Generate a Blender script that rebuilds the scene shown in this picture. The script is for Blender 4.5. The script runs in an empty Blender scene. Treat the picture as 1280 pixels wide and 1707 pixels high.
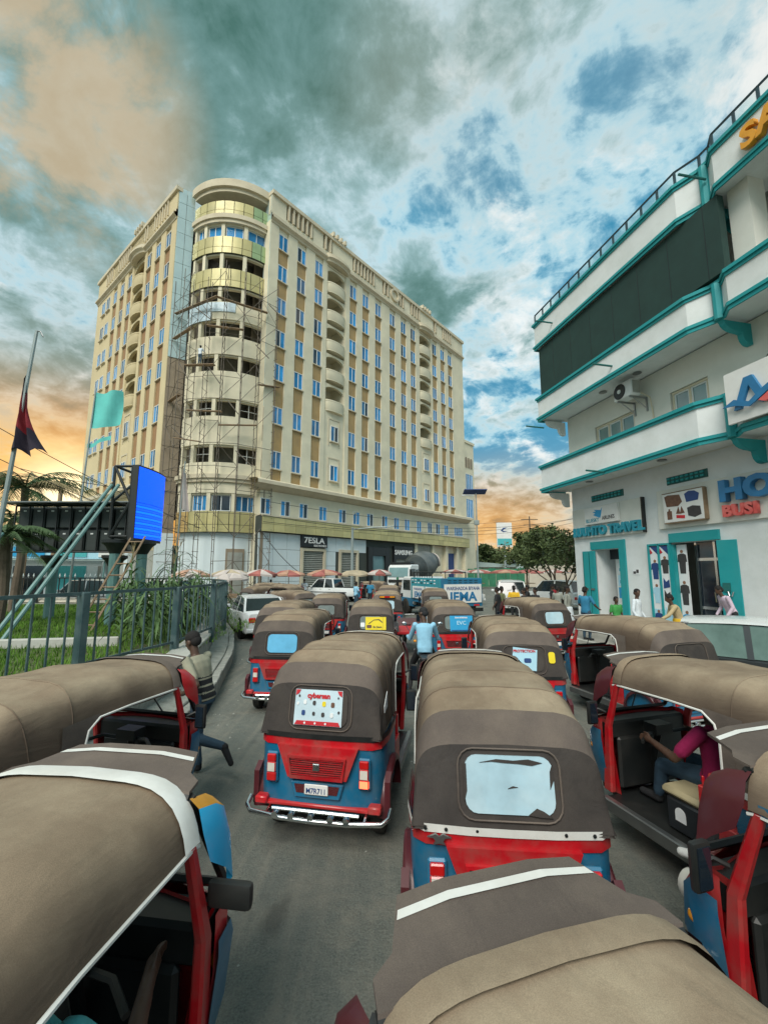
import bpy, bmesh, math, random
import numpy as np
from mathutils import Vector, Matrix, Euler
R = math.radians
random.seed(7)
scn = bpy.context.scene
COL = scn.collection

# ------------------------------------------------------------------ camera
cam = bpy.data.cameras.new("camera")
cam.sensor_fit = 'VERTICAL'
cam.sensor_height = 36.0
cam.lens = 15.1
cam.clip_start = 0.05
cam.clip_end = 3000
camo = bpy.data.objects.new("camera", cam)
COL.objects.link(camo)
camo.location = (0, 0, 2.45)
camo.rotation_euler = (R(90 + 7.75), 0, 0)
scn.camera = camo

# ------------------------------------------------------------------ view / light
scn.view_settings.view_transform = 'Standard'
scn.view_settings.look = 'None'
scn.view_settings.gamma = 1
scn.view_settings.exposure = 1.15
try:
    scn.view_settings.use_curve_mapping = False
except Exception:
    pass
scn.cycles.max_bounces = 6
scn.cycles.diffuse_bounces = 3
scn.cycles.glossy_bounces = 3
scn.cycles.transmission_bounces = 4
scn.cycles.sample_clamp_indirect = 6

SEED_A = (23.5, 17.7, 0)
SEED_B = (4.3, 19.2, 0)
SUN_EL, FILL_AZ = 46.0, 199.0          # soft fill added behind the camera to brighten facades, degrees (azimuth clockwise from +Y)
sl = bpy.data.lights.new("fill_light", 'SUN')
sl.energy = 1.5
sl.angle = R(34)
sl.color = (1.0, 0.95, 0.87)
so = bpy.data.objects.new("fill_light", sl)
COL.objects.link(so)
_d = Vector((math.sin(R(FILL_AZ)) * math.cos(R(SUN_EL)), math.cos(R(FILL_AZ)) * math.cos(R(SUN_EL)), math.sin(R(SUN_EL))))
so.rotation_euler = _d.to_track_quat('Z', 'Y').to_euler()
so.location = _d * 60

# ------------------------------------------------------------------ world: evening sky with broken cloud, sunset low on the left
W = bpy.data.worlds.new("World")
scn.world = W
W.use_nodes = True
nt = W.node_tree
nt.nodes.clear()
def wn(t, **k):
    n = nt.nodes.new(t)
    for a, b in k.items():
        setattr(n, a, b)
    return n
def wl(a, b):
    nt.links.new(a, b)
def wmath(op, a, b=None, c=None, clamp=False):
    n = wn('ShaderNodeMath', operation=op, use_clamp=clamp)
    for i, v in enumerate((a, b, c)):
        if v is None:
            continue
        if isinstance(v, (int, float)):
            n.inputs[i].default_value = v
        else:
            wl(v, n.inputs[i])
    return n.outputs[0]
def wmap(v, a, b, c=0.0, d=1.0, smooth=True):
    n = wn('ShaderNodeMapRange', interpolation_type='SMOOTHSTEP' if smooth else 'LINEAR')
    wl(v, n.inputs[0])
    for i, q in zip((1, 2, 3, 4), (a, b, c, d)):
        n.inputs[i].default_value = q
    return n.outputs[0]
def wmix(f, a, b, mode='MIX'):
    n = wn('ShaderNodeMix', data_type='RGBA', blend_type=mode)
    if isinstance(f, (int, float)):
        n.inputs[0].default_value = f
    else:
        wl(f, n.inputs[0])
    for i, v in ((6, a), (7, b)):
        if isinstance(v, tuple):
            n.inputs[i].default_value = (*v, 1)
        else:
            wl(v, n.inputs[i])
    return n.outputs[2]
def wramp(v, stops):
    n = wn('ShaderNodeValToRGB')
    e = n.color_ramp.elements
    while len(e) < len(stops):
        e.new(0.5)
    for el, (p, c) in zip(e, stops):
        el.position = p
        el.color = (*c, 1)
    wl(v, n.inputs[0])
    return n.outputs[0]
tc = wn('ShaderNodeTexCoord')
DIR = tc.outputs['Generated']
sep = wn('ShaderNodeSeparateXYZ')
wl(DIR, sep.inputs[0])
dx, dy, dz = sep.outputs
zz = wmath('ADD', wmath('MAXIMUM', dz, 0.0), 0.30)
cmb = wn('ShaderNodeCombineXYZ')
wl(wmath('DIVIDE', dx, zz), cmb.inputs[0])
wl(wmath('DIVIDE', dy, zz), cmb.inputs[1])
def wnoise(scale, detail, rough, dist, off):
    m = wn('ShaderNodeMapping')
    m.inputs['Location'].default_value = off
    m.inputs['Rotation'].default_value = (0, 0, R(25))
    wl(cmb.outputs[0], m.inputs[0])
    n = wn('ShaderNodeTexNoise')
    n.inputs['Scale'].default_value = scale
    n.inputs['Detail'].default_value = detail
    n.inputs['Roughness'].default_value = rough
    n.inputs['Distortion'].default_value = dist
    wl(m.outputs[0], n.inputs['Vector'])
    return n.outputs[0]
nA = wnoise(1.35, 7, 0.55, 0.2, SEED_A)
nB = wnoise(4.2, 9, 0.62, 0.3, SEED_B)
nC = wnoise(0.9, 3, 0.5, 0.2, (1.4, 9.6, 0))
nD = wnoise(11.0, 6, 0.6, 0.4, (4.7, 5.1, 0))
dens = wmath('ADD', wmath('ADD', wmath('MULTIPLY', nA, 0.47), wmath('MULTIPLY', nB, 0.36)), wmath('MULTIPLY', nD, 0.17))
# more open sky towards the right of the street
dens = wmath('SUBTRACT', dens, wmath('MULTIPLY', wmap(dx, -0.1, 0.6), 0.055))
sky = wn('ShaderNodeTexSky', sky_type='NISHITA')
sky.sun_disc = False
sky.sun_elevation = R(SUN_EL)  # sky's own sun follows the added fill lamp, not the sunset
sky.sun_rotation = R(FILL_AZ)
sky.air_density = 1.3
sky.dust_density = 0.6
sky.ozone_density = 2.0
blue = wmix(0.6, wmix(1.0, sky.outputs[0], (0.085, 0.085, 0.085), 'MULTIPLY'), (0.03, 0.41, 0.66))
cloud = wramp(dens, [(0.405, (0.24, 0.60, 0.80)), (0.445, (0.60, 0.90, 1.0)), (0.475, (0.60, 0.80, 0.86)), (0.505, (0.36, 0.565, 0.59)), (0.545, (0.19, 0.355, 0.345)), (0.61, (0.085, 0.205, 0.18))])
cov = wmap(dens, 0.385, 0.475)
base = wmix(cov, blue, cloud)
# bright wisps at cloud edges
wisp = wmath('MULTIPLY', wmap(nB, 0.49, 0.63), wmap(dens, 0.535, 0.455))
base = wmix(wmath('MULTIPLY', wisp, 0.9), base, (1.12, 1.14, 1.12))
# faint warm tint on the thicker cloud
base = wmix(wmath('MULTIPLY', wmap(nC, 0.46, 0.62), 0.22), base, (0.66, 0.58, 0.46))
# warm light of the low sun at the left
SG = Vector((math.sin(R(-36.0)) * math.cos(R(6.0)), math.cos(R(-36.0)) * math.cos(R(6.0)), math.sin(R(6.0))))
dot = wn('ShaderNodeVectorMath', operation='DOT_PRODUCT')
wl(DIR, dot.inputs[0])
dot.inputs[1].default_value = SG
cosA = dot.outputs['Value']
warm_near = wmap(cosA, 0.885, 0.985)
warm_far = wmath('MULTIPLY', wmath('MULTIPLY', wmap(cosA, 0.25, 0.70), wmap(dz, 0.27, 0.09)), wmap(nA, 0.36, 0.50))
dot2 = wn('ShaderNodeVectorMath', operation='DOT_PRODUCT')
wl(DIR, dot2.inputs[0])
dot2.inputs[1].default_value = (-0.485, 0.550, 0.680)
patch = wmath('MULTIPLY', wmap(dot2.outputs['Value'], 0.972, 0.997), wmap(nB, 0.38, 0.55))
warmc = wramp(dens, [(0.38, (1.05, 0.80, 0.46)), (0.46, (1.15, 0.64, 0.16)), (0.53, (0.98, 0.46, 0.09)), (0.62, (0.52, 0.31, 0.15))])
wf = wmath('MAXIMUM', wmath('MULTIPLY', warm_near, wmap(dz, 0.42, 0.18)), wmath('MULTIPLY', warm_far, 0.85))
base = wmix(wf, base, warmc)
base = wmix(wmath('MULTIPLY', patch, 0.55), base, (0.98, 0.72, 0.46))
core = wmath('POWER', wmap(cosA, 0.986, 0.9999, smooth=False), 2.2)
base = wmix(core, base, (2.3, 1.9, 1.15))
# ground side of the sphere
base = wmix(wmap(dz, 0.0, -0.05), base, (0.20, 0.18, 0.15))
bg = wn('ShaderNodeBackground')
bg.inputs[1].default_value = 0.40
wl(base, bg.inputs[0])
wo = wn('ShaderNodeOutputWorld')
wl(bg.outputs[0], wo.inputs[0])

# ------------------------------------------------------------------ materials
MATS = {}
def M(name, col, rough=0.6, var=0.12, scale=6.0, metal=0.0, bump=0.0, bscale=60.0, dirt=None, damt=0.0, dscale=3.0, spec=0.5, coat=0.0, emit=0.0, trans=0.0, alpha=1.0, detail=5.0, orand=0.0, grain=0.0, wrinkle=0.0, wscale=7.0):
    if name in MATS:
        return MATS[name]
    m = bpy.data.materials.new(name)
    m.use_nodes = True
    t = m.node_tree
    N = t.nodes
    L = t.links
    b = N["Principled BSDF"]
    b.inputs['Roughness'].default_value = rough
    b.inputs['Metallic'].default_value = metal
    b.inputs['Specular IOR Level'].default_value = spec
    b.inputs['Coat Weight'].default_value = coat
    b.inputs['Coat Roughness'].default_value = 0.12
    b.inputs['Transmission Weight'].default_value = trans
    b.inputs['Alpha'].default_value = alpha
    tc = N.new('ShaderNodeTexCoord')
    oi = N.new('ShaderNodeObjectInfo')
    ml = N.new('ShaderNodeMath'); ml.operation = 'MULTIPLY'; ml.inputs[1].default_value = 37.0
    L.new(oi.outputs['Random'], ml.inputs[0])
    ad = N.new('ShaderNodeVectorMath'); ad.operation = 'ADD'
    L.new(tc.outputs['Object'], ad.inputs[0]); L.new(ml.outputs[0], ad.inputs[1])
    vec = ad.outputs[0]
    def noise(sc, det=detail, ro=0.6):
        n = N.new('ShaderNodeTexNoise')
        n.inputs['Scale'].default_value = sc; n.inputs['Detail'].default_value = det; n.inputs['Roughness'].default_value = ro
        L.new(vec, n.inputs['Vector'])
        return n.outputs[0]
    def mix(f, a, c):
        x = N.new('ShaderNodeMix'); x.data_type = 'RGBA'
        if isinstance(f, float): x.inputs[0].default_value = f
        else: L.new(f, x.inputs[0])
        for i, v in ((6, a), (7, c)):
            if isinstance(v, tuple): x.inputs[i].default_value = (*v[:3], 1)
            else: L.new(v, x.inputs[i])
        return x.outputs[2]
    out = col
    n1 = None
    if var > 0:
        n1 = noise(scale)
        mr = N.new('ShaderNodeMapRange'); mr.inputs[1].default_value = 0.3; mr.inputs[2].default_value = 0.7
        L.new(n1, mr.inputs[0])
        out = mix(mr.outputs[0], tuple(max(0, c * (1 - var)) for c in col), tuple(min(1, c * (1 + var)) for c in col))
    if dirt is not None and damt > 0:
        n2 = noise(dscale, 7, 0.65)
        mr = N.new('ShaderNodeMapRange'); mr.inputs[1].default_value = 0.42; mr.inputs[2].default_value = 0.72; mr.inputs[4].default_value = damt
        L.new(n2, mr.inputs[0])
        out = mix(mr.outputs[0], out, dirt)
        mr2 = N.new('ShaderNodeMapRange'); mr2.inputs[1].default_value = 0; mr2.inputs[2].default_value = 1; mr2.inputs[3].default_value = rough; mr2.inputs[4].default_value = min(1, rough + 0.35)
        L.new(mr.outputs[0], mr2.inputs[0]); L.new(mr2.outputs[0], b.inputs['Roughness'])
    if grain > 0:
        ng = noise(330, 2, .5)
        hg = N.new('ShaderNodeHueSaturation'); mg = N.new('ShaderNodeMapRange')
        for q, v in zip((1, 2, 3, 4), (.3, .7, 1 - grain, 1 + grain)): mg.inputs[q].default_value = v
        L.new(ng, mg.inputs[0]); L.new(mg.outputs[0], hg.inputs['Value'])
        if isinstance(out, tuple): hg.inputs['Color'].default_value = (*out, 1)
        else: L.new(out, hg.inputs['Color'])
        out = hg.outputs[0]
    if orand > 0:
        hs = N.new('ShaderNodeHueSaturation')
        mv = N.new('ShaderNodeMapRange'); mv.inputs[3].default_value = 1 - orand; mv.inputs[4].default_value = 1 + orand
        L.new(oi.outputs['Random'], mv.inputs[0]); L.new(mv.outputs[0], hs.inputs['Value'])
        if isinstance(out, tuple): hs.inputs['Color'].default_value = (*out, 1)
        else: L.new(out, hs.inputs['Color'])
        out = hs.outputs[0]
    if isinstance(out, tuple):
        b.inputs['Base Color'].default_value = (*out, 1)
    else:
        L.new(out, b.inputs['Base Color'])
    if emit > 0:
        b.inputs['Emission Strength'].default_value = emit
        b.inputs['Emission Color'].default_value = (*col, 1)
    if bump > 0:
        n3 = noise(bscale, 6, 0.6)
        bp = N.new('ShaderNodeBump'); bp.inputs['Strength'].default_value = bump; bp.inputs['Distance'].default_value = 0.02
        L.new(n3, bp.inputs['Height']); L.new(bp.outputs[0], b.inputs['Normal'])
        if wrinkle > 0:
            mp = N.new('ShaderNodeMapping'); mp.inputs['Scale'].default_value = (1.0, .35, 1.0); L.new(vec, mp.inputs[0])
            nw = N.new('ShaderNodeTexNoise'); nw.inputs['Scale'].default_value = wscale; nw.inputs['Detail'].default_value = 3; nw.inputs['Distortion'].default_value = 1.2
            L.new(mp.outputs[0], nw.inputs['Vector'])
            b2 = N.new('ShaderNodeBump'); b2.inputs['Strength'].default_value = wrinkle; b2.inputs['Distance'].default_value = 0.03
            L.new(nw.outputs[0], b2.inputs['Height']); L.new(b2.outputs[0], bp.inputs['Normal'])
    MATS[name] = m
    return m

DUST = (0.33, 0.27, 0.20)
M('asphalt', (0.16, 0.165, 0.145), 0.85, 0.3, 26, bump=0.7, bscale=90, dirt=(0.30, 0.27, 0.21), damt=0.8, dscale=0.5, detail=8)
M('dust_ground', (0.26, 0.225, 0.17), 0.95, 0.18, 0.4, bump=0.5, bscale=14, dirt=(0.16, 0.145, 0.115), damt=0.6, dscale=0.2)
M('pavement', (0.34, 0.32, 0.28), 0.9, 0.12, 1.5, bump=0.3, bscale=30)
M('stone', (0.34, 0.35, 0.31), 0.9, 0.22, 5, bump=0.6, bscale=22, dirt=(0.20, 0.21, 0.18), damt=0.6, dscale=3)
M('coping', (0.50, 0.50, 0.45), 0.85, 0.12, 3, bump=0.3, bscale=25, dirt=(0.30, 0.29, 0.24), damt=0.6)
M('soil', (0.075, 0.115, 0.03), 0.95, 0.3, 2, bump=0.6, bscale=12, dirt=(0.15, 0.12, 0.07), damt=0.8, dscale=0.8)
M('grass', (0.11, 0.22, 0.03), 0.8, 0.35, 0.7, spec=0.2)
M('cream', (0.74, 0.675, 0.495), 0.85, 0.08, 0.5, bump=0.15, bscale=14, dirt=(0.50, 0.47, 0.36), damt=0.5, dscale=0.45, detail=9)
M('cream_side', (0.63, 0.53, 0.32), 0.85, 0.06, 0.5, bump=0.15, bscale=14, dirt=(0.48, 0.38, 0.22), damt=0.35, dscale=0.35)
M('cream_trim', (0.62, 0.55, 0.40), 0.8, 0.06, 1.0, dirt=(0.38, 0.31, 0.21), damt=0.4, dscale=0.8)
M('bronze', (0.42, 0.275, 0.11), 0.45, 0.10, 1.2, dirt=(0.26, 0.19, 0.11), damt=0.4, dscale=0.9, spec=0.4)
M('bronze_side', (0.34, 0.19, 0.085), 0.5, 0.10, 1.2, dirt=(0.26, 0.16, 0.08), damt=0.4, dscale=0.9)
M('brown_sub', (0.27, 0.215, 0.15), 0.8, 0.15, 1.0, bump=0.2, bscale=10)
M('gold', (0.53, 0.465, 0.21), 0.38, 0.12, 0.7, metal=0.15, orand=0.12, dirt=(0.42, 0.40, 0.22), damt=0.4, dscale=0.5)
M('gold_green', (0.36, 0.47, 0.24), 0.3, 0.15, 0.7, metal=0.35)
M('gold_orange', (0.58, 0.40, 0.16), 0.32, 0.1, 0.7, metal=0.3)
M('alu_panel', (0.50, 0.62, 0.60), 0.3, 0.08, 0.6, metal=0.35)
M('white_panel', (0.68, 0.76, 0.77), 0.35, 0.05, 0.6, dirt=(0.45, 0.48, 0.44), damt=0.4, dscale=0.6)
M('film', (0.55, 0.68, 0.74), 0.35, 0.15, 1.5, bump=0.3, bscale=6)
M('joint', (0.06, 0.07, 0.06), 0.9, 0)
M('interior', (0.27, 0.27, 0.235), 0.9, 0.3, 0.6)
M('interior_wall', (0.34, 0.30, 0.23), 0.9, 0.15, 0.6)
M('frame_white', (0.70, 0.72, 0.70), 0.45, 0.05, 3)
M('glass_blue', (0.02, 0.20, 0.44), 0.08, 0.35, 0.9, spec=0.8, orand=0.55)
M('glass_dark', (0.012, 0.02, 0.03), 0.07, 0.2, 0.5, spec=0.8)
M('glass_pale', (0.16, 0.27, 0.27), 0.06, 0.2, 0.5, spec=0.9)
M('shutter', (0.33, 0.34, 0.30), 0.6, 0.08, 1, dirt=(0.22, 0.20, 0.16), damt=0.5)
M('sign_black', (0.012, 0.014, 0.014), 0.35, 0.1)
M('sign_white', (0.78, 0.78, 0.75), 0.5, 0.04, 2, dirt=(0.55, 0.53, 0.47), damt=0.35, dscale=1.5)
M('plaster_white', (0.77, 0.80, 0.79), 0.9, 0.05, 0.8, bump=0.18, bscale=24, dirt=(0.55, 0.58, 0.54), damt=0.5, dscale=1.1, detail=9)
M('plaster_cream', (0.74, 0.735, 0.665), 0.9, 0.04, 0.8, bump=0.12, bscale=24, dirt=(0.52, 0.52, 0.45), damt=0.45, dscale=0.6)
M('teal', (0.010, 0.32, 0.34), 0.55, 0.14, 1.2, dirt=(0.05, 0.22, 0.21), damt=0.55, dscale=1.2, bump=0.1)
M('teal_dark', (0.012, 0.12, 0.11), 0.6, 0.15, 1.2)
M('screen_dark', (0.014, 0.045, 0.038), 0.75, 0.15, 2)
M('rail', (0.03, 0.06, 0.075), 0.5, 0.2, 3)
M('glass_rail', (0.62, 0.80, 0.76), 0.1, 0.05, 1, alpha=0.35)
M('letter_blue', (0.02, 0.17, 0.36), 0.4, 0.1, 3)
M('letter_red', (0.72, 0.10, 0.09), 0.4, 0.12, 3, dirt=(0.70, 0.35, 0.30), damt=0.5)
M('letter_cyan', (0.02, 0.30, 0.40), 0.4, 0.12, 3)
M('letter_orange', (0.75, 0.33, 0.02), 0.4, 0.12, 3)
M('print_blue', (0.02, 0.32, 0.60), 0.5, 0.05)
M('print_navy', (0.02, 0.06, 0.20), 0.5, 0.05)
M('print_dark', (0.05, 0.045, 0.045), 0.6, 0.2, 8)
M('print_brown', (0.16, 0.08, 0.05), 0.6, 0.3, 8)
M('print_red', (0.55, 0.02, 0.03), 0.5, 0.1)
M('print_yellow', (0.85, 0.66, 0.02), 0.5, 0.06)
M('print_white', (0.80, 0.82, 0.82), 0.5, 0.04)
M('print_sky', (0.42, 0.68, 0.80), 0.45, 0.06, 4)
M('poster_paper', (0.56, 0.70, 0.76), 0.4, 0.08, 5)
M('print_skin', (0.28, 0.14, 0.08), 0.6, 0.1)
# vehicles
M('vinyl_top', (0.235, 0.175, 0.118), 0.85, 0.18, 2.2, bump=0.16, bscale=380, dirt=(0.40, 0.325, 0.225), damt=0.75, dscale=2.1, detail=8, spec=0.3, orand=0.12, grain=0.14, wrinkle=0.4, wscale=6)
M('vinyl_mid', (0.115, 0.092, 0.078), 0.8, 0.14, 3, orand=0.12, grain=0.15, wrinkle=0.25, wscale=6, bump=0.14, bscale=380, dirt=(0.25, 0.20, 0.155), damt=0.4, dscale=2.2, spec=0.3)
M('vinyl_dark', (0.046, 0.039, 0.035), 0.72, 0.18, 4, orand=0.15, grain=0.18, wrinkle=0.3, wscale=5, bump=0.14, bscale=380, dirt=(0.085, 0.07, 0.057), damt=0.4, dscale=2.0, spec=0.35)
M('piping_white', (0.72, 0.72, 0.68), 0.5, 0.08, 8, dirt=(0.45, 0.40, 0.32), damt=0.4)
M('rk_red', (0.50, 0.007, 0.014), 0.36, 0.15, 2, coat=0.3, dirt=(0.27, 0.10, 0.08), damt=0.65, dscale=5, orand=0.12)
M('rk_maroon', (0.075, 0.010, 0.015), 0.4, 0.10, 2, coat=0.15, dirt=(0.10, 0.05, 0.045), damt=0.2, dscale=3)
M('rk_blue', (0.005, 0.140, 0.27), 0.4, 0.15, 2, coat=0.25, dirt=(0.10, 0.16, 0.19), damt=0.6, dscale=5, orand=0.12)
M('rk_cyan', (0.02, 0.42, 0.75), 0.3, 0.05, 2, coat=0.3)
M('rk_orange', (0.80, 0.36, 0.03), 0.4, 0.2, 6)
M('rk_mesh', (0.10, 0.006, 0.008), 0.5, 0.4, 60, bump=0.8, bscale=120)
M('black_plastic', (0.011, 0.013, 0.013), 0.45, 0.15, 5, dirt=(0.05, 0.045, 0.038), damt=0.35)
M('rubber', (0.022, 0.022, 0.021), 0.85, 0.2, 8, dirt=(0.13, 0.11, 0.08), damt=0.55, dscale=5)
M('chrome', (0.72, 0.74, 0.74), 0.18, 0.05, 4, metal=1.0)
M('steel', (0.32, 0.33, 0.33), 0.4, 0.12, 4, metal=0.9)
M('lamp_red', (0.55, 0.012, 0.012), 0.15, 0.1, 5, coat=0.6)
M('lamp_lit', (1.0, 0.12, 0.05), 0.2, 0, emit=1.6)
M('lamp_clear', (0.70, 0.66, 0.58), 0.12, 0.1, 9, coat=0.6)
M('lamp_amber', (0.85, 0.32, 0.02), 0.2, 0.1, 5, coat=0.5)
M('seat_black', (0.02, 0.024, 0.028), 0.5, 0.2, 5)
M('seat_tan', (0.40, 0.34, 0.20), 0.7, 0.15, 5)
M('seat_blue', (0.02, 0.10, 0.20), 0.6, 0.3, 6)
M('glass_clear', (0.75, 0.85, 0.83), 0.05, 0, alpha=0.16, spec=0.8)
M('rear_pvc', (0.42, 0.60, 0.68), 0.28, 0.15, 5, spec=0.6, dirt=(0.55, 0.68, 0.72), damt=0.6, dscale=4)
M('rear_pvc_blue', (0.13, 0.44, 0.68), 0.25, 0.12, 5, spec=0.6)
M('rear_pvc_grey', (0.17, 0.21, 0.20), 0.3, 0.2, 5, spec=0.6)
M('mirror_glass', (0.5, 0.55, 0.55), 0.06, 0, metal=1.0)
M('car_white', (0.74, 0.77, 0.76), 0.25, 0.04, 2, coat=0.5, dirt=(0.52, 0.50, 0.45), damt=0.3)
M('car_silver', (0.45, 0.47, 0.47), 0.3, 0.05, 2, metal=0.4, coat=0.4)
M('car_dark', (0.03, 0.034, 0.036), 0.28, 0.1, 2, coat=0.5)
M('car_glass', (0.014, 0.022, 0.024), 0.05, 0.2, 2, spec=0.9)
M('truck_blue', (0.015, 0.16, 0.30), 0.45, 0.14, 1.5, dirt=(0.08, 0.16, 0.20), damt=0.5, dscale=2.5)
M('truck_teal', (0.02, 0.27, 0.33), 0.45, 0.14, 1.5, dirt=(0.08, 0.20, 0.22), damt=0.5, dscale=2.5)
M('drum', (0.10, 0.115, 0.115), 0.5, 0.15, 1.2, dirt=(0.24, 0.24, 0.22), damt=0.6, dscale=1.2)
M('drum_dark', (0.035, 0.045, 0.045), 0.5, 0.15, 1.2, dirt=(0.15, 0.15, 0.14), damt=0.5, dscale=1.2)
M('fence_paint', (0.05, 0.10, 0.105), 0.45, 0.18, 3, dirt=(0.16, 0.19, 0.18), damt=0.5, dscale=3)
M('fence_white', (0.60, 0.64, 0.62), 0.5, 0.1, 3)
M('pole_grey', (0.30, 0.35, 0.34), 0.5, 0.12, 2, metal=0.3)
M('pole_teal', (0.12, 0.24, 0.225), 0.5, 0.15, 2)
M('truss', (0.018, 0.022, 0.022), 0.5, 0.15, 3)
M('cabinet', (0.035, 0.045, 0.042), 0.5, 0.12, 3)
M('wood', (0.26, 0.18, 0.11), 0.8, 0.3, 4, bump=0.3)
M('scaf', (0.13, 0.11, 0.085), 0.65, 0.3, 2, metal=0.2)
M('wire', (0.02, 0.02, 0.02), 0.7, 0)
M('flag_red', (0.20, 0.012, 0.02), 0.85, 0.2, 2)
M('flag_black', (0.018, 0.012, 0.025), 0.85, 0.2, 2)
M('flag_teal', (0.13, 0.55, 0.50), 0.8, 0.1, 2)
M('trunk', (0.13, 0.10, 0.07), 0.9, 0.3, 3, bump=0.6, bscale=20)
M('leaf', (0.082, 0.112, 0.04), 0.6, 0.45, 1.2, spec=0.3)
M('leaf_dark', (0.055, 0.10, 0.035), 0.6, 0.45, 1.2, spec=0.3)
M('leaf_maize', (0.085, 0.15, 0.05), 0.55, 0.35, 2.0, spec=0.35)
M('leaf_palm', (0.055, 0.10, 0.035), 0.5, 0.35, 2.0, spec=0.4)
M('leaf_dry', (0.30, 0.24, 0.12), 0.7, 0.25, 2.0)
M('awn_red', (0.36, 0.12, 0.10), 0.8, 0.3, 1.2)
M('awn_orange', (0.48, 0.28, 0.19), 0.8, 0.25, 1.2)
M('awn_white', (0.52, 0.46, 0.42), 0.8, 0.15, 1.5)
M('awn_tan', (0.42, 0.35, 0.24), 0.8, 0.2, 1.5)
M('tarp_green', (0.03, 0.17, 0.09), 0.7, 0.2, 1.5)
M('far_wall', (0.52, 0.47, 0.38), 0.9, 0.12, 0.6, dirt=(0.36, 0.33, 0.27), damt=0.5, dscale=0.5)
M('roof_sheet', (0.34, 0.42, 0.40), 0.5, 0.15, 1)
# people
M('glass_green', (0.13, 0.20, 0.175), 0.06, 0.3, 1.5, spec=0.9)
M('led_light', (0.0, 0.12, 0.88), 0.5, 0, emit=0.8)
M('skin', (0.085, 0.045, 0.028), 0.5, 0.12, 12)
M('hair', (0.010, 0.008, 0.007), 0.8, 0.2, 30, bump=0.5, bscale=160)
for _n, _c in dict(cl_white=(0.68, 0.74, 0.78), cl_sky=(0.28, 0.55, 0.72), cl_tan=(0.46, 0.36, 0.20), cl_lav=(0.58, 0.47, 0.56), cl_green=(0.05, 0.30, 0.07), cl_blue=(0.03, 0.20, 0.34), cl_black=(0.015, 0.016, 0.018), cl_crimson=(0.30, 0.008, 0.075), cl_jeans=(0.03, 0.065, 0.10), cl_teal=(0.08, 0.42, 0.44), cl_yellow=(0.70, 0.42, 0.02), cl_grey=(0.27, 0.28, 0.24), cl_olive=(0.14, 0.15, 0.07), cl_khaki=(0.30, 0.29, 0.21), cl_shoe=(0.75, 0.76, 0.74), cl_red=(0.40, 0.03, 0.04)).items():
    M(_n, _c, 0.85, 0.14, 7, bump=0.25, bscale=18)

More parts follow.
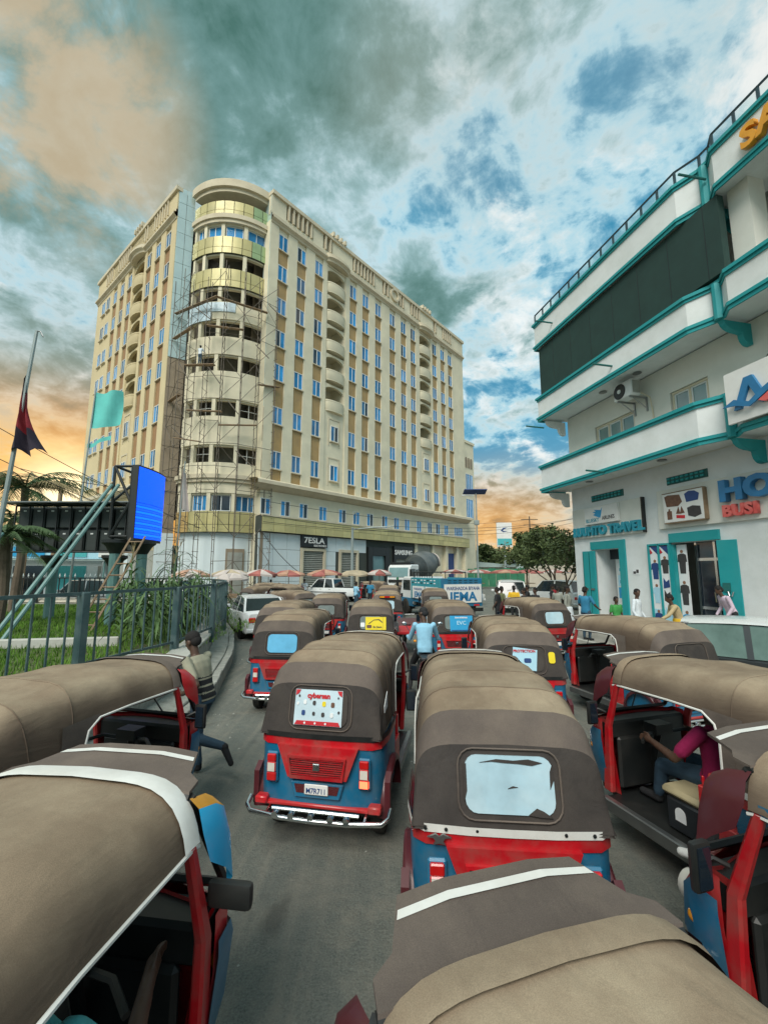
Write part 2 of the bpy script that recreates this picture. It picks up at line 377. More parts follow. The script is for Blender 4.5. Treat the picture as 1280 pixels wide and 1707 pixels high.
def road_material():
    m = MATS['asphalt']; t = m.node_tree; N = t.nodes; L = t.links
    b = N["Principled BSDF"]
    for l in list(b.inputs['Base Color'].links) + list(b.inputs['Normal'].links) + list(b.inputs['Roughness'].links): L.remove(l)
    tc = N.new('ShaderNodeTexCoord')
    def noise(sc, det, ro=.6, dist=0.0):
        n = N.new('ShaderNodeTexNoise'); n.inputs['Scale'].default_value = sc; n.inputs['Detail'].default_value = det; n.inputs['Roughness'].default_value = ro; n.inputs['Distortion'].default_value = dist
        L.new(tc.outputs['Object'], n.inputs['Vector']); return n.outputs[0]
    def rng(v, a, c, lo=0.0, hi=1.0):
        n = N.new('ShaderNodeMapRange'); n.inputs[1].default_value = a; n.inputs[2].default_value = c; n.inputs[3].default_value = lo; n.inputs[4].default_value = hi; L.new(v, n.inputs[0]); return n.outputs[0]
    def mix(f, a, c):
        x = N.new('ShaderNodeMix'); x.data_type = 'RGBA'
        L.new(f, x.inputs[0])
        for i, v in ((6, a), (7, c)):
            if isinstance(v, tuple): x.inputs[i].default_value = (*v, 1)
            else: L.new(v, x.inputs[i])
        return x.outputs[2]
    fine = noise(62, 4, .75); mid = noise(9, 8, .65); big = noise(.55, 6, .6, .4); dust = noise(1.1, 9, .68, .3)
    col = mix(rng(fine, .35, .68), (.085, .096, .084), (.222, .236, .205))
    col = mix(rng(mid, .45, .70, 0, .4), col, (.245, .245, .20))
    col = mix(rng(big, .42, .62, 0, .5), col, (.12, .132, .12))
    col = mix(rng(dust, .50, .70, 0, .5), col, (.31, .275, .215))
    vo = N.new('ShaderNodeTexVoronoi'); vo.feature = 'DISTANCE_TO_EDGE'; vo.inputs['Scale'].default_value = .55
    wv = N.new('ShaderNodeVectorMath'); wv.operation = 'ADD'
    nv = N.new('ShaderNodeTexNoise'); nv.inputs['Scale'].default_value = 2.2; nv.inputs['Detail'].default_value = 6; L.new(tc.outputs['Object'], nv.inputs['Vector'])
    L.new(tc.outputs['Object'], wv.inputs[0]); L.new(nv.outputs['Color'], wv.inputs[1]); L.new(wv.outputs[0], vo.inputs['Vector'])
    crack = rng(vo.outputs['Distance'], .0, .012, .75, 0)
    ck = N.new('ShaderNodeMath'); ck.operation = 'MULTIPLY'; L.new(crack, ck.inputs[0]); L.new(rng(noise(.35, 3), .50, .60), ck.inputs[1])
    col = mix(ck.outputs[0], col, (.03, .03, .028))
    mp = N.new('ShaderNodeMapping'); mp.inputs['Scale'].default_value = (7.0, .35, 1.0); L.new(tc.outputs['Object'], mp.inputs[0])
    ns = N.new('ShaderNodeTexNoise'); ns.inputs['Scale'].default_value = 1.0; ns.inputs['Detail'].default_value = 7; L.new(mp.outputs[0], ns.inputs['Vector'])
    col = mix(rng(ns.outputs[0], .48, .70, 0, .45), col, (.26, .245, .20))
    st = mix(rng(noise(.9, 4, .55, .8), .60, .70, 0, .55), col, (.045, .048, .045))
    L.new(st, b.inputs['Base Color'])
    b.inputs['Roughness'].default_value = .9
    bp = N.new('ShaderNodeBump'); bp.inputs['Strength'].default_value = .75; bp.inputs['Distance'].default_value = .012
    L.new(fine, bp.inputs['Height']); b3 = N.new('ShaderNodeBump'); b3.inputs['Strength'].default_value = .5; b3.inputs['Distance'].default_value = .05
    L.new(mid, b3.inputs['Height']); L.new(b3.outputs[0], bp.inputs['Normal']); L.new(bp.outputs[0], b.inputs['Normal'])
road_material()

def dust_and_shade(name, side_shade, lo, hi):
    """settled dust on the flatter faces; steep faces also painted darker, as if in shade"""
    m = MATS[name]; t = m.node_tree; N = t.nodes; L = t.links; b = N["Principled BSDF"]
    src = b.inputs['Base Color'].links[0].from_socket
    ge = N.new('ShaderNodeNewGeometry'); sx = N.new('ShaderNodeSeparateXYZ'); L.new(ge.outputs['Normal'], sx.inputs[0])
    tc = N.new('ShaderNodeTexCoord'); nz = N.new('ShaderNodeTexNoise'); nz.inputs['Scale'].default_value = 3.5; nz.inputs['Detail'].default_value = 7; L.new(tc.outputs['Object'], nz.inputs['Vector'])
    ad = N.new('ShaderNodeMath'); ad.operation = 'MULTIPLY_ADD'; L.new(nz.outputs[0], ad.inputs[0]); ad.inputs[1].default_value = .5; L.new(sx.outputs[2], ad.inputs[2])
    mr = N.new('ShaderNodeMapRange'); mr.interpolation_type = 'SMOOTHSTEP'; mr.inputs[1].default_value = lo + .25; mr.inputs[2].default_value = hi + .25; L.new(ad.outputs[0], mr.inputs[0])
    mx = N.new('ShaderNodeMix'); mx.data_type = 'RGBA'; L.new(mr.outputs[0], mx.inputs[0]); mx.inputs[6].default_value = (*side_shade, 1); L.new(src, mx.inputs[7])
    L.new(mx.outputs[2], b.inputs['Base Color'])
dust_and_shade('vinyl_top', (0.098, 0.070, 0.050), .15, .92)  # canopy sides get shade painted into the colour, tops keep dusty tan
M('led_blue', (0.0, 0.07, 0.85), 0.5, 0, emit=0.75)

# ------------------------------------------------------------------ mesh helpers
class MB:
    def __init__(s):
        s.v = []; s.f = []; s.m = []; s.k = 0
    def add(s, vs, fs):
        o = len(s.v)
        s.v += [tuple(p) for p in vs]
        for f in fs:
            s.f.append(tuple(i + o for i in f)); s.m.append(s.k)
        return s
    def mat(s, k):
        s.k = k
        return s
    def box(s, x0, x1, y0, y1, z0, z1):
        return s.add([(x0, y0, z0), (x1, y0, z0), (x1, y1, z0), (x0, y1, z0), (x0, y0, z1), (x1, y0, z1), (x1, y1, z1), (x0, y1, z1)],
                     [(0, 3, 2, 1), (4, 5, 6, 7), (0, 1, 5, 4), (1, 2, 6, 5), (2, 3, 7, 6), (3, 0, 4, 7)])
    def obox(s, c, size, rot):
        mt = Matrix.Translation(c) @ Euler(rot).to_matrix().to_4x4()
        a, b, d = (q / 2 for q in size)
        o = len(s.v)
        s.box(-a, a, -b, b, -d, d)
        for i in range(o, len(s.v)):
            s.v[i] = tuple(mt @ Vector(s.v[i]))
        return s
    def loft(s, rings, closed=True, cap=True):
        n = len(rings[0]); vs = [p for r in rings for p in r]; fs = []
        for i in range(len(rings) - 1):
            for j in range(n if closed else n - 1):
                k = (j + 1) % n
                fs.append((i * n + j, i * n + k, (i + 1) * n + k, (i + 1) * n + j))
        if cap and closed:
            fs.append(tuple(range(n - 1, -1, -1)))
            fs.append(tuple(range((len(rings) - 1) * n, len(rings) * n)))
        return s.add(vs, fs)
    def tube(s, pts, r, n=6, cap=True, flat=1.0):
        pts = [Vector(p) for p in pts]
        rr = r if isinstance(r, (list, tuple)) else [r] * len(pts)
        rings = []; up = None
        for i, p in enumerate(pts):
            t = (pts[min(i + 1, len(pts) - 1)] - pts[max(i - 1, 0)])
            t = t.normalized() if t.length > 1e-9 else Vector((0, 0, 1))
            if up is None:
                up = Vector((0, 0, 1)) if abs(t.z) < 0.9 else Vector((1, 0, 0))
            a = t.cross(up)
            a = a.normalized() if a.length > 1e-6 else t.orthogonal().normalized()
            b = a.cross(t).normalized(); up = b
            rings.append([p + a * (math.cos(2 * math.pi * k / n) * rr[i]) + b * (math.sin(2 * math.pi * k / n) * rr[i] * flat) for k in range(n)])
        return s.loft(rings, True, cap)
    def ell(s, c, r, seg=12, rg=8):
        rings = []
        for i in range(1, rg):
            a = math.pi * i / rg
            rings.append([(c[0] + r[0] * math.sin(a) * math.cos(2 * math.pi * k / seg), c[1] + r[1] * math.sin(a) * math.sin(2 * math.pi * k / seg), c[2] - r[2] * math.cos(a)) for k in range(seg)])
        o = len(s.v)
        s.loft(rings, True, False)
        b = len(s.v); s.v += [(c[0], c[1], c[2] - r[2]), (c[0], c[1], c[2] + r[2])]
        last = o + (rg - 2) * seg
        for k in range(seg):
            s.f.append((b, o + (k + 1) % seg, o + k)); s.m.append(s.k)
            s.f.append((b + 1, last + k, last + (k + 1) % seg)); s.m.append(s.k)
        return s
    def prism(s, poly, y0, y1, ax='y'):
        n = len(poly)
        if ax == 'y':
            a = [(p[0], y0, p[1]) for p in poly]; b = [(p[0], y1, p[1]) for p in poly]
        elif ax == 'x':
            a = [(y0, p[0], p[1]) for p in poly]; b = [(y1, p[0], p[1]) for p in poly]
        else:
            a = [(p[0], p[1], y0) for p in poly]; b = [(p[0], p[1], y1) for p in poly]
        return s.add(a + b, [tuple(range(n - 1, -1, -1)), tuple(range(n, 2 * n))] + [(i, (i + 1) % n, n + (i + 1) % n, n + i) for i in range(n)])
    def lathe(s, prof, n=20, ax='x', c=(0, 0, 0)):
        rings = []
        for (h, r) in prof:
            ring = []
            for k in range(n):
                a = 2 * math.pi * k / n
                if ax == 'x': p = (h, r * math.cos(a), r * math.sin(a))
                elif ax == 'y': p = (r * math.cos(a), h, r * math.sin(a))
                else: p = (r * math.cos(a), r * math.sin(a), h)
                ring.append((p[0] + c[0], p[1] + c[1], p[2] + c[2]))
            rings.append(ring)
        return s.loft(rings, True, True)
    def mirror_x(s):
        o = len(s.v); vs = [(-x, y, z) for x, y, z in s.v]; fs = [tuple(reversed([i for i in f])) for f in s.f]; ms = list(s.m)
        s.v += vs
        for f, m in zip(fs, ms):
            s.f.append(tuple(i + o for i in f)); s.m.append(m)
        return s
    def mesh(s, name, mats, smooth=35, bevel=0.0, bseg=1):
        me = bpy.data.meshes.new(name)
        me.from_pydata([tuple(p) for p in s.v], [], s.f)
        for m in (mats if isinstance(mats, (list, tuple)) else [mats]):
            me.materials.append(MATS[m])
        me.polygons.foreach_set('material_index', s.m)
        bm = bmesh.new(); bm.from_mesh(me)
        bmesh.ops.recalc_face_normals(bm, faces=bm.faces)
        if bevel > 0:
            ed = [e for e in bm.edges if len(e.link_faces) == 2 and e.calc_face_angle(0) > R(35)]
            bmesh.ops.bevel(bm, geom=ed, offset=bevel, segments=bseg, affect='EDGES', profile=0.6, clamp_overlap=True)
        bm.to_mesh(me); bm.free()
        if smooth:
            me.polygons.foreach_set('use_smooth', [True] * len(me.polygons))
            me.set_sharp_from_angle(angle=R(smooth))
        me.update()
        return me
    def build(s, name, mats, parent=None, loc=(0, 0, 0), rot=(0, 0, 0), **k):
        return put(name, s.mesh(name, mats, **k), parent, loc, rot)

def put(name, me, parent=None, loc=(0, 0, 0), rot=(0, 0, 0), scale=None):
    o = bpy.data.objects.new(name, me)
    COL.objects.link(o)
    o.location = loc; o.rotation_euler = rot
    if scale: o.scale = scale
    if parent is not None: o.parent = parent
    return o
def empty(name, loc=(0, 0, 0), rz=0.0):
    o = bpy.data.objects.new(name, None)
    COL.objects.link(o)
    o.location = loc; o.rotation_euler = (0, 0, rz)
    o.empty_display_size = 0.2
    return o
def tag(o, label=None, cat=None, group=None, kind=None):
    if label: o['label'] = label
    if cat: o['category'] = cat
    if group: o['group'] = group
    if kind: o['kind'] = kind
    return o
KIDS = {}
def kids(o):
    return list(o.children)
def copy_tree(o, parent=None, skip=()):
    c = o.copy(); COL.objects.link(c)
    if parent is not None: c.parent = parent
    for ch in kids(o):
        if ch.name.split('.')[0] in skip: continue
        copy_tree(ch, c, skip)
    return c
TXT = {}
def text_mesh(body, size, ext, mat, bold=0.0, align='LEFT', xs=1.0):
    key = (body, size, ext, mat, bold, align, xs)
    if key in TXT: return TXT[key]
    cu = bpy.data.curves.new('lettering', 'FONT')
    cu.body = body; cu.size = size; cu.extrude = ext; cu.offset = bold; cu.align_x = align; cu.resolution_u = 3
    ob = bpy.data.objects.new('lettering_tmp', cu); COL.objects.link(ob)
    dg = bpy.context.evaluated_depsgraph_get(); dg.update()
    me = bpy.data.meshes.new_from_object(ob.evaluated_get(dg))
    bpy.data.objects.remove(ob); bpy.data.curves.remove(cu)
    me.name = 'lettering'
    me.materials.clear(); me.materials.append(MATS[mat])
    if xs != 1.0:
        me.transform(Matrix.Scale(xs, 4, (1, 0, 0)))
    TXT[key] = me
    return me
def text(name, body, size, ext, mat, parent, loc, rot=(R(90), 0, 0), bold=0.0, align='LEFT', xs=1.0):
    return put(name, text_mesh(body, size, ext, mat, bold, align, xs), parent, loc, rot)
def hd(deg):
    """rotation about z for a thing built facing +y that heads deg clockwise from +Y"""
    return -R(deg)
def catmull(pts, n):
    P = [Vector(p) for p in pts]; out = []
    P = [2 * P[0] - P[1]] + P + [2 * P[-1] - P[-2]]
    for i in range(1, len(P) - 2):
        for k in range(n):
            t = k / n
            a, b, c, d = P[i - 1:i + 3]
            out.append(0.5 * ((2 * b) + (c - a) * t + (2 * a - 5 * b + 4 * c - d) * t * t + (3 * b - a - 3 * c + d) * t ** 3))
    out.append(P[-2])
    return out

# ------------------------------------------------------------------ people (one continuous body mesh each, hair as a child)
def seg_dist(P, a, b):
    a = np.array(a); b = np.array(b); ab = b - a
    t = np.clip(((P - a) @ ab) / max(1e-9, ab @ ab), 0, 1)
    return np.linalg.norm(P - (a + t[:, None] * ab), axis=1), t
STAND = dict(pelvis=(0, 0, .96), chest=(0, 0, 1.30), neck=(0, .0, 1.47), head=(0, .025, 1.63), shoulder=(.185, 0, 1.42), elbow=(.24, -.03, 1.13), wrist=(.25, .06, .88), hand=(.25, .10, .79),
             hip=(.09, 0, .92), knee=(.10, .03, .50), ankle=(.10, -.02, .09), toe=(.11, .15, .035))
def person(name, joints, shirt, pants, shoe='cl_black', sleeve='short', label='', loc=(0, 0, 0), rz=0.0, fine=0.014, group=None, shorts=False, skirt=None, extra=None, cap=None, parent_scale=1.0, hair=True, bag=None, top_hem=-0.04):
    """joints: overrides of STAND; 'elbow' sets both sides, 'elbowL' / 'elbowR' one side (x is mirrored for L when both)"""
    J = {}
    for k, v in STAND.items():
        if k in ('pelvis', 'chest', 'neck', 'head'):
            J[k] = Vector(joints.get(k, v))
        else:
            b = joints.get(k, v)
            J[k + 'R'] = Vector(joints.get(k + 'R', b))
            J[k + 'L'] = Vector(joints.get(k + 'L', (-b[0], b[1], b[2])))
    B = []   # bones: a, b, ra, rb, label
    pe, ch, ne, he = J['pelvis'], J['chest'], J['neck'], J['head']
    sh = (J['shoulderL'] + J['shoulderR']) / 2
    B.append((ne + Vector((0, 0, -.03)), he, .052, .055, 'skin'))
    for s in 'LR':
        S, E, Wr, H = J['shoulder' + s], J['elbow' + s], J['wrist' + s], J['hand' + s]
        if sleeve == 'long':
            B.append((S, E, .058, .050, 'shirt')); B.append((E, Wr, .048, .038, 'shirt'))
        elif sleeve == 'short':
            mid = S.lerp(E, .72); B.append((S, mid, .060, .056, 'shirt')); B.append((mid, E, .043, .040, 'skin')); B.append((E, Wr, .040, .028, 'skin'))
        else:
            B.append((S, E, .05, .042, 'skin')); B.append((E, Wr, .040, .028, 'skin'))
        # hand: palm, four fingers, thumb
        d = (H - Wr).normalized(); side = d.cross(Vector((0, 1, 0)));
        side = side.normalized() if side.length > .1 else Vector((1, 0, 0))
        nrm = side.cross(d)
        pal = Wr + d * .075
        B.append((Wr, pal, .027, .030, 'skin'))
        for q, (o, ln) in enumerate(((-.028, .070), (-.010, .080), (.010, .076), (.028, .060))):
            r0 = pal + side * o; r1 = r0 + d * ln * .55; r2 = r1 + (d * .6 + nrm * .8).normalized() * ln * .5
            B.append((r0, r1, .0095, .009, 'skin')); B.append((r1, r2, .009, .0075, 'skin'))
        sg = -1 if s == 'R' else 1
        B.append((Wr + d * .03 + side * .022 * sg, Wr + d * .065 + side * .055 * sg, .011, .010, 'skin'))
        B.append((Wr + d * .065 + side * .055 * sg, Wr + d * .10 + side * .055 * sg + nrm * .015, .010, .008, 'skin'))
        Hp, K, A, T = J['hip' + s], J['knee' + s], J['ankle' + s], J['toe' + s]
        if shorts:
            mid = Hp.lerp(K, .8); B.append((Hp, mid, .098, .078, 'pants')); B.append((mid, K, .062, .056, 'skin')); B.append((K, A, .056, .036, 'skin'))
        else:
            B.append((Hp, K, .096, .066, 'pants')); B.append((K, A + (K - A).normalized() * .04, .066, .048, 'pants'))
        B.append((A + (K - A).normalized() * .05, A, .038, .040, 'shoe')); B.append((A + Vector((0, 0, -.03)), T, .042, .033, 'shoe'))
    mb = MB()
    for a, b, ra, rb, lb in B:
        n = 8
        L = (b - a); ln = L.length
        t = L / ln if ln > 1e-6 else Vector((0, 0, 1))
        mb.tube([a - t * ra * .8, a - t * ra * .4, a, b, b + t * rb * .4, b + t * rb * .8], [ra * .5, ra * .9, ra, rb, rb * .9, rb * .5], n)
    # torso: elliptical rings pelvis -> shoulders; frame from shoulders / spine
    xax = (J['shoulderR'] - J['shoulderL']).normalized()
    hx = (J['hipR'] - J['hipL']).normalized()
    rings = []
    top = sh + (sh - ch).normalized() * .03
    spine = [(pe + (pe - ch).normalized() * .09, .135, .095, hx), (pe, .160, .112, hx), (pe.lerp(ch, .45), .148, .100, (xax + hx).normalized()), (ch, .172, .112, xax), (ch.lerp(sh, .6), .180, .105, xax), (sh, .150, .078, xax), (top, .085, .060, xax)]
    for i, (c, rx, ry, ax) in enumerate(spine):
        t = (spine[min(i + 1, 6)][0] - spine[max(0, i - 1)][0]).normalized()
        yx = t.cross(ax).normalized(); ax = yx.cross(t)
        rings.append([c + ax * (rx * math.copysign(abs(math.cos(u)) ** .8, math.cos(u))) + yx * (ry * math.copysign(abs(math.sin(u)) ** .8, math.sin(u))) for u in [2 * math.pi * k / 14 for k in range(14)]])
    mb.loft(rings)
    # head with jaw, nose, brow and ears
    up = (he - ne).normalized(); fx = Vector(joints.get('face', (0, 1, 0))); fx = (fx - up * fx.dot(up)).normalized(); rx_ = fx.cross(up)
    def hp(x, y, z): return he + rx_ * x + fx * y + up * z
    def hell(c, r, seg=12, rg=9):
        o = len(mb.v); mb.ell((0, 0, 0), r, seg, rg)
        for i in range(o, len(mb.v)):
            v = mb.v[i]; mb.v[i] = tuple(hp(v[0] + c[0], v[1] + c[1], v[2] + c[2]))
    hell((0, -.01, .035), (.077, .095, .088)); hell((0, .022, -.035), (.058, .066, .075))
    hell((0, .096, -.012), (.016, .022, .026), 8, 6); hell((0, .082, .018), (.045, .012, .012), 8, 6); hell((0, .078, -.056), (.027, .016, .012), 8, 6)
    for q in (-1, 1): hell((q * .078, -.005, -.005), (.012, .026, .034), 8, 6)
    if skirt:
        zt, zb, rt, rb = skirt
        mb.lathe([(zb, rb), (zb + (zt - zb) * .5, (rt + rb) * .5), (zt, rt)], 16, 'z', (pe.x, pe.y, 0))
    me = mb.mesh(name + '_raw', 'skin', smooth=0)
    ob = bpy.data.objects.new('person_tmp', me); COL.objects.link(ob)
    md = ob.modifiers.new('r', 'REMESH'); md.mode = 'VOXEL'; md.voxel_size = fine; md.adaptivity = 0
    ms = ob.modifiers.new('s', 'SMOOTH'); ms.factor = .5; ms.iterations = 3 if fine > .012 else 4
    dg = bpy.context.evaluated_depsgraph_get(); dg.update()
    nm = bpy.data.meshes.new_from_object(ob.evaluated_get(dg))
    bpy.data.objects.remove(ob); bpy.data.meshes.remove(me)
    nm.name = 'body'
    names = ['skin', shirt, pants, shoe] + ([extra[0]] if extra else [])
    nm.materials.clear()
    for q in names: nm.materials.append(MATS[q])
    nf = len(nm.polygons)
    C = np.empty(nf * 3); nm.polygons.foreach_get('center', C); C = C.reshape(-1, 3)
    best = np.full(nf, 9.0); lab = np.zeros(nf, int)
    LI = dict(skin=0, shirt=1, pants=2, shoe=3)
    for a, b, ra, rb, lb in B:
        d, t = seg_dist(C, a, b); d = d - (ra + (rb - ra) * t)
        w = d < best; best[w] = d[w]; lab[w] = LI[lb]
    d, t = seg_dist(C, pe.lerp(ch, top_hem), sh); d = d - .155
    w = (d < best) | ((d < .04) & (lab != 0) & (np.linalg.norm(C - np.array(he), axis=1) > .2) & (t > 0.02) & (lab != 2)); best[w] = np.minimum(best[w], d[w]); lab[w] = 1
    dP, _ = seg_dist(C, pe + (pe - ch).normalized() * .1, pe); w = (dP - .15 < best - .0) & (lab != 0) & (((C - np.array(pe)) @ np.array((ch - pe).normalized())) < top_hem); lab[w] = 2
    dh = np.linalg.norm(C - np.array(he), axis=1); nk, _ = seg_dist(C, ne, he); w = (dh < .135) | (nk < .062); lab[w] = 0
    if skirt:
        w = (C[:, 2] < skirt[0] + .02) & (C[:, 2] > skirt[1] - .02) & (lab != 0) & (lab != 3); lab[w] = 2
    if extra:
        lab[np.array([extra[1](c, l) for c, l in zip(C, lab)], bool)] = 4
    nm.polygons.foreach_set('material_index', lab.astype(np.int32))
    nm.polygons.foreach_set('use_smooth', [True] * nf)
    nm.update()
    root = put('person', nm, None, loc, (0, 0, rz))
    if parent_scale != 1.0: root.scale = (parent_scale,) * 3
    tag(root, label, 'person', group)
    if hair:
        h = MB()
        for c, r in (((0, -.018, .052), (.084, .095, .086)), ((0, -.055, .0), (.074, .062, .07))):
            o = len(h.v); h.ell((0, 0, 0), r, 16, 10)
            for i in range(o, len(h.v)):
                v = h.v[i]; p = (v[0] + c[0], v[1] + c[1], v[2] + c[2])
                if p[1] > .055: p = (p[0], .055 + (p[1] - .055) * .3, max(p[2], .055))
                h.v[i] = tuple(hp(*p))
        h.build('cap' if cap else 'hair', cap or 'hair', root, smooth=80)
    return root
# ------------------------------------------------------------------ ground, road, pavement
tag(MB().box(-700, 700, -300, 1100, -0.5, -0.012).build('ground', 'dust_ground', smooth=0), kind='structure')
rd = MB()
rd.add([(-9.5, -30, 0), (11, -30, 0), (8.4, 12, 0), (7.0, 20, 0), (16, 44, 0), (60, 75, 0), (60, 92, 0), (8, 60, 0), (-9, 41, 0), (-34, 60, 0), (-46, 52, 0), (-22, 30, 0), (-30, 24, 0), (-14, 20, 0), (-9, 12, 0)], [tuple(range(15))])
tag(rd.build('road', 'asphalt', smooth=0), kind='structure')

# ------------------------------------------------------------------ main building
HB = 39.9
BO = Vector((-10.9, 37.4, 0))
main = empty('hotel_building', BO, R(90 - HB))
tag(main, 'tall cream and bronze striped building with curved scaffolded corner', 'building')
ROWS = [(11.7, 13.35), (15.95, 17.6), (20.2, 21.9), (23.6, 25.3), (26.95, 28.65), (30.4, 32.1), (33.7, 35.4)]
WW = 1.1
def window_meshes(w, h, nsash=2):
    f = MB(); t = .07
    f.box(-w / 2, w / 2, -.02, .10, 0, t); f.box(-w / 2, w / 2, -.02, .10, h - t, h)
    f.box(-w / 2, -w / 2 + t, -.02, .10, t, h - t); f.box(w / 2 - t, w / 2, -.02, .10, t, h - t)
    for k in range(1, nsash):
        x = -w / 2 + w * k / nsash
        f.box(x - .04, x + .04, -.01, .10, t, h - t)
    fm = f.mesh('window', 'frame_white', smooth=0)
    pw = w / nsash - .075
    p = MB().box(-pw / 2, pw / 2, .03, .055, t, h - t)
    pm = {k: p.mesh('pane', k, smooth=0) for k in ('glass_blue', 'glass_dark', 'glass_pale')}
    s = MB().box(-w / 2 - .08, w / 2 + .08, -.14, .12, -.10, -.005)
    return fm, pm, s.mesh('sill', 'cream_trim', smooth=0), [(-w / 2 + w * (k + .5) / nsash) for k in range(nsash)]
rw = random.Random(3)
def put_window(parent, WMm, x, y, z, rz=0, dark=.18, sill=True, kind='glass_blue'):
    fm, pm, sm, xs = WMm
    w = put('window', fm, parent, (x, y, z), (0, 0, rz))
    dk = rw.random()
    for i, px in enumerate(xs):
        k = 'glass_dark' if (dk < dark and i == (int(dk * 1000) % len(xs))) else kind
        o = put('pane', pm[k], w, (px, rw.uniform(-.004, .004), 0), (rw.uniform(-.006, .006), 0, rw.uniform(-.012, .012)))
    if sill: put('sill', sm, w)
    return w
WIN = window_meshes(WW, 1.68)
WINL = window_meshes(1.05, 1.45)
WIN4 = window_meshes(2.4, 1.3, 4)
_pan = {}
def panel_mesh(w, h, m, d=.05):
    k = (round(w, 2), round(h, 2), m, d)
    if k not in _pan: _pan[k] = MB().box(-w / 2, w / 2, -d, 0, 0, h).mesh('panel', m, smooth=0)
    return _pan[k]
def face(L, cols, bals, origin, rz, m_wall, m_sp, lower, par_open, extra_cols=()):
    """one flat street front in its own frame: x left to right, y inwards"""
    cr, sr = math.cos(rz), math.sin(rz)
    def at(x, y, z): return (origin[0] + cr * x - sr * y, origin[1] + sr * x + cr * y, z)
    spans = sorted([(c - WW / 2 - .04, c + WW / 2 + .04, 'w') for c in cols] + [(b - 1.45, b + 1.45, 'b') for b in bals])
    w = MB(); x = 0.0
    for a, b, k in spans:
        w.box(x, a, 0, .9, 10.4, 36.2)
        if k == 'w':
            w.box(a, b, .17, .9, 10.4, 36.2)
        else:
            w.box(a, b, .10, .9, 10.4, 19.4)                       # solid lower part with niche
            w.box(a, b, 2.2, 2.5, 19.4, 36.2)
            w.box(a, b, .08, 2.2, 35.75, 36.9)
            w.box(a - .01, a + .12, .05, 2.2, 19.4, 36.2); w.box(b - .12, b + .01, .05, 2.2, 19.4, 36.2)
        x = b
    w.box(x, L, 0, .9, 10.4, 36.2)
    w.box(0, L, .55, 1.2, 0, 10.4)
    w.build('wall', m_wall, main, at(0, 0, 0), (0, 0, rz), smooth=0)
    MB().box(.1, L - .1, .92, 1.2, 7.2, 36.0).build('core_wall', 'interior_wall', main, at(0, 1.6, 0), (0, 0, rz), smooth=0)
    for c in cols:
        zs = [10.42] + [z for r in ROWS for z in r] + [36.18]
        for (z0, z1) in ROWS:
            put_window(main, WIN, *at(c, .07, z0), rz)
        for i in range(0, len(zs), 2):
            z0, z1 = zs[i], zs[i + 1] - .11
            if z1 - z0 > .3 and i < len(zs) - 2:
                put('panel', panel_mesh(WW, z1 - z0, m_sp), main, at(c, .168, z0), (0, 0, rz))
    for c in extra_cols:
        for (z0, z1) in ROWS: put_window(main, WIN, *at(c, -.07, z0), rz)
    for b in bals:
        for (z0, z1) in ROWS[:2]:
            put_window(main, WIN, *at(b, .0, z0), rz)
            fr = MB().box(-.85, -.72, -.05, 0, -.5, 2.5).box(.72, .85, -.05, 0, -.5, 2.5).box(-.72, .72, -.05, 0, 2.37, 2.5)
            fr.build('niche_frame', 'cream_trim', main, at(b, .10, z0), (0, 0, rz), smooth=0)
        for i, (z0, z1) in enumerate(ROWS[2:]):
            zf = z0 - .95
            # curved balcony parapet
            g = MB(); n = 12; ro = []
            for rad, zl in ((1.20, -.1), (1.32, 0), (1.32, .95), (1.37, .95), (1.37, 1.08), (1.2, 1.08), (1.2, .12)):
                ro.append([(rad * math.cos(math.pi * (1 + k / n)), .34 * rad * math.sin(math.pi * (1 + k / n)) + .12, zl) for k in range(n + 1)])
            g.loft(ro, False, False)
            g.build('balcony', m_wall, main, at(b, 0, zf), (0, 0, rz), smooth=45)
            s = MB(); s.prism([(1.28 * math.cos(math.pi * (1 + k / n)), .43 * math.sin(math.pi * (1 + k / n)) + .12) for k in range(n + 1)] + [(1.3, 2.2), (-1.3, 2.2)], -.12, .10, 'z')
            s.build('balcony_slab', m_wall, main, at(b, 0, zf), (0, 0, rz), smooth=0)
            # arched head above the opening
            ar = [(-1.33, 2.95), (-1.33, 2.2)] + [(1.33 * math.cos(math.pi * (1 - k / 8)), 2.2 + .55 * math.sin(math.pi * k / 8)) for k in range(1, 8)] + [(1.33, 2.2), (1.33, 2.95)]
            MB().prism(ar, 0, .3).build('arch_head', m_wall, main, at(b, .12, zf), (0, 0, rz), smooth=0)
            MB().box(-.75, .75, 0, .05, .1, 2.1).build('balcony_door', 'glass_dark', main, at(b - .2, 2.13, zf), (0, 0, rz), smooth=0)
    # cornices with a bow at each balcony column
    def bow_path(x0, x1, off):
        pts = [(x0, -off)]
        for b in sorted(bals):
            for k in range(13):
                a = math.pi * (1 + k / 12)
                pts.append((b + 1.7 * math.cos(a), .52 * math.sin(a) - off))
        pts.append((x1, -off))
        return pts
    def moulding(name, prof, x0, x1, m, bow=True):
        rings = []
        for off, z in prof:
            rings.append([(p[0], p[1], z) for p in (bow_path(x0, x1, off) if bow else [(x0, -off), (x1, -off)])])
        MB().loft(rings, False, False).build(name, m, main, at(0, 0, 0), (0, 0, rz), smooth=30)
    moulding('cornice', [(-.5, 9.55), (.15, 9.6), (.55, 9.85), (.85, 10.0), (.92, 10.0), (.92, 10.3), (.75, 10.42), (.3, 10.5), (-.6, 10.56)], -.9, L + .3, 'cream_trim', False)
    moulding('cornice', [(-.5, 35.95), (.06, 35.98), (.10, 36.15), (.32, 36.32), (.36, 36.32), (.36, 36.5), (.14, 36.62), (.14, 36.9), (-.6, 36.95)], 0, L, 'cream_trim')
    # parapet: posts, coping, fins in the open lengths
    pw = MB(); x = 0.0
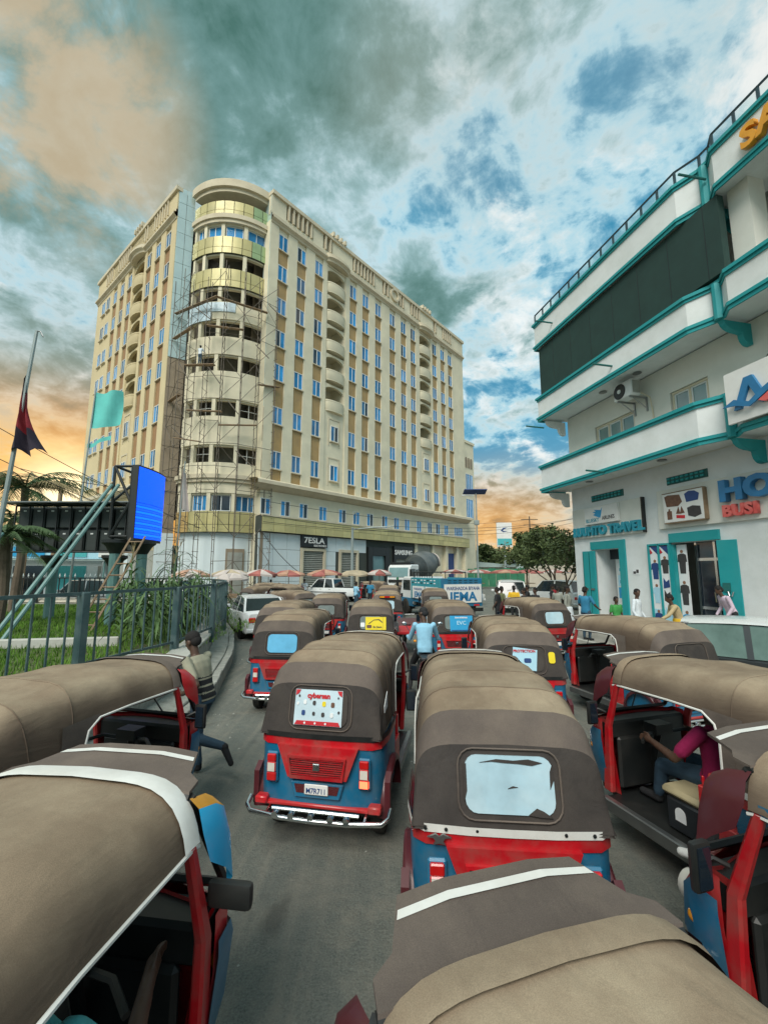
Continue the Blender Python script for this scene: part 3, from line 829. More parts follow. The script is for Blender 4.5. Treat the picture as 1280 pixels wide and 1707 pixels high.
    for a, b in par_open:
        if a > x: pw.box(x, a, -.06, .45, 36.9, 38.9)
        x = b
    pw.box(x, L, -.06, .45, 36.9, 38.9)
    pw.box(0, L, -.04, .42, 36.9, 37.25)
    pw.build('parapet', m_wall, main, at(0, 0, 0), (0, 0, rz), smooth=0)
    cp = MB().box(-.05, L + .12, -.28, .6, 38.9, 39.3)
    cp.build('parapet_coping', 'cream_trim', main, at(0, 0, 0), (0, 0, rz), smooth=0)
    MB().box(.3, L - .3, 1.1, 1.25, 36.9, 38.85).build('roof_wall', 'interior', main, at(0, 0, 0), (0, 0, rz), smooth=0)
    fin = MB().box(-.09, .09, -.2, .42, 0, 1.65).mesh('parapet_fin', 'cream_trim', smooth=0)
    for a, b in par_open:
        n = max(1, int((b - a) / .52))
        for k in range(n):
            put('parapet_fin', fin, main, at(a + (k + .5) * (b - a) / n, 0, 37.25), (0, 0, rz))
    for b in bals:                                                  # ribs over the bow
        for k in range(4):
            MB().box(-.13, .13, -.45, .5, 0, .5).build('roof_rib', 'cream_trim', main, at(b - .9 + .6 * k, 0, 39.3), (0, 0, rz), smooth=0)
    # lower zone
    lower(at, rz)
RC = [1.55, 3.85, 6.2, 11.45, 13.6, 15.9, 18.7, 21.05, 23.2, 28.5, 30.7, 32.8]
def clad(parent, at, rz, x0, x1, z0, z1, nx, nz, mats, depth=.06, gap=.03, y=0, skip=None):
    """cladding panels with open joints, each its own piece"""
    w = (x1 - x0) / nx; h = (z1 - z0) / nz
    for i in range(nx):
        for j in range(nz):
            if skip and skip(x0 + (i + .5) * w, z0 + (j + .5) * h): continue
            m = mats[rw.randrange(len(mats))]
            put('panel', panel_mesh(w - gap, h - gap, m, depth), parent, at(x0 + (i + .5) * w, y, z0 + j * h + gap / 2), (rw.uniform(-.004, .004), 0, rz + rw.uniform(-.004, .004)))
def lower_right(at, rz):
    L = 36.7
    MB().box(.0, L, -.0, .55, 7.25, 9.56).build('band_wall', 'cream', main, at(0, .02, 0), (0, 0, rz), smooth=0)
    for u in (.55, 2.7, 4.85, 7.35, 10.1, 12.25, 14.5, 17.1, 19.35, 21.5, 24.1, 26.6, 28.6, 30.8):
        put_window(main, WINL, *at(u, -.02, 7.4), rz, dark=.4)
    put_window(main, WIN4, *at(34.2, -.02, 7.45), rz)
    MB().box(-.05, L, -.38, .55, 5.85, 7.2).build('band_backing', 'joint', main, at(0, 0, 0), (0, 0, rz), smooth=0)
    clad(main, at, rz, 0, L, 5.85, 7.2, 30, 2, ['gold'], y=-.38)
    MB().box(-.05, L, -.5, -.36, 7.2, 7.28).build('band_trim', 'cream_trim', main, at(0, 0, 0), (0, 0, rz), smooth=0)
    MB().box(0, 23.2, .1, .55, 0, 5.85).build('shop_wall', 'joint', main, at(0, 0, 0), (0, 0, rz), smooth=0)
    holes = [(4.7, 7.85, 4.6), (9.75, 12.65, 4.6), (14.1, 17.8, 5.1), (18.65, 22.4, 5.35)]
    def sk(x, z):
        return any(a - .5 < x < b + .5 and z < t for a, b, t in holes) or (4.6 < x < 7.95 and z > 4.6)
    clad(main, at, rz, 0, 23.2, 0.0, 5.8, 15, 4, ['white_panel'], y=.10, skip=sk)
    # doors with bronze frames and roller shutters
    for a, b, t in holes[:2]:
        MB().box(a, a + .28, -.08, .2, 0, t).box(b - .28, b, -.08, .2, 0, t).box(a + .28, b - .28, -.08, .2, t - .28, t).build('shop_frame', 'cream_trim', main, at(0, 0, 0), (0, 0, rz), smooth=0)
        sh = MB()
        for k in range(24):
            z = k * (t - .3) / 24
            sh.add([(a + .28, .12, z), (b - .28, .12, z), (b - .28, .06, z + .09), (a + .28, .06, z + .09), (b - .28, .12, z + .178), (a + .28, .12, z + .178)], [(0, 1, 2, 3), (3, 2, 4, 5)])
        sh.build('roller_shutter', 'shutter', main, at(0, 0, 0), (0, 0, rz), smooth=0)
    sg = MB().box(4.62, 7.9, -.2, .08, 4.68, 5.8).build('shop_sign', 'sign_black', main, at(0, 0, 0), (0, 0, rz), smooth=0, bevel=.02)
    text('lettering', '7ESLA', .78, .03, 'sign_white', sg, (4.85, -.22, 5.08), bold=.012, xs=1.28)
    text('lettering', 'ELECTRONICS', .26, .01, 'sign_white', sg, (6.1, -.215, 4.76), bold=.004)
    a, b, t = holes[2]
    MB().box(a, a + .75, -.22, .2, 0, t).box(b - .75, b, -.22, .2, 0, t).box(a + .75, b - .75, -.22, .2, t - 1.0, t).build('shop_portal', 'sign_black', main, at(0, 0, 0), (0, 0, rz), smooth=0, bevel=.03)
    MB().box(a + .75, b - .75, .02, .1, 0, t - 1.0).build('shop_glass', 'glass_pale', main, at(0, 0, 0), (0, 0, rz), smooth=0)
    a, b, t = holes[3]
    sg = MB().box(a, b, -.22, .2, 3.8, t).box(a, a + .4, -.2, .2, 0, 3.8).box(b - .4, b, -.2, .2, 0, 3.8).build('shop_sign', 'sign_black', main, at(0, 0, 0), (0, 0, rz), smooth=0)
    text('lettering', 'SAMSUNG', .78, .02, 'sign_white', sg, (a + .1, -.24, 4.35), bold=.02, xs=.98)
    MB().box(a + .4, b - .4, .0, .1, 0, 3.8).build('shop_glass', 'shutter', main, at(0, 0, 0), (0, 0, rz), smooth=0)
    # open loading bays at the far end
    for x in (23.2, 27.2, 30.6, 33.6, 36.1):
        MB().box(x, x + .6, .0, .9, 0, 5.85).build('column', 'cream', main, at(0, 0, 0), (0, 0, rz), smooth=0)
    MB().box(23.8, 36.7, 3.2, 3.5, 0, 5.85).build('bay_back_wall', 'interior', main, at(0, 0, 0), (0, 0, rz), smooth=0)
    MB().box(23.8, 27.2, .3, .4, 3.9, 5.7).build('roller_shutter', 'shutter', main, at(0, 0, 0), (0, 0, rz), smooth=0)
    MB().box(31.3, 33.6, .5, .6, 1.4, 4.9).build('bay_sign', 'print_navy', main, at(0, 0, 0), (0, 0, rz), smooth=0)
def lower_left(at, rz):
    L = 22.0
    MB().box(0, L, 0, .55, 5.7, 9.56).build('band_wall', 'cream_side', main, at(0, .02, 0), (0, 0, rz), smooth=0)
    for k in range(8):
        put_window(main, WINL, *at(1.6 + 2.6 * k, -.02, 7.4), rz, dark=.4, kind='glass_pale')
    MB().box(0, L, -.3, .55, 5.3, 5.7).build('band_trim', 'cream_trim', main, at(0, 0, 0), (0, 0, rz), smooth=0)
    for k in range(7):
        MB().box(.5 + 3.05 * k, 1.3 + 3.05 * k, -.05, .55, 0, 5.3).build('column', 'white_panel', main, at(0, 0, 0), (0, 0, rz), smooth=0)
        MB().box(1.5 + 3.05 * k, 3.35 + 3.05 * k, .3, .4, 0, 4.2).build('roller_shutter', 'shutter', main, at(0, 0, 0), (0, 0, rz), smooth=0)
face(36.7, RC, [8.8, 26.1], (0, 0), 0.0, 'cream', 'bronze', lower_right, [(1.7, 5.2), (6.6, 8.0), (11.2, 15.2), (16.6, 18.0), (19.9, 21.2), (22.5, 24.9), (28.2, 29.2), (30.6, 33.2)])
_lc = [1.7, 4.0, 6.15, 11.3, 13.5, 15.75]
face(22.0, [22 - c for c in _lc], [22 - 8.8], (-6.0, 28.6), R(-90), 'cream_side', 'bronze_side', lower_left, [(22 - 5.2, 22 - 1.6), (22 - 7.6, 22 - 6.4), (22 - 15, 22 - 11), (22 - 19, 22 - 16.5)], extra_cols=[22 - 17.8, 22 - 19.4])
# ring ornament in the long parapet
rg = MB(); n = 24
prof = [(.62, -.30), (.86, -.30), (.86, .1), (.62, .1), (.62, -.30)]
rg.loft([[(19.0 + r * math.cos(2 * math.pi * k / n), y, 38.1 + r * math.sin(2 * math.pi * k / n)) for k in range(n)] for r, y in prof], True, False)
rg.build('ring_ornament', 'cream_trim', main, smooth=30)
# back of the block and its roof
MB().box(.4, 36.6, 2.9, 26, 36.0, 36.9).box(-5.6, .4, 7.4, 26, 36.0, 36.9).build('roof_slab', 'interior_wall', main, smooth=0)
MB().box(36.3, 36.7, .95, 26, 0, 36.2).build('end_wall', 'cream', main, smooth=0)
for z0, z1 in ROWS[2:]:
    MB().box(36.7, 37.35, 6, 8.4, z0 - 1.0, z0 + .2).build('balcony', 'cream', main, smooth=0)
# lower wing at the far end
MB().box(36.75, 40.0, .25, 14, 0, 22.6).box(36.7, 40.15, .1, 14.1, 22.6, 23.0).build('wing_wall', 'cream', main, smooth=0)
WINW = window_meshes(2.2, 3.0, 4)
for z in (10.6, 14.6): put_window(main, WINW, 38.3, .2, z, 0, sill=False)
for k in range(3):
    aw = [(-.28, 0), (.28, 0), (.28, 1.4)] + [(.28 * math.cos(math.pi * q / 6), 1.4 + .28 * math.sin(math.pi * q / 6)) for q in range(1, 6)] + [(-.28, 1.4)]
    MB().prism(aw, .18, .24).build('arched_niche', 'brown_sub', main, (37.5 + .8 * k, 0, 18.6), smooth=0)

# curved corner tower, in its own frame (front = -y), parts of the same building
TC = main.matrix_basis.inverted() @ Vector((-15.1, 41.4, 0)) if False else None
_ca, _sa = math.cos(-R(90 - HB)), math.sin(-R(90 - HB))
_dx, _dy = -15.1 - BO.x, 41.4 - BO.y
TL = (_ca * _dx - _sa * _dy, _sa * _dx + _ca * _dy, 0)
TR = (0, 0, R(-45))
RT = 5.0
def arc(r, a0, a1, n):
    return [(r * math.sin(R(a0 + (a1 - a0) * k / n)), -r * math.cos(R(a0 + (a1 - a0) * k / n))) for k in range(n + 1)]
def arc_slab(mb, r0, r1, a0, a1, z0, z1, n=10):
    o = arc(r1, a0, a1, n); i = arc(r0, a0, a1, n)[::-1]
    return mb.prism(o + i, z0, z1, 'z')
def tpart(name, mb, m, **k):
    return mb.build(name, m, main, TL, TR, **k)
A0, A1 = -45, 46
BAY = [-42, -26, -5, 19, 44]
tpart('tower_roof_ring', arc_slab(arc_slab(MB(), 3.4, 5.35, A0 - 2, A1 + 2, 38.55, 39.3, 20), 3.6, 5.1, A0, A1, 38.15, 38.55, 20), 'cream_trim', smooth=30)
tpart('tower_cornice', arc_slab(arc_slab(MB(), 3, 5.3, A0, A1, 35.25, 35.7, 20), 3, 5.15, A0, A1, 34.9, 35.25, 20), 'cream_trim', smooth=30)
tpart('tower_ledge', arc_slab(arc_slab(MB(), 3, 5.35, A0, A1, 10.35, 10.7, 20), 3, 5.2, A0, A1, 10.05, 10.35, 20), 'cream_trim', smooth=30)
tpart('tower_core', MB().prism(arc(2.1, -90, 90, 12) + [(2.1, 3), (-2.1, 3)], 0, 38, 'z'), 'interior', smooth=30)
tpart('tower_back_wall', MB().box(-4.6, 4.6, .6, .9, 5.6, 38.2), 'interior', smooth=0)
def gold_band(z0, z1, special=None):
    tpart('band_backing', arc_slab(MB(), 4.5, RT, A0, A1, z0, z1, 20), 'joint', smooth=30)
    na = 9; nz = 2
    for i in range(na):
        a0 = A0 + (A1 - A0) * i / na; a1 = A0 + (A1 - A0) * (i + 1) / na
        for j, (f0, f1) in enumerate(((0, .36), (.36, 1))):
            m = 'gold'
            if special == 'top' and i >= 7: m = 'gold_green'
            if special == 'low' and i < 2: m = 'gold_orange'
            arc_slab(mb := MB(), RT + .005, RT + .06, a0 + .35, a1 - .35, z0 + (z1 - z0) * f0 + .02, z0 + (z1 - z0) * f1 - .02, 3)
            tpart('panel', mb, m, smooth=30)
gold_band(35.75, 37.2, 'top'); gold_band(31.8, 33.5, 'top'); gold_band(28.4, 30.2); gold_band(5.7, 7.5, 'low')
for z0, z1 in ((21.8, 23.5), (17.6, 20.2), (13.4, 16.0), (10.7, 11.8), (9.1, 10.05)):
    tpart('tower_band', arc_slab(MB(), 4.4, RT, A0, A1, z0, z1, 20), 'cream', smooth=30)
tpart('tower_band', arc_slab(MB(), 4.4, RT - .02, A0, A1, 25.2, 26.9, 20), 'cream', smooth=30)
arc_slab(mb := MB(), RT, RT + .05, -44, 12, 25.9, 26.8, 12); tpart('plastic_wrap', mb, 'film', smooth=30)
arc_slab(mb := MB(), RT + .06, RT + .12, -46, -12, 25.0, 25.8, 10); tpart('plastic_wrap', mb, 'film', smooth=30)
for z in (37.1, 33.4, 30.1, 26.8, 23.4, 20.1, 15.9, 11.7, 7.4):
    arc_slab(mb := MB(), 2.0, 4.9, A0, A1, z - .25, z, 16); tpart('floor_slab', mb, 'interior_wall', smooth=30)
OPN = [(37.2, 38.2), (30.2, 31.8), (26.9, 28.4), (23.5, 25.2), (20.2, 21.8), (16.0, 17.6), (11.8, 13.4)]
for z0, z1 in OPN[1:] + [(33.5, 34.9), (7.5, 9.1)]:
    for a in BAY:
        arc_slab(mb := MB(), 4.6, RT - .04, a - 1.9, a + 1.9, z0, z1, 3); tpart('tower_column', mb, 'cream', smooth=30)
    tpart('lintel', arc_slab(MB(), 4.5, 4.85, A0, A1, z1 - .14, z1, 18), 'cream', smooth=30)
for (z0, z1), kinds in (((33.5, 34.78), 'bbbb'), ((7.55, 8.95), 'dbdb')):
    for i in range(4):
        a0, a1 = BAY[i] + 2.4, BAY[i + 1] - 2.4
        p0 = Vector(arc(4.72, a0, a0 + 1, 1)[0]); p1 = Vector(arc(4.72, a1, a1 + 1, 1)[0]); d = p1 - p0
        ang = math.atan2(d.y, d.x); mid = (p0 + p1) / 2
        k = kinds[i]
        ca, sa = math.cos(R(-45)), math.sin(R(-45))
        wm = window_meshes(d.length, z1 - z0, 3 if (k == 'b' and z0 < 10) else 2)
        put_window(main, wm, TL[0] + ca * mid.x - sa * mid.y, TL[1] + sa * mid.x + ca * mid.y, z0, ang + R(-45), dark=0, sill=False, kind='glass_blue' if k == 'b' else 'glass_dark')
for zb in (13.4, 11.8, 16.0):                                      # bare window frames standing in two open floors
    pass
for (z0, z1) in ((11.8, 13.4), (16.0, 17.6)):
    for i in (0, 1, 3):
        a0, a1 = BAY[i] + 2.4, BAY[i + 1] - 2.4; am = (a0 + a1) / 2
        p = arc(4.6, a0, a1, 2)
        mb = MB()
        mb.tube([(p[0][0], p[0][1], z0 + .8), (p[1][0], p[1][1], z0 + .8), (p[2][0], p[2][1], z0 + .8)], .03, 4).tube([(p[1][0], p[1][1], z0), (p[1][0], p[1][1], z1)], .03, 4)
        tpart('window_bar', mb, 'frame_white', smooth=0)
# ground floor of the tower, set back
tpart('tower_base', arc_slab(MB(), 3.2, 4.6, A0, A1, 0, 5.7, 16), 'white_panel', smooth=30)
arc_slab(mb := MB(), 4.6, 4.72, 14, 33, 0, 4.3, 6); tpart('tower_door_frame', mb, 'brown_sub', smooth=30)
arc_slab(mb := MB(), 4.72, 4.78, 16, 31, 0, 4.0, 6); tpart('tower_door', mb, 'shutter', smooth=30)
# clad piers either side of the tower
def wpt(x, y):
    dx_, dy_ = x - BO.x, y - BO.y
    return (_ca * dx_ - _sa * dy_, _sa * dx_ + _ca * dy_)
for (pa, pb, zc) in (((-19.79, 37.04), (-18.55, 37.85), 21.9), ((-11.75, 38.25), (-10.9, 37.4), 17.3)):
    a = Vector(wpt(*pa)); b = Vector(wpt(*pb)); d = (b - a); ln = d.length; ang = math.atan2(d.y, d.x)
    MB().box(.02, ln - .05, .05, .45, 0, 38.85).build('pier', 'brown_sub', main, (a.x, a.y, 0), (0, 0, ang), smooth=0)
    def atp(x, y, z, a=a, ang=ang): return (a.x + math.cos(ang) * x - math.sin(ang) * y, a.y + math.sin(ang) * x + math.cos(ang) * y, z)
    clad(main, atp, ang, 0, ln, zc, 39.3, 2, int((39.3 - zc) / 1.55), ['alu_panel'], y=.05, gap=.035)
    clad(main, atp, ang, 0, ln, 10.7, zc - .1, 2, 4, ['brown_sub'], y=.05, gap=.05)
    clad(main, atp, ang, 0, ln, 0.05, 5.7, 1, 3, ['white_panel'], y=.05, gap=.035)

# ------------------------------------------------------------------ scaffold round the tower
sc = empty('scaffold', (-15.1, 41.4, 0), R(5.1))
tag(sc, 'rusty tube scaffold climbing the curved corner of the cream building', 'scaffold')
sang = [-52, -36, -24, -10, 4, 20, 34, 50]
rs = random.Random(5)
def sp(a, r, z): return Vector((r * math.sin(R(a)), -r * math.cos(R(a)), z))
for i, a in enumerate(sang):
    zt = 28.5 if i in (2, 3) else (30.2 if i in (4, 5) else 28.2 + rs.random() * 2)
    for r in (5.45, 6.15):
        MB().tube([sp(a, r, 0), sp(a + rs.uniform(-.6, .6), r, zt)], .032, 5).build('standard', 'scaf', sc, smooth=0)
    mb = MB(); z = 1.0
    while z < zt - .5:
        mb.tube([sp(a, 5.3, z), sp(a, 6.3, z)], .022, 4); z += 1.0
        if rs.random() < .45: mb.tube([sp(a, 5.45, z), sp(a, 6.15, z - 1)], .02, 4)
    tag(mb.build('ladder_frame', 'scaf', sc, smooth=0), kind='stuff')
for i in range(len(sang) - 1):
    mb = MB()
    for k in range(14):
        z = 1.2 + 2.0 * k
        if rs.random() < .62: mb.tube([sp(sang[i], 6.15, z), sp(sang[i + 1], 6.15, z + rs.uniform(-.1, .1))], .024, 4)
        if rs.random() < .5: mb.tube([sp(sang[i], 6.15, z), sp(sang[i + 1], 6.15, z + 2)] if rs.random() < .5 else [sp(sang[i], 6.15, z + 2), sp(sang[i + 1], 6.15, z)], .022, 4)
    tag(mb.build('brace_set', 'scaf', sc, smooth=0), kind='stuff')
for a0, a1, z, tilt in ((-50, -2, 26.1, .6), (-2, 40, 26.6, -.4), (-50, -24, 23.6, 0.3), (-10, 20, 23.9, -.1), (-54, -34, 17.6, .2), (-36, -10, 13.9, -.6), (-24, 6, 16.2, -.2), (34, 56, 19.0, .5), (4, 34, 14.8, .4)):
    p0, p1 = sp(a0, 6.05, z), sp(a1, 6.05, z + tilt)
    d = p1 - p0; mid = (p0 + p1) / 2
    MB().box(-d.length / 2, d.length / 2, -.16, .16, -.03, .03).build('plank', 'wood', sc, mid, (0, -math.atan2(d.z, Vector((d.x, d.y)).length), math.atan2(d.y, d.x)), smooth=0)
for a, z, l in ((-34, 20.6, 2.4), (-6, 19.9, 2.6), (10, 17.0, 2.2), (-20, 25.6, 2.0), (30, 22.6, 2.3), (18, 12.6, 2.4), (-40, 15.0, 2.2), (40, 27.0, 2.6)):
    p = sp(a, 6.2, z); MB().tube([p, p + Vector((rs.uniform(.8, 1.6), -.3, -l * .6))], .045, 5).build('loose_pole', 'scaf', sc, smooth=0)
# ------------------------------------------------------------------ white and teal building on the right (own frame: x towards the camera, -y = street side)
RB = empty('corner_shop_building', (8.46, 19.10, 0), R(-77.5))
tag(RB, 'white building with teal balcony trims, dark screen and ground floor shops', 'building')
FX1 = 16.5
def rbx(name, m, *b, parent=None, **k):
    mb = MB()
    for q in b: mb.box(*q)
    k.setdefault('smooth', 0)
    return mb.build(name, m, parent or RB, **k)
# ground floor wall with the two door openings (x 1.25-2.95 and 4.95-6.65)
D1, D2 = (1.3, 2.65), (4.95, 6.55)
rbx('ground_wall', 'plaster_white', (0, D1[0], 0, .35, 0, 6.0), (D1[1], D2[0], 0, .35, 0, 6.0), (D2[1], FX1, 0, .35, 0, 6.0), (D1[0], D1[1], 0, .35, 3.3, 6.0), (D2[0], D2[1], 0, .35, 3.35, 6.0))
rbx('end_wall', 'plaster_white', (0, .35, .36, 14, 0, 14.1))
rbx('upper_wall', 'plaster_cream', (0, 1.75, 0, .35, 6.0, 9.35), (1.75, 3.85, 0, .35, 6.0, 7.25), (1.75, 3.85, 0, .35, 8.38, 9.35), (3.85, 5.4, 0, .35, 6.0, 9.35), (5.4, 6.75, 0, .35, 6.0, 7.25), (5.4, 6.75, 0, .35, 8.38, 9.35), (6.75, FX1, 0, .35, 6.0, 9.35))
rbx('top_wall', 'plaster_cream', (0.1, FX1, .6, .95, 9.35, 14.0))
rbx('back_wall', 'plaster_white', (0, FX1, 10, 10.3, 0, 14))
rbx('interior_wall', 'interior', (.4, FX1, 2.6, 2.8, .1, 5.9))
rbx('roof_slab', 'plaster_cream', (-.2, FX1, -.9, 10, 13.6, 13.9))
# horizontal board joints in the recessed top wall
for k in range(6):
    rbx('cladding_board', 'plaster_cream', (9.3, FX1, .56, .6, 10.45 + .4 * k, 10.82 + .4 * k))
rbx('column', 'plaster_cream', (8.45, 9.0, -.75, -.2, 10.4, 12.9))
# balconies: fascia polyline (x, out)
FP = [(-.42, 1.2), (7.3, 1.2), (7.9, .95), (8.2, .95), (8.5, 1.2), (FX1, 1.2)]
def fascia(z0, z1, name, inset=0.0, end_round=False):
    base = [(x, -(o - inset)) for x, o in FP]
    th = .14
    inner = [(x, y + th) for x, y in base]
    mb = MB()
    poly = base + inner[::-1]
    mb.prism(poly, z0, z1, 'z')
    mb.build(name, 'plaster_white', RB, smooth=0)
    # return at the far end
    rbx('balcony_return', 'plaster_white', (-.42, -.28, -(1.2 - inset) + th, .0, z0, z1))
    # soffit slab
    sl = [(x, -(o - inset) + .02) for x, o in FP] + [(FX1, .3), (-.40, .3)]
    MB().prism(sl, z0 + .02, z0 + .2, 'z').build('balcony_slab', 'plaster_white', RB, smooth=0)
    # stepped teal mouldings, two at the foot and two at the head
    for za, zb, o in ((z0 - .09, z0 + .015, .04), (z0 + .02, z0 + .115, .08), (z1 - .115, z1 - .03, .04), (z1 - .025, z1 + .075, .09)):
        out = [(x + (-o if i == 0 else 0), y - o) for i, (x, y) in enumerate(base)]
        inn = [(x, y + (th + .03 if za > z1 - .1 else .01)) for x, y in base]
        MB().prism(out + inn[::-1], za, zb, 'z').build('moulding', 'teal', RB, smooth=0)
        rbx('moulding', 'teal', (-.42 - o, -.41, -(1.2 - inset) + .012, .0, za, zb))
    # post at the jog
    pz = MB().prism([(7.93, -.93), (7.93, -1.02), (8.02, -1.10), (8.10, -1.10), (8.18, -1.02), (8.18, -.93)], z0 - .06, z1 + .0, 'z')
    pz.build('teal_post', 'teal', RB, smooth=0)
    # curved bracket under the post and at the far end
    for xb, m in ((8.05, 'teal'), (-.25, 'plaster_white')):
        pr = [(-.98, z0 - .10), (0, z0 - .10), (0, z0 - .72), (-.08, z0 - .72)] + [(-.08 - .24 * math.sin(q * math.pi / 10), z0 - .72 + .32 * (1 - math.cos(q * math.pi / 10))) for q in range(1, 6)] + [(-.42, z0 - .38)] + [(-.42 - .5 * math.sin(q * math.pi / 10), z0 - .38 + .24 * (1 - math.cos(q * math.pi / 10))) for q in range(1, 6)]
        MB().prism(pr, xb - .08, xb + .08, 'x').build('bracket', m, RB, smooth=0)
fascia(6.02, 7.12, 'balcony_front')
fascia(9.37, 10.36, 'balcony_front')
fascia(12.88, 14.05, 'roof_front')
# stair head at the far end of the roof
rbx('stair_head', 'plaster_white', (-.2, 1.0, .3, 3.0, 14.05, 15.3))
rbx('stair_head_coping', 'teal', (-.3, 1.1, .2, 3.1, 15.3, 15.5))
# roof railing with glass
top = [(x, -(o - .07)) for x, o in FP]
for i in range(len(top) - 1):
    (xa, ya), (xb, yb) = top[i], top[i + 1]
    n = max(1, round((xb - xa) / .62))
    MB().tube([(xa, ya, 14.62), (xb, yb, 14.62)], .035, 6).build('top_rail', 'rail', RB)
    for k in range(n):
        f0, f1 = k / n, (k + 1) / n
        x0, y0, x1, y1 = xa + (xb - xa) * f0, ya + (yb - ya) * f0, xa + (xb - xa) * f1, ya + (yb - ya) * f1
        MB().box(-.035, .035, -.02, .02, 14.1, 14.6).build('rail_post', 'rail', RB, (x0, y0, 0), smooth=0)
        MB().add([(x0 + .05, y0, 14.18), (x1 - .05, y1, 14.18), (x1 - .05, y1, 14.55), (x0 + .05, y0, 14.55)], [(0, 1, 2, 3)]).build('rail_glass', 'glass_rail', RB, smooth=0)
# dark screen between upper balcony and roof
scr = rbx('dark_screen', 'screen_dark', (-.25, 8.45, -1.12, -.9, 10.5, 12.78))
for k in range(7):
    rbx('screen_seam', 'sign_black', (.8 + 1.2 * k, .815 + 1.2 * k, -1.124, -1.11, 10.52, 12.76), parent=scr)
# drain spouts and downlights
for x, z in ((4.3, 9.75), (-.2, 8.95), (1.0, 13.4), (8.2, 13.5), (3.6, 6.0)):
    MB().tube([(x, -1.1, z), (x - .08, -1.95, z + .05)], .035, 6).build('drain_spout', 'teal_dark', RB)
for x, z in ((1.9, 6.03), (5.4, 6.03), (3.0, 9.38), (4.7, 9.38), (10.5, 6.03), (10.5, 9.38)):
    MB().lathe([(0, .13), (-.025, .15), (-.03, .09)], 16, 'z', (x, -.55, z)).build('downlight', 'steel', RB)
# first floor windows
def rwin(x0, x1, z0, z1, n):
    w = MB(); t = .07
    w.box(x0, x1, .05, .2, z0, z0 + t).box(x0, x1, .05, .2, z1 - t, z1)
    for k in range(n + 1):
        x = x0 + (x1 - x0 - t) * k / n; w.box(x, x + t, .06, .19, z0 + t, z1 - t)
    o = w.build('window', 'cream_trim', RB, smooth=0)
    for k in range(n):
        xa = x0 + (x1 - x0 - t) * k / n + t; xb = x0 + (x1 - x0 - t) * (k + 1) / n
        f = MB(); q = .045
        f.box(xa, xb, .08, .15, z0 + t, z0 + t + q).box(xa, xb, .08, .15, z1 - t - q, z1 - t).box(xa, xa + q, .08, .15, z0 + t + q, z1 - t - q).box(xb - q, xb, .08, .15, z0 + t + q, z1 - t - q)
        f.build('sash', 'frame_white', o, smooth=0)
        rbx('pane', 'glass_pale', (xa + q, xb - q, .11, .13, z0 + t + q, z1 - t - q), parent=o)
rwin(1.78, 3.83, 7.27, 8.36, 3)
rwin(5.43, 6.72, 7.27, 8.36, 2)
# ventilation grilles
for x0, x1 in ((1.3, 3.05), (5.0, 6.45)):
    g = MB().box(x0, x1, -.03, .0, 5.28, 5.54)
    n = int((x1 - x0) / .18)
    gb = g.build('vent_grille', 'teal_dark', RB, smooth=0)
    for k in range(n):
        for z in (5.33, 5.44):
            rbx('grille_bar', 'teal', (x0 + .04 + k * (x1 - x0 - .08) / n, x0 + .04 + (k + .62) * (x1 - x0 - .08) / n, -.07, -.03, z, z + .06), parent=gb)
# air conditioner
ac = empty('air_conditioner', (0, 0, 0)); ac.parent = None
ac.location = RB.location; ac.rotation_euler = RB.rotation_euler
tag(ac, 'white air conditioner unit on a bracket under the upper balcony', 'air conditioner')
MB().box(3.75, 4.6, -.75, -.35, 8.62, 9.22).build('casing', 'frame_white', ac, bevel=.03, smooth=40)
MB().lathe([(-.765, .05), (-.775, .26), (-.76, .28), (-.755, .28)], 24, 'y', (4.05, 0, 8.92)).build('fan_grille', 'sign_black', ac)
MB().lathe([(-.79, .01), (-.795, .07), (-.77, .08)], 16, 'y', (4.05, 0, 8.92)).build('fan_hub', 'frame_white', ac)
MB().box(4.6, 4.62, -.7, -.4, 8.7, 9.15).build('side_grille', 'shutter', ac, smooth=0)
for x in (3.9, 4.45):
    MB().box(x, x + .05, -.75, .0, 8.56, 8.62).box(x, x + .05, -.05, .0, 8.1, 8.56).tube([(x + .025, -.6, 8.57), (x + .025, -.03, 8.2)], .02, 5).build('bracket', 'steel', ac, smooth=0)
MB().tube([(4.62, -.4, 8.7), (4.75, -.15, 8.5), (4.7, -.04, 8.1), (4.75, -.03, 7.3)], .02, 6).build('hose', 'cream_trim', ac)
# signs
def rsign(name, label, x0, x1, z0, z1, m, d=.10):
    o = empty(name, RB.location, R(-77.5)); tag(o, label, 'sign')
    MB().box(x0, x1, -d, -.005, z0, z1).build('board', m, o, bevel=.01, smooth=0)
    return o
s1 = rsign('shop_sign', 'pale sign with teal raised travel letters over the narrow door', .08, 3.97, 3.80, 5.07, 'plaster_cream', .09)
b1 = MB().box(1.02, 2.9, -.2, -.09, 4.33, 5.03).build('panel', 'sign_white', s1, smooth=0, bevel=.01)
text('lettering', 'BLUESKY', .21, .004, 'letter_cyan', b1, (1.10, -.203, 4.42), bold=.003, xs=.92)
text('lettering', 'AIRLINES', .21, .004, 'print_dark', b1, (2.05, -.203, 4.46), bold=.002, xs=.8)
bird = [(1.75, 4.62), (1.95, 4.55), (2.02, 4.72), (2.08, 4.96), (2.0, 4.86), (1.6, 4.92), (1.72, 4.84), (1.52, 4.82), (1.68, 4.76), (1.55, 4.70)]
MB().prism(bird, -.206, -.2).build('bird_emblem', 'print_blue', b1, smooth=0)
text('lettering', 'LUUHTO TRAVEL', .50, .05, 'letter_cyan', s1, (.18, -.14, 3.90), bold=.022, xs=.98)
rbx('side_edge', 'sign_black', (3.95, 4.0, -.14, -.0, 3.80, 5.07), parent=s1)
s2 = rsign('shop_sign', 'long pale sign with big blue letters and a clothes picture', 4.6, 10.5, 3.83, 5.14, 'plaster_cream', .09)
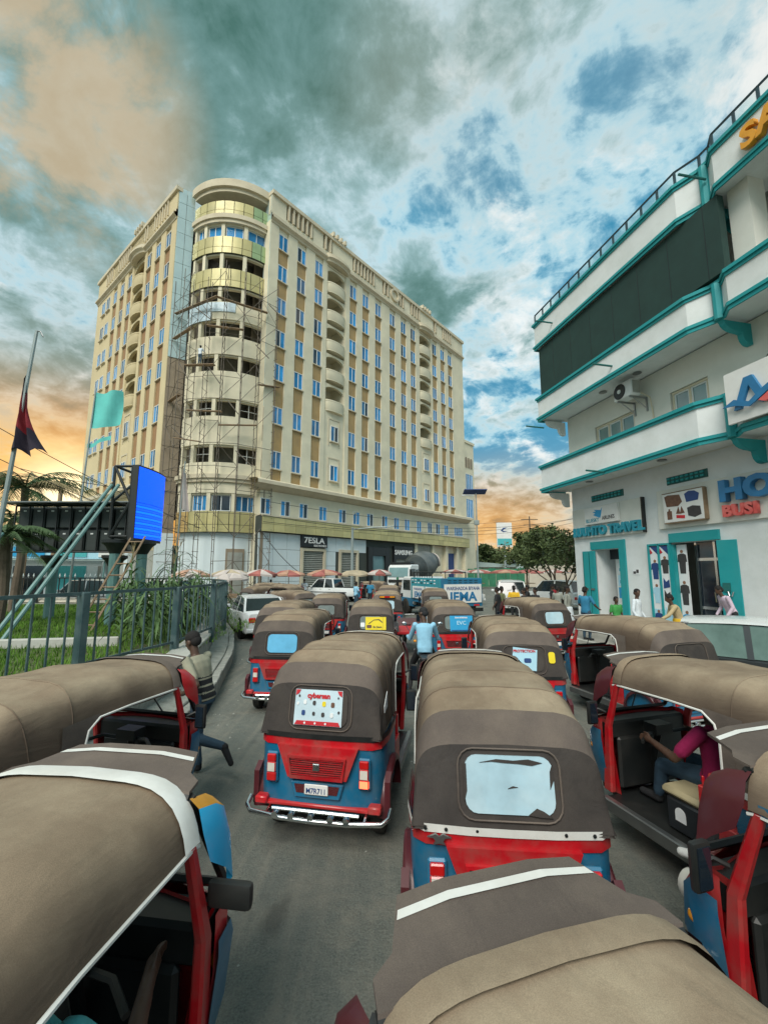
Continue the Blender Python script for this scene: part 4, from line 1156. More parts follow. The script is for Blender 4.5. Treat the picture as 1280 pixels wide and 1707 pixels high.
pb = MB().box(4.98, 6.40, -.24, -.09, 4.0, 4.95).build('picture_box', 'sign_white', s2, smooth=0, bevel=.012)
rbx('picture_frame', 'wood', (4.96, 6.42, -.235, -.10, 3.97, 3.995), (4.96, 6.42, -.235, -.10, 4.955, 4.98), (6.405, 6.44, -.235, -.10, 3.995, 4.955), parent=s2)
MB().prism([(5.06, 4.86), (5.2, 4.9), (5.62, 4.86), (5.7, 4.62), (5.55, 4.5), (5.12, 4.52)], -.247, -.24).build('print', 'print_brown', pb, smooth=0)
MB().prism([(5.8, 4.85), (5.95, 4.92), (6.15, 4.9), (6.3, 4.8), (6.25, 4.6), (5.85, 4.58)], -.247, -.24).build('print', 'print_navy', pb, smooth=0)
MB().prism([(5.12, 4.1), (5.3, 4.1), (5.3, 4.36), (5.24, 4.38), (5.24, 4.44), (5.18, 4.44), (5.18, 4.38), (5.12, 4.36)], -.247, -.24).build('print', 'print_brown', pb, smooth=0)
MB().prism([(5.45, 4.26), (5.55, 4.48), (5.6, 4.28), (5.66, 4.48), (5.76, 4.26), (5.6, 4.24)], -.247, -.24).build('print', 'print_brown', pb, smooth=0)
MB().prism([(5.45, 4.12), (5.75, 4.08), (5.76, 4.18), (5.46, 4.22)], -.247, -.24).build('print', 'print_red', pb, smooth=0)
MB().prism([(5.86, 4.4), (6.05, 4.45), (6.3, 4.4), (6.32, 4.15), (6.1, 4.08), (5.88, 4.15)], -.247, -.24).build('print', 'print_dark', pb, smooth=0)
text('lettering', 'HO', .80, .09, 'letter_blue', s2, (6.92, -.20, 4.44), bold=.04, xs=1.2)
text('lettering', 'BUSI', .44, .06, 'letter_red', s2, (6.92, -.16, 3.99), bold=.02, xs=1.12)
# logo board on the balcony at the right edge
s3 = empty('logo_board', RB.location, R(-77.5)); tag(s3, 'white board with blue letter and bird emblem on the balcony front', 'sign')
MB().box(8.32, 12.5, -1.42, -1.34, 6.16, 7.5).build('board', 'sign_white', s3, smooth=0)
lb = MB().prism([(8.55, 6.45), (8.85, 7.2), (9.05, 7.2), (9.35, 6.45), (9.18, 6.45), (8.95, 6.98), (8.72, 6.45)], -1.50, -1.42).build('letter_emblem', 'letter_blue', s3, smooth=0)
MB().prism([(8.3, 6.6), (8.6, 6.72), (8.95, 6.55), (9.25, 6.75), (9.6, 6.92), (9.75, 6.85), (9.5, 6.72), (9.2, 6.55), (8.95, 6.42), (8.6, 6.56)], -1.54, -1.50).build('bird_emblem', 'letter_blue', s3, smooth=0)
MB().prism([(9.15, 6.5), (9.45, 6.66), (9.7, 6.6), (9.55, 6.5), (9.3, 6.42)], -1.53, -1.42).build('tail_emblem', 'letter_red', s3, smooth=0)
s4 = empty('roof_sign', RB.location, R(-77.5)); tag(s4, 'orange raised letters on the roof front at the right edge', 'sign')
text('lettering', 'SA', .80, .08, 'letter_orange', s4, (9.36, -1.31, 13.12), bold=.03, xs=1.05)
# flood light and cable
fl = empty('flood_light', RB.location, R(-77.5)); tag(fl, 'small white flood lamp under the upper balcony near the logo board', 'lamp')
MB().box(8.72, 8.98, -.25, -.05, 8.55, 8.85).build('casing', 'frame_white', fl, bevel=.02); MB().box(8.77, 8.93, -.256, -.25, 8.6, 8.8).build('lens', 'glass_dark', fl, smooth=0)
MB().tube([(8.85, -.1, 8.55), (8.6, -.3, 8.0), (8.3, -1.3, 7.4)], .012, 4).build('cable', 'wire', fl)
# narrow door: teal surround, open teal leaves, inner glass door with posters
def rthing(name, label, cat): o = empty(name, RB.location, R(-77.5)); tag(o, label, cat); return o
d1 = empty('door', (0, 0, 0)); d1.parent = RB
rbx('door_surround', 'teal', (D1[0] - .22, D1[1] + .30, -.07, .0, 3.3, 3.62), (D1[1], D1[1] + .30, -.07, .0, .15, 3.3), parent=d1)
rbx('jamb', 'plaster_white', (D1[0] + .002, D1[0] + .05, .0, 1.0, .15, 3.3), parent=d1)
rbx('inner_door', 'frame_white', (D1[0] + .35, D1[1], .62, .7, .15, 2.9), parent=d1)
rbx('transom_glass', 'glass_dark', (D1[0] + .05, D1[1], .64, .68, 2.9, 3.3), parent=d1)
for k in range(5):
    rbx('poster', ('print_sky', 'sign_white', 'print_blue', 'print_sky', 'print_white')[k], (D1[0] + .45, D1[1] - .1, .605, .62, .4 + .48 * k, .82 + .48 * k), parent=d1)
for k in range(10):
    rbx('print', ('letter_cyan', 'print_dark')[k % 2], (D1[0] + .55 + .3 * (k % 2), D1[0] + .78 + .3 * (k % 2), .598, .605, .5 + .24 * k, .62 + .24 * k), parent=d1)
for k, x in enumerate((.62, 1.0)):                                   # folded leaves against the wall
    lf = MB().box(x, x + .36, -.12, -.05, .15, 3.25).build('door_leaf', 'teal', d1, smooth=0, bevel=.01)
    rbx('rib', 'teal_dark', (x + .03, x + .05, -.135, -.12, .2, 3.2), parent=lf)
    rbx('bolt', 'steel', (x + .08, x + .28, -.15, -.12, 1.65, 1.72), parent=lf)
# wide door: teal surround, hinged leaf, aluminium glass door, poster strips
d2 = empty('door', (0, 0, 0)); d2.parent = RB
rbx('door_surround', 'teal', (D2[0] - .02, D2[1] + .08, -.09, .0, 3.36, 3.66), (D2[0] - .08, D2[0], -.05, .0, .15, 3.36), parent=d2)
lf = MB().box(0, .52, -.05, .05, .15, 3.33).build('door_leaf', 'teal', d2, (D2[1] + .03, -.1, 0), (0, 0, R(14)), bevel=.012)
MB().box(.08, .26, -.09, -.05, 1.85, 2.1).build('lock_box', 'teal_dark', lf, smooth=0); MB().tube([(.2, -.09, 1.85), (.24, -.12, 1.72), (.3, -.12, 1.72), (.33, -.09, 1.85)], .02, 6).build('padlock', 'steel', lf)
rbx('door_leaf', 'teal', (D2[0] + .0, D2[0] + .06, -.02, .5, .15, 3.3), parent=d2)
al = MB()
for z in (.15, 1.25, 2.75): al.box(D2[0] + .5, D2[1], .35, .41, z, z + .09)
for x in (D2[0] + .5, D2[0] + 1.12, D2[1] - .07): al.box(x, x + .07, .345, .415, .15, 3.34)
al.build('aluminium_frame', 'chrome', d2, smooth=0)
rbx('door_glass', 'glass_dark', (D2[0] + .5, D2[1], .37, .39, .15, 3.34), parent=d2)
for k in range(7): rbx('shelf', 'wood', (D2[0] + .5, D2[1], .9, 1.2, .5 + .36 * k, .54 + .36 * k), parent=d2)
MB().tube([(D2[0] + 1.1, .3, 1.5), (D2[0] + 1.1, .28, 1.8)], .02, 6).build('pull_handle', 'chrome', d2)
st = rthing('clothes_poster', 'tall teal framed panel of clothes posters beside the wide door', 'poster')
rbx('frame', 'teal', (4.02, 4.09, -.09, .0, .2, 3.36), (4.44, 4.50, -.09, .0, .2, 3.36), (4.86, 4.93, -.09, .0, .2, 3.36), (4.09, 4.86, -.09, 0, 3.30, 3.36), parent=st)
st2 = rthing('clothes_poster', 'white strip of clothes pictures inside the wide doorway', 'poster')
def figure(par, x, z, h, y, m, leg='print_dark'):
    MB().prism([(x - .10, z), (x + .10, z), (x + .12, z + h * .5), (x + .17, z + h * .5), (x + .15, z + h * .8), (x + .06, z + h * .86), (x - .06, z + h * .86), (x - .15, z + h * .8), (x - .17, z + h * .5), (x - .12, z + h * .5)], y, y + .004).build('print', m, par, smooth=0)
    MB().lathe([(y, .055), (y + .004, .055)], 12, 'y', (x, 0, z + h * .95)).build('print', 'print_skin', par, smooth=0)
for x0, par, y in ((4.09, st, -.05), (4.50, st, -.05), (5.02, st2, .10)):
    rbx('sheet', 'print_white', (x0 + .005, x0 + .355, y, y + .03, .2, 3.28), parent=par)
    if par is st:
        rbx('print', 'print_sky', (x0 + .01, x0 + .35, y - .004, y, .25, 1.15), parent=par)
        MB().prism([(x0 + .005, 3.28), (x0 + .355, 3.28), (x0 + .355, 2.95)], y - .004, y).build('print', 'print_navy', par, smooth=0)
        MB().prism([(x0 + .01, 3.2), (x0 + .12, 3.05), (x0 + .01, 3.0)], y - .008, y - .004).build('print', 'print_red', par, smooth=0)
figure(st, 4.27, 2.15, .65, -.056, 'print_navy'); figure(st, 4.27, 1.35, .62, -.058, 'print_sky'); figure(st, 4.27, .55, .55, -.058, 'print_navy')
figure(st, 4.68, 2.35, .55, -.056, 'print_dark')
for z, m in ((1.85, 'print_navy'), (1.45, 'print_dark'), (.9, 'print_sky')):
    MB().prism([(4.55, z), (4.80, z + .05), (4.78, z + .3), (4.66, z + .22), (4.57, z + .36)], -.058, -.05).build('print', m, st, smooth=0)
figure(st2, 5.2, 2.35, .75, .094, 'print_dark'); figure(st2, 5.2, 1.35, .75, .094, 'print_dark'); figure(st2, 5.2, .5, .65, .094, 'print_blue')
nb = rthing('notice', 'small torn paper notice on the white wall between the doors', 'notice')
rbx('sheet', 'print_white', (3.20, 3.52, -.012, -.002, 2.30, 2.52), parent=nb); rbx('print', 'print_dark', (3.24, 3.36, -.016, -.012, 2.33, 2.42), (3.38, 3.49, -.016, -.012, 2.36, 2.48), parent=nb)
# pavement along the shops
pv = MB().box(-1.5, FX1 + 4, -2.6, 0.02, 0, .15)
tag(pv.build('pavement', 'pavement', None, RB.location, (0, 0, R(-77.5)), smooth=0), kind='structure')
kb = empty('kerb', RB.location, R(-77.5)); tag(kb, kind='structure')
ks = MB().box(0, .96, -.16, 0, 0, .16).mesh('kerb_stone', 'coping', smooth=0, bevel=.015)
for k in range(20): put('kerb_stone', ks, kb, (-1.4 + k, -2.61, 0), (0, 0, rs.uniform(-.01, .01)))
# ------------------------------------------------------------------ roundabout island: stone edge, lawn, fence
KP = catmull([(-4.6, -3.0, 0), (-3.7, .5, 0), (-3.15, 3.5, 0), (-3.0, 5.6, 0), (-3.05, 7.4, 0), (-3.25, 8.7, 0), (-3.55, 9.9, 0), (-4.05, 11.9, 0), (-4.8, 14.2, 0), (-5.75, 16.7, 0), (-7.4, 19.8, 0), (-10.2, 22.3, 0), (-15, 24.0, 0), (-24, 24.5, 0)], 12)
def resample(P, step):
    out = [P[0].copy()]; acc = 0.0
    for a, b in zip(P[:-1], P[1:]):
        L = (b - a).length
        while acc + L >= step:
            t = (step - acc) / L; a = a.lerp(b, t); out.append(a.copy()); L = (b - a).length; acc = 0.0
        acc += L
    return out
def offs(P, d):
    o = []
    for i, p in enumerate(P):
        t = (P[min(i + 1, len(P) - 1)] - P[max(i - 1, 0)]).normalized()
        o.append(p + Vector((-t.y, t.x, 0)) * d)
    return o
ri = random.Random(11)
isl = empty('island_wall', (-3.0, 6, 0)); tag(isl, 'curved two step stone edge of the roundabout lawn', 'wall')
io = Vector((3.0, -6, 0))
K = resample(KP, .52)
for d0, d1, za0, za1, zb, nm, m in ((0.0, .16, .0, .0, .30, 'stone', 'stone'), (.17, .60, .0, .0, .37, 'paver', 'stone'), (.61, .80, .0, .0, .72, 'stone', 'stone')):
    Pa, Pb = offs(K, d0), offs(K, d1)
    for i in range(len(K) - 1):
        if K[i].y < 3.0 or K[i].x < -12: continue
        g = .012 + ri.random() * .008
        jz = ri.uniform(-.008, .008); jo = ri.uniform(-.01, .01)
        a0, a1 = Pa[i].lerp(Pa[i + 1], g), Pa[i].lerp(Pa[i + 1], 1 - g); b0, b1 = Pb[i].lerp(Pb[i + 1], g), Pb[i].lerp(Pb[i + 1], 1 - g)
        zi = zb - (.05 if nm == 'paver' else 0) + jz
        mb = MB(); vs = [a0, a1, b1, b0]
        lo = [v + io for v in vs]; n_ = (b0 - a0).normalized() * jo
        hi = [lo[0] + Vector((0, 0, zi)) + n_, lo[1] + Vector((0, 0, zi)) + n_, lo[2] + Vector((0, 0, zb + jz)), lo[3] + Vector((0, 0, zb + jz))]
        mb.add(lo + hi, [(3, 2, 1, 0), (4, 5, 6, 7), (0, 1, 5, 4), (1, 2, 6, 5), (2, 3, 7, 6), (3, 0, 4, 7)])
        mb.build(nm, m, isl, smooth=0, bevel=.012)
for i in range(0, len(K) - 3, 3):
    if K[i].y < 3.0 or K[i].x < -12: continue
    Pa, Pb = offs(K, .56), offs(K, 1.05)
    lo = [Pa[i + k] for k in range(4)] + [Pb[i + 3 - k] for k in range(4)]
    MB().prism([((p + io).x, (p + io).y) for p in lo], .725, .79 + ri.uniform(-.006, .006), 'z').build('coping_stone', 'coping', isl, smooth=0, bevel=.012)
# fill of the wall core and lawn
inn = offs(K, .3)
lawn = [(p.x, p.y) for p in offs(K, 1.0)] + [(-60, 24.6), (-60, -3)]
tag(MB().prism(lawn, .0, .70, 'z').build('lawn', 'soil', smooth=0), kind='structure')
MB().prism([((p + io).x, (p + io).y) for p in offs(K, .62)] + [((p + io).x, (p + io).y) for p in offs(K, 1.04)][::-1], 0, .718, 'z').build('wall_core', 'stone', isl, smooth=0)
# grass: short blades, one mass
gv, gf = [], []
for _ in range(70000):
    x, y = ri.uniform(-24, -4.2), ri.uniform(6, 22)
    if x > -5.6 - (abs(y - 10) * .08): 
        if ri.random() < .75: continue
    h = ri.uniform(.06, .16); a = ri.uniform(0, 6.28); w = .014; lx, ly = ri.uniform(-.05, .05), ri.uniform(-.05, .05)
    o = len(gv); gv += [(x - w * math.cos(a), y - w * math.sin(a), .69), (x + w * math.cos(a), y + w * math.sin(a), .69), (x + lx, y + ly, .69 + h)]; gf.append((o, o + 1, o + 2))
g = MB(); g.add(gv, gf)
go = g.build('grass', 'grass', smooth=0); tag(go, 'short green grass on the roundabout lawn', 'grass', kind='stuff')
MB_ = None
# pale path kerb across the lawn
for a, b, lb in (((-13, 9.2), (-6.2, 10.4), 'pale stone strip edging the lawn path behind the fence'),):
    p = MB().obox(((a[0] + b[0]) / 2, (a[1] + b[1]) / 2, .80), (math.hypot(b[0] - a[0], b[1] - a[1]), .16, .22), (0, 0, math.atan2(b[1] - a[1], b[0] - a[0])))
    tag(p.build('path_edging', 'coping', smooth=0, bevel=.02), lb, 'edging')
# near fence
FPT = catmull([(-6.9, .5, 0), (-6.0, 3.5, 0), (-5.35, 6, 0), (-4.8, 7.8, 0), (-4.52, 9.2, 0), (-4.52, 11, 0), (-4.85, 13, 0), (-5.6, 15.5, 0), (-7.2, 18.4, 0), (-10, 20.9, 0)], 14)
def fence(name, label, P, z0, z1, m, step, post_every, spear=False, thick=1.0, postw=.17):
    root = empty(name, P[0]); tag(root, label, 'fence')
    o = -P[0]
    Q = resample(P, step)
    bar = MB().box(-.019 * thick, .019 * thick, -.019 * thick, .019 * thick, z0 + .15, z1 - .03).mesh('bar', m, smooth=0)
    post = MB().box(-postw / 2, postw / 2, -postw / 2, postw / 2, z0 - .25, z1 + .02).mesh('post', m, smooth=0, bevel=.012)
    sm = MB().tube([(0, 0, z1 - .03), (0, 0, z1 + .06), (0, 0, z1 + .10), (0, 0, z1 + .16), (0, 0, z1 + .26)], [.02, .02, .045, .03, .004], 6).mesh('finial', 'fence_white', smooth=30) if spear else None
    for i, p in enumerate(Q):
        t = Q[min(i + 1, len(Q) - 1)] - Q[max(0, i - 1)]; rz = math.atan2(t.y, t.x)
        if i % post_every == 0: put('post', post, root, p + o, (0, 0, rz))
        else:
            b = put('bar', bar, root, p + o, (0, 0, rz))
            if sm: put('finial', sm, b)
    R2 = resample(P, step * post_every)
    for i in range(len(R2) - 1):
        a, b = R2[i] + o, R2[i + 1] + o; d = b - a
        for z, h in ((z1, .055), (z0 + .13, .045)):
            MB().box(-d.length / 2, d.length / 2, -.03 * thick, .03 * thick, -h / 2, h / 2).build('rail', m, root, (a + b) / 2 + Vector((0, 0, z)), (0, 0, math.atan2(d.y, d.x)), smooth=0)
    return root
fence('metal_fence', 'dark teal metal fence with square posts along the roundabout edge', FPT, .80, 2.07, 'fence_paint', .26, 9, thick=.68, postw=.14)
fence('metal_fence', 'thin dark fence with white spear tips at the far side of the lawn', catmull([(-9.6, 20.6, 0), (-13, 22.5, 0), (-18, 23.4, 0), (-26, 23.6, 0), (-34, 23, 0)], 10), .95, 2.05, 'truss', .3, 8, True, 1.1, .1)
tag(MB().tube([(-10, 21.2, .78), (-13.2, 22.8, .78), (-18, 23.7, .78), (-27, 23.9, .78)], .22, 4).build('low_wall', 'far_wall', smooth=0), 'low beige wall under the thin far fence', 'wall')
# maize plants
def blade(mb, base, az, L, rise, droop, w):
    pts = []
    for k in range(7):
        t = k / 6
        pts.append((L * t, rise * math.sin(t * 1.9) * .9 - droop * t * t, w * (math.sin(math.pi * min(1, .12 + t * .88)) ** .8) + .004))
    rings = []
    ca, sa = math.cos(az), math.sin(az)
    for x, z, ww in pts:
        rings.append([(base[0] + ca * x - sa * q * ww, base[1] + sa * x + ca * q * ww, base[2] + z + abs(q) * ww * .35) for q in (-1, 0, 1)])
    mb.loft(rings, False, False)
lm = []
for v in range(6):
    mb = MB(); blade(mb, (0, 0, 0), 0, .50 + .06 * v, .26 + .05 * (v % 3), .32 + .12 * (v % 4), .022 + .005 * (v % 3)); lm.append(mb.mesh('leaf', 'leaf_maize', smooth=60))
def maize(x, y, h, label):
    r = empty('maize_plant', (x, y, .70), ri.uniform(0, 6.28)); tag(r, label, 'maize plant', 'maize plants inside the fence')
    MB().tube([(0, 0, 0), (.02, .01, h * .5), (ri.uniform(-.05, .05), 0, h)], [.018, .014, .005], 5).build('stem', 'leaf_maize', r)
    n = 12; az = ri.uniform(0, 6.28)
    for k in range(n):
        az += math.pi + ri.uniform(-.5, .5)
        s = ri.uniform(.75, 1.2) * (.7 + .5 * math.sin(math.pi * (k + 1) / (n + 1)))
        put('leaf', lm[ri.randrange(6)], r, (0, 0, h * (.12 + .83 * k / n)), (0, ri.uniform(-.25, .1), az), (s, s, s))
    if h > 1.9:
        mb = MB()
        for k in range(5): mb.tube([(0, 0, h - .05), (ri.uniform(-.1, .1), ri.uniform(-.1, .1), h + .25)], [.008, .004], 4)
        mb.build('tassel', 'leaf_dry', r)
MZ = [(-5.0, 9.4, 1.5), (-5.3, 10.1, 1.7), (-5.1, 10.9, 1.5), (-5.6, 11.3, 1.9), (-5.2, 11.9, 1.6), (-5.9, 12.3, 2.3), (-5.5, 12.9, 1.7), (-6.3, 13.0, 2.0), (-5.9, 13.7, 1.6), (-6.7, 13.9, 2.6), (-6.2, 14.5, 1.8), (-7.0, 14.8, 2.1), (-6.6, 15.5, 1.7), (-7.5, 15.9, 2.7), (-7.0, 16.5, 1.8), (-5.9, 10.5, 1.4), (-6.5, 11.4, 1.6), (-7.2, 12.4, 2.2), (-7.9, 13.6, 2.4), (-6.3, 9.9, 1.3), (-6.9, 10.7, 1.4), (-5.6, 9.0, 1.2), (-8.4, 14.6, 1.9), (-4.95, 12.6, 1.3), (-5.3, 13.8, 1.4), (-5.75, 15.0, 1.4), (-7.7, 11.6, 1.7), (-8.7, 12.8, 2.0), (-6.1, 12.6, 1.2), (-5.4, 11.0, 1.1), (-6.0, 11.9, 1.2), (-6.5, 12.2, 1.3), (-5.0, 10.3, 1.1), (-5.8, 9.8, 1.1)]
MZ += [(ri.uniform(-9.0, -5.1), ri.uniform(9.2, 17), ri.uniform(1.0, 1.7)) for _ in range(40)]
MZ = [m_ for m_ in MZ if m_[0] < -5.0 - max(0, m_[1] - 13) * .28 and m_[0] > -.60 * m_[1]]
for x, y, h in MZ: maize(x, y, h, 'tall maize plant with tassel rising above the teal fence' if h > 1.9 else 'leafy green maize plant lower than the teal fence' if h < 1.35 else 'medium tall maize plant without tassel behind the teal fence')

# grit and small stones along the kerb and between the lanes
pv_, pf_ = [], []
for _ in range(420):
    k = ri.randrange(6, len(K) - 20); d = -abs(ri.gauss(0, .5)) - .03
    p = offs(K[k - 1:k + 2], d)[1]
    if ri.random() < .3: p = Vector((ri.uniform(-3, 5), ri.uniform(2, 12), 0))
    r_ = ri.uniform(.006, .02); o = len(pv_)
    pv_ += [(p.x + r_ * ri.uniform(.7, 1.3), p.y, 0), (p.x, p.y + r_ * ri.uniform(.7, 1.3), 0), (p.x - r_, p.y, 0), (p.x, p.y - r_, 0), (p.x + r_ * .2, p.y, r_ * ri.uniform(.5, 1))]
    pf_ += [(o, o + 1, o + 4), (o + 1, o + 2, o + 4), (o + 2, o + 3, o + 4), (o + 3, o, o + 4)]
gg = MB(); gg.add(pv_, pf_); tag(gg.build('road_grit', 'stone', smooth=0), 'scattered grit and small stones on the road', 'grit', kind='stuff')
# ------------------------------------------------------------------ auto rickshaws (own frame: +y forward, origin on the ground under the rear bumper)
def hoop(w, yb, zb, yt, zt, n=6, p=.42):
    """from the right base, up the side, across, down the left side"""
    pts = []
    m = 2 * n + 6
    for k in range(m + 1):
        a = math.pi * k / m
        c, s = math.cos(a), math.sin(a)
        x = w * math.copysign(abs(c) ** p, c); h = abs(s) ** (p + .08)
        crown = .018 * (1 - (x / w) ** 2) * (1 if zt - zb > .2 else 0)
        pts.append((x * (1 - .05 * h), yb + (yt - yb) * h, zb + (zt - zb) * h + crown))
    return pts
def lerp_h(a, b, t, sag=0.0):
    return [tuple(p[i] + (q[i] - p[i]) * t - (sag * (1 if i == 2 else 0)) * min(1, max(0, (p[2] - 1.2) * 3)) for i in range(3)) for p, q in zip(a, b)]
H0 = hoop(.585, .02, .95, .02, .955); HF = hoop(.578, .16, .95, .10, 1.375, p=.27); HS = hoop(.572, .34, .95, .215, 1.545, p=.30); H2 = hoop(.57, .55, .95, .45, 1.625, p=.33); H3 = hoop(.57, .76, .95, .80, 1.66, p=.36)
def clip_hoop(h, zmin, n=22):
    """the part of a hoop above zmin, evenly resampled"""
    P = [Vector(q) for q in h]; keep = []
    for p0, p1 in zip(P[:-1], P[1:]):
        if p0.z >= zmin: keep.append(p0)
        if (p0.z - zmin) * (p1.z - zmin) < 0: keep.append(p0.lerp(p1, (zmin - p0.z) / (p1.z - p0.z)))
    ln = [0.0]
    for p0, p1 in zip(keep[:-1], keep[1:]): ln.append(ln[-1] + (p1 - p0).length)
    out = []
    for k in range(n + 1):
        d = ln[-1] * k / n; i = 0
        while i < len(ln) - 2 and ln[i + 1] < d: i += 1
        out.append(tuple(keep[i].lerp(keep[i + 1], (d - ln[i]) / max(1e-9, ln[i + 1] - ln[i]))))
    return out
G3 = clip_hoop(H3, 1.41); G4 = clip_hoop(hoop(.567, 1.24, .95, 1.30, 1.65, p=.37), 1.40); G5 = clip_hoop(hoop(.56, 1.78, .95, 1.86, 1.60, p=.40), 1.385)
def sheet(name, hoops, mats, sub=3, sag=.012, thick=True):
    mb = MB(); rings = []
    for a, b in zip(hoops[:-1], hoops[1:]):
        for k in range(sub):
            t = k / sub; rings.append(lerp_h(a, b, t, sag * math.sin(math.pi * t)))
    rings.append(hoops[-1])
    mb.loft(rings, False, False)
    # inner face so that the cloth has thickness from below
    o = [[(x * .985, y, z - .014) for x, y, z in r] for r in rings]
    mb.loft(o, False, False)
    return mb.mesh(name, mats, smooth=22)
RKM = {}
RKM['canopy'] = None
def two_sheets(n1, hs, m):
    return sheet(n1, hs, m)
RKM['rear_curtain'] = sheet('rear_curtain', [H0, HF], 'vinyl_dark', 5, 0)
RKM['canopy_fold'] = sheet('canopy_fold', [HF, HS], 'vinyl_mid', 3, -.008)
_c = MB()
def _rings(hoops, sub, sag):
    rings = []
    for a, b in zip(hoops[:-1], hoops[1:]):
        for k in range(sub):
            t = k / sub; rings.append(lerp_h(a, b, t, sag * math.sin(math.pi * t)))
    return rings + [hoops[-1]]
def side_drop(hs, q):     # stretch a front hoop's base to the belt for the rear quarter
    return hs
for hs in ([HS, H2, H3], [G3, G4, G5]):
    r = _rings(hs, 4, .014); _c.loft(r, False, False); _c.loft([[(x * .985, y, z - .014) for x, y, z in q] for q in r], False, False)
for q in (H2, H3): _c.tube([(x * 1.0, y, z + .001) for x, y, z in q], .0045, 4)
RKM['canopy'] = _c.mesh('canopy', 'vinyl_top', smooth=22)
_b = MB(); b0 = lerp_h(G4, G5, .87); b1 = [(x * 1.004, y + .02, z) for x, y, z in G5]
_b.loft([[(x * 1.012, y, z + .009) for x, y, z in b0], [(x * 1.02, y - .03, z + .018) for x, y, z in lerp_h(b0, b1, .6)], [(x * 1.015, y, z + .012) for x, y, z in b1], [(x * .97, y + .002, z - .03) for x, y, z in b1]], False, False)
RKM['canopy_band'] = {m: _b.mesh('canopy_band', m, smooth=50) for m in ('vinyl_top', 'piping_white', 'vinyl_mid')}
def rc_outline(n, y0=.03):   # plan outline of the rear tub
    return [(-.58, .78), (-.595, .30), (-.565, .10), (-.49, y0 + .01), (-.25, y0 - .012), (0, y0 - .016), (.25, y0 - .012), (.49, y0 + .01), (.565, .10), (.595, .30), (.58, .78)]
def tub(z0, z1, grow, mat, name, taper=.985):
    o = rc_outline(0); mb = MB()
    rings = []
    for z, f in ((z0, taper), (z0 + (z1 - z0) * .25, 1.0), (z1, .995)):
        rings.append([((x + math.copysign(grow, x) * (1 if abs(x) > .3 else 0)) * f, y - (grow if y < .2 else 0), z) for x, y in o])
    mb.loft(rings, False, False)
    mb.loft([[(x * .96, y + .03, z) for x, y, z in q] for q in (rings[0], rings[-1])], False, False)
    return mb.mesh(name, mat, smooth=50)
RKM['rear_body'] = tub(.36, .93, 0, 'rk_blue', 'rear_body')
_r = MB()
o = rc_outline(0)
_r.loft([[((x + math.copysign(.008, x)) if abs(x) > .3 else x, y - .010, z) for x, y in o] for z in (.855, .89, .945)], False, False)
# central red drop with slanted flanks
_r.prism([(-.38, .87), (.38, .87), (.275, .60), (-.275, .60)], -.022, .03)
RKM['tail_panel'] = _r.mesh('tail_panel', 'rk_red', smooth=40)
_g = MB(); _g.loft([[(-.275 * s + 0, yy, .79 if s > .97 else .77), (.275 * s, yy, .79 if s > .97 else .77), (.245 * s, yy, .60 if s > .97 else .625), (-.245 * s, yy, .60 if s > .97 else .625)] for s, yy in ((1.0, -.018), (1.0, -.045), (.93, -.045), (.93, -.03))], True, False)
RKM['grille_frame'] = _g.mesh('grille_frame', 'rk_red', smooth=40)
RKM['grille'] = MB().prism([(-.256, .772), (.256, .772), (.228, .622), (-.228, .622)], -.034, -.022).mesh('grille', 'rk_mesh', smooth=0)
gs = MB()
for k in range(9): gs.box(-.25 + k * .0125 * 0, .25 - k * .0, -.0385, -.034, .628 + .0165 * k, .634 + .0165 * k)
RKM['grille_slats'] = MB().box(-.24, .24, -.039, -.034, 0, .006).mesh('slat', 'rk_red', smooth=0)
RKM['emblem'] = MB().box(-.032, .032, -.048, -.036, .67, .735).mesh('emblem', 'chrome', smooth=0, bevel=.006)
RKM['plate_recess'] = MB().prism([(-.25, .565), (.25, .565), (.21, .43), (-.21, .43)], -.012, .02).mesh('plate_recess', 'rk_blue', smooth=0, bevel=.01)
RKM['plate_vent'] = MB().prism([(-.21, .545), (.21, .545), (.19, .475), (-.19, .475)], -.018, -.012).mesh('plate_vent', 'rk_mesh', smooth=0)
RKM['number_plate'] = MB().box(-.11, .11, -.030, -.020, .468, .556).mesh('number_plate', 'sign_white', smooth=0, bevel=.006)
tl = MB(); tl.mat(0).box(-.042, .042, -.035, .03, .77, .835); tl.mat(1).box(-.042, .042, -.035, .03, .68, .769); tl.mat(0).box(-.045, .045, -.03, .03, .605, .679)
RKM['tail_light'] = tl.mesh('tail_light', ['lamp_red', 'lamp_clear'], smooth=0, bevel=.008)
tl = MB(); tl.mat(0).box(-.042, .042, -.035, .03, .77, .835); tl.mat(1).box(-.042, .042, -.035, .03, .68, .769); tl.mat(2).box(-.045, .045, -.03, .03, .605, .679)
RKM['tail_light_lit'] = tl.mesh('tail_light', ['lamp_red', 'lamp_clear', 'lamp_lit'], smooth=0, bevel=.008)
RKM['tail_light_black'] = MB().box(-.056, .056, -.012, .02, .59, .85).mesh('lamp_base', 'rk_blue', smooth=0, bevel=.012)
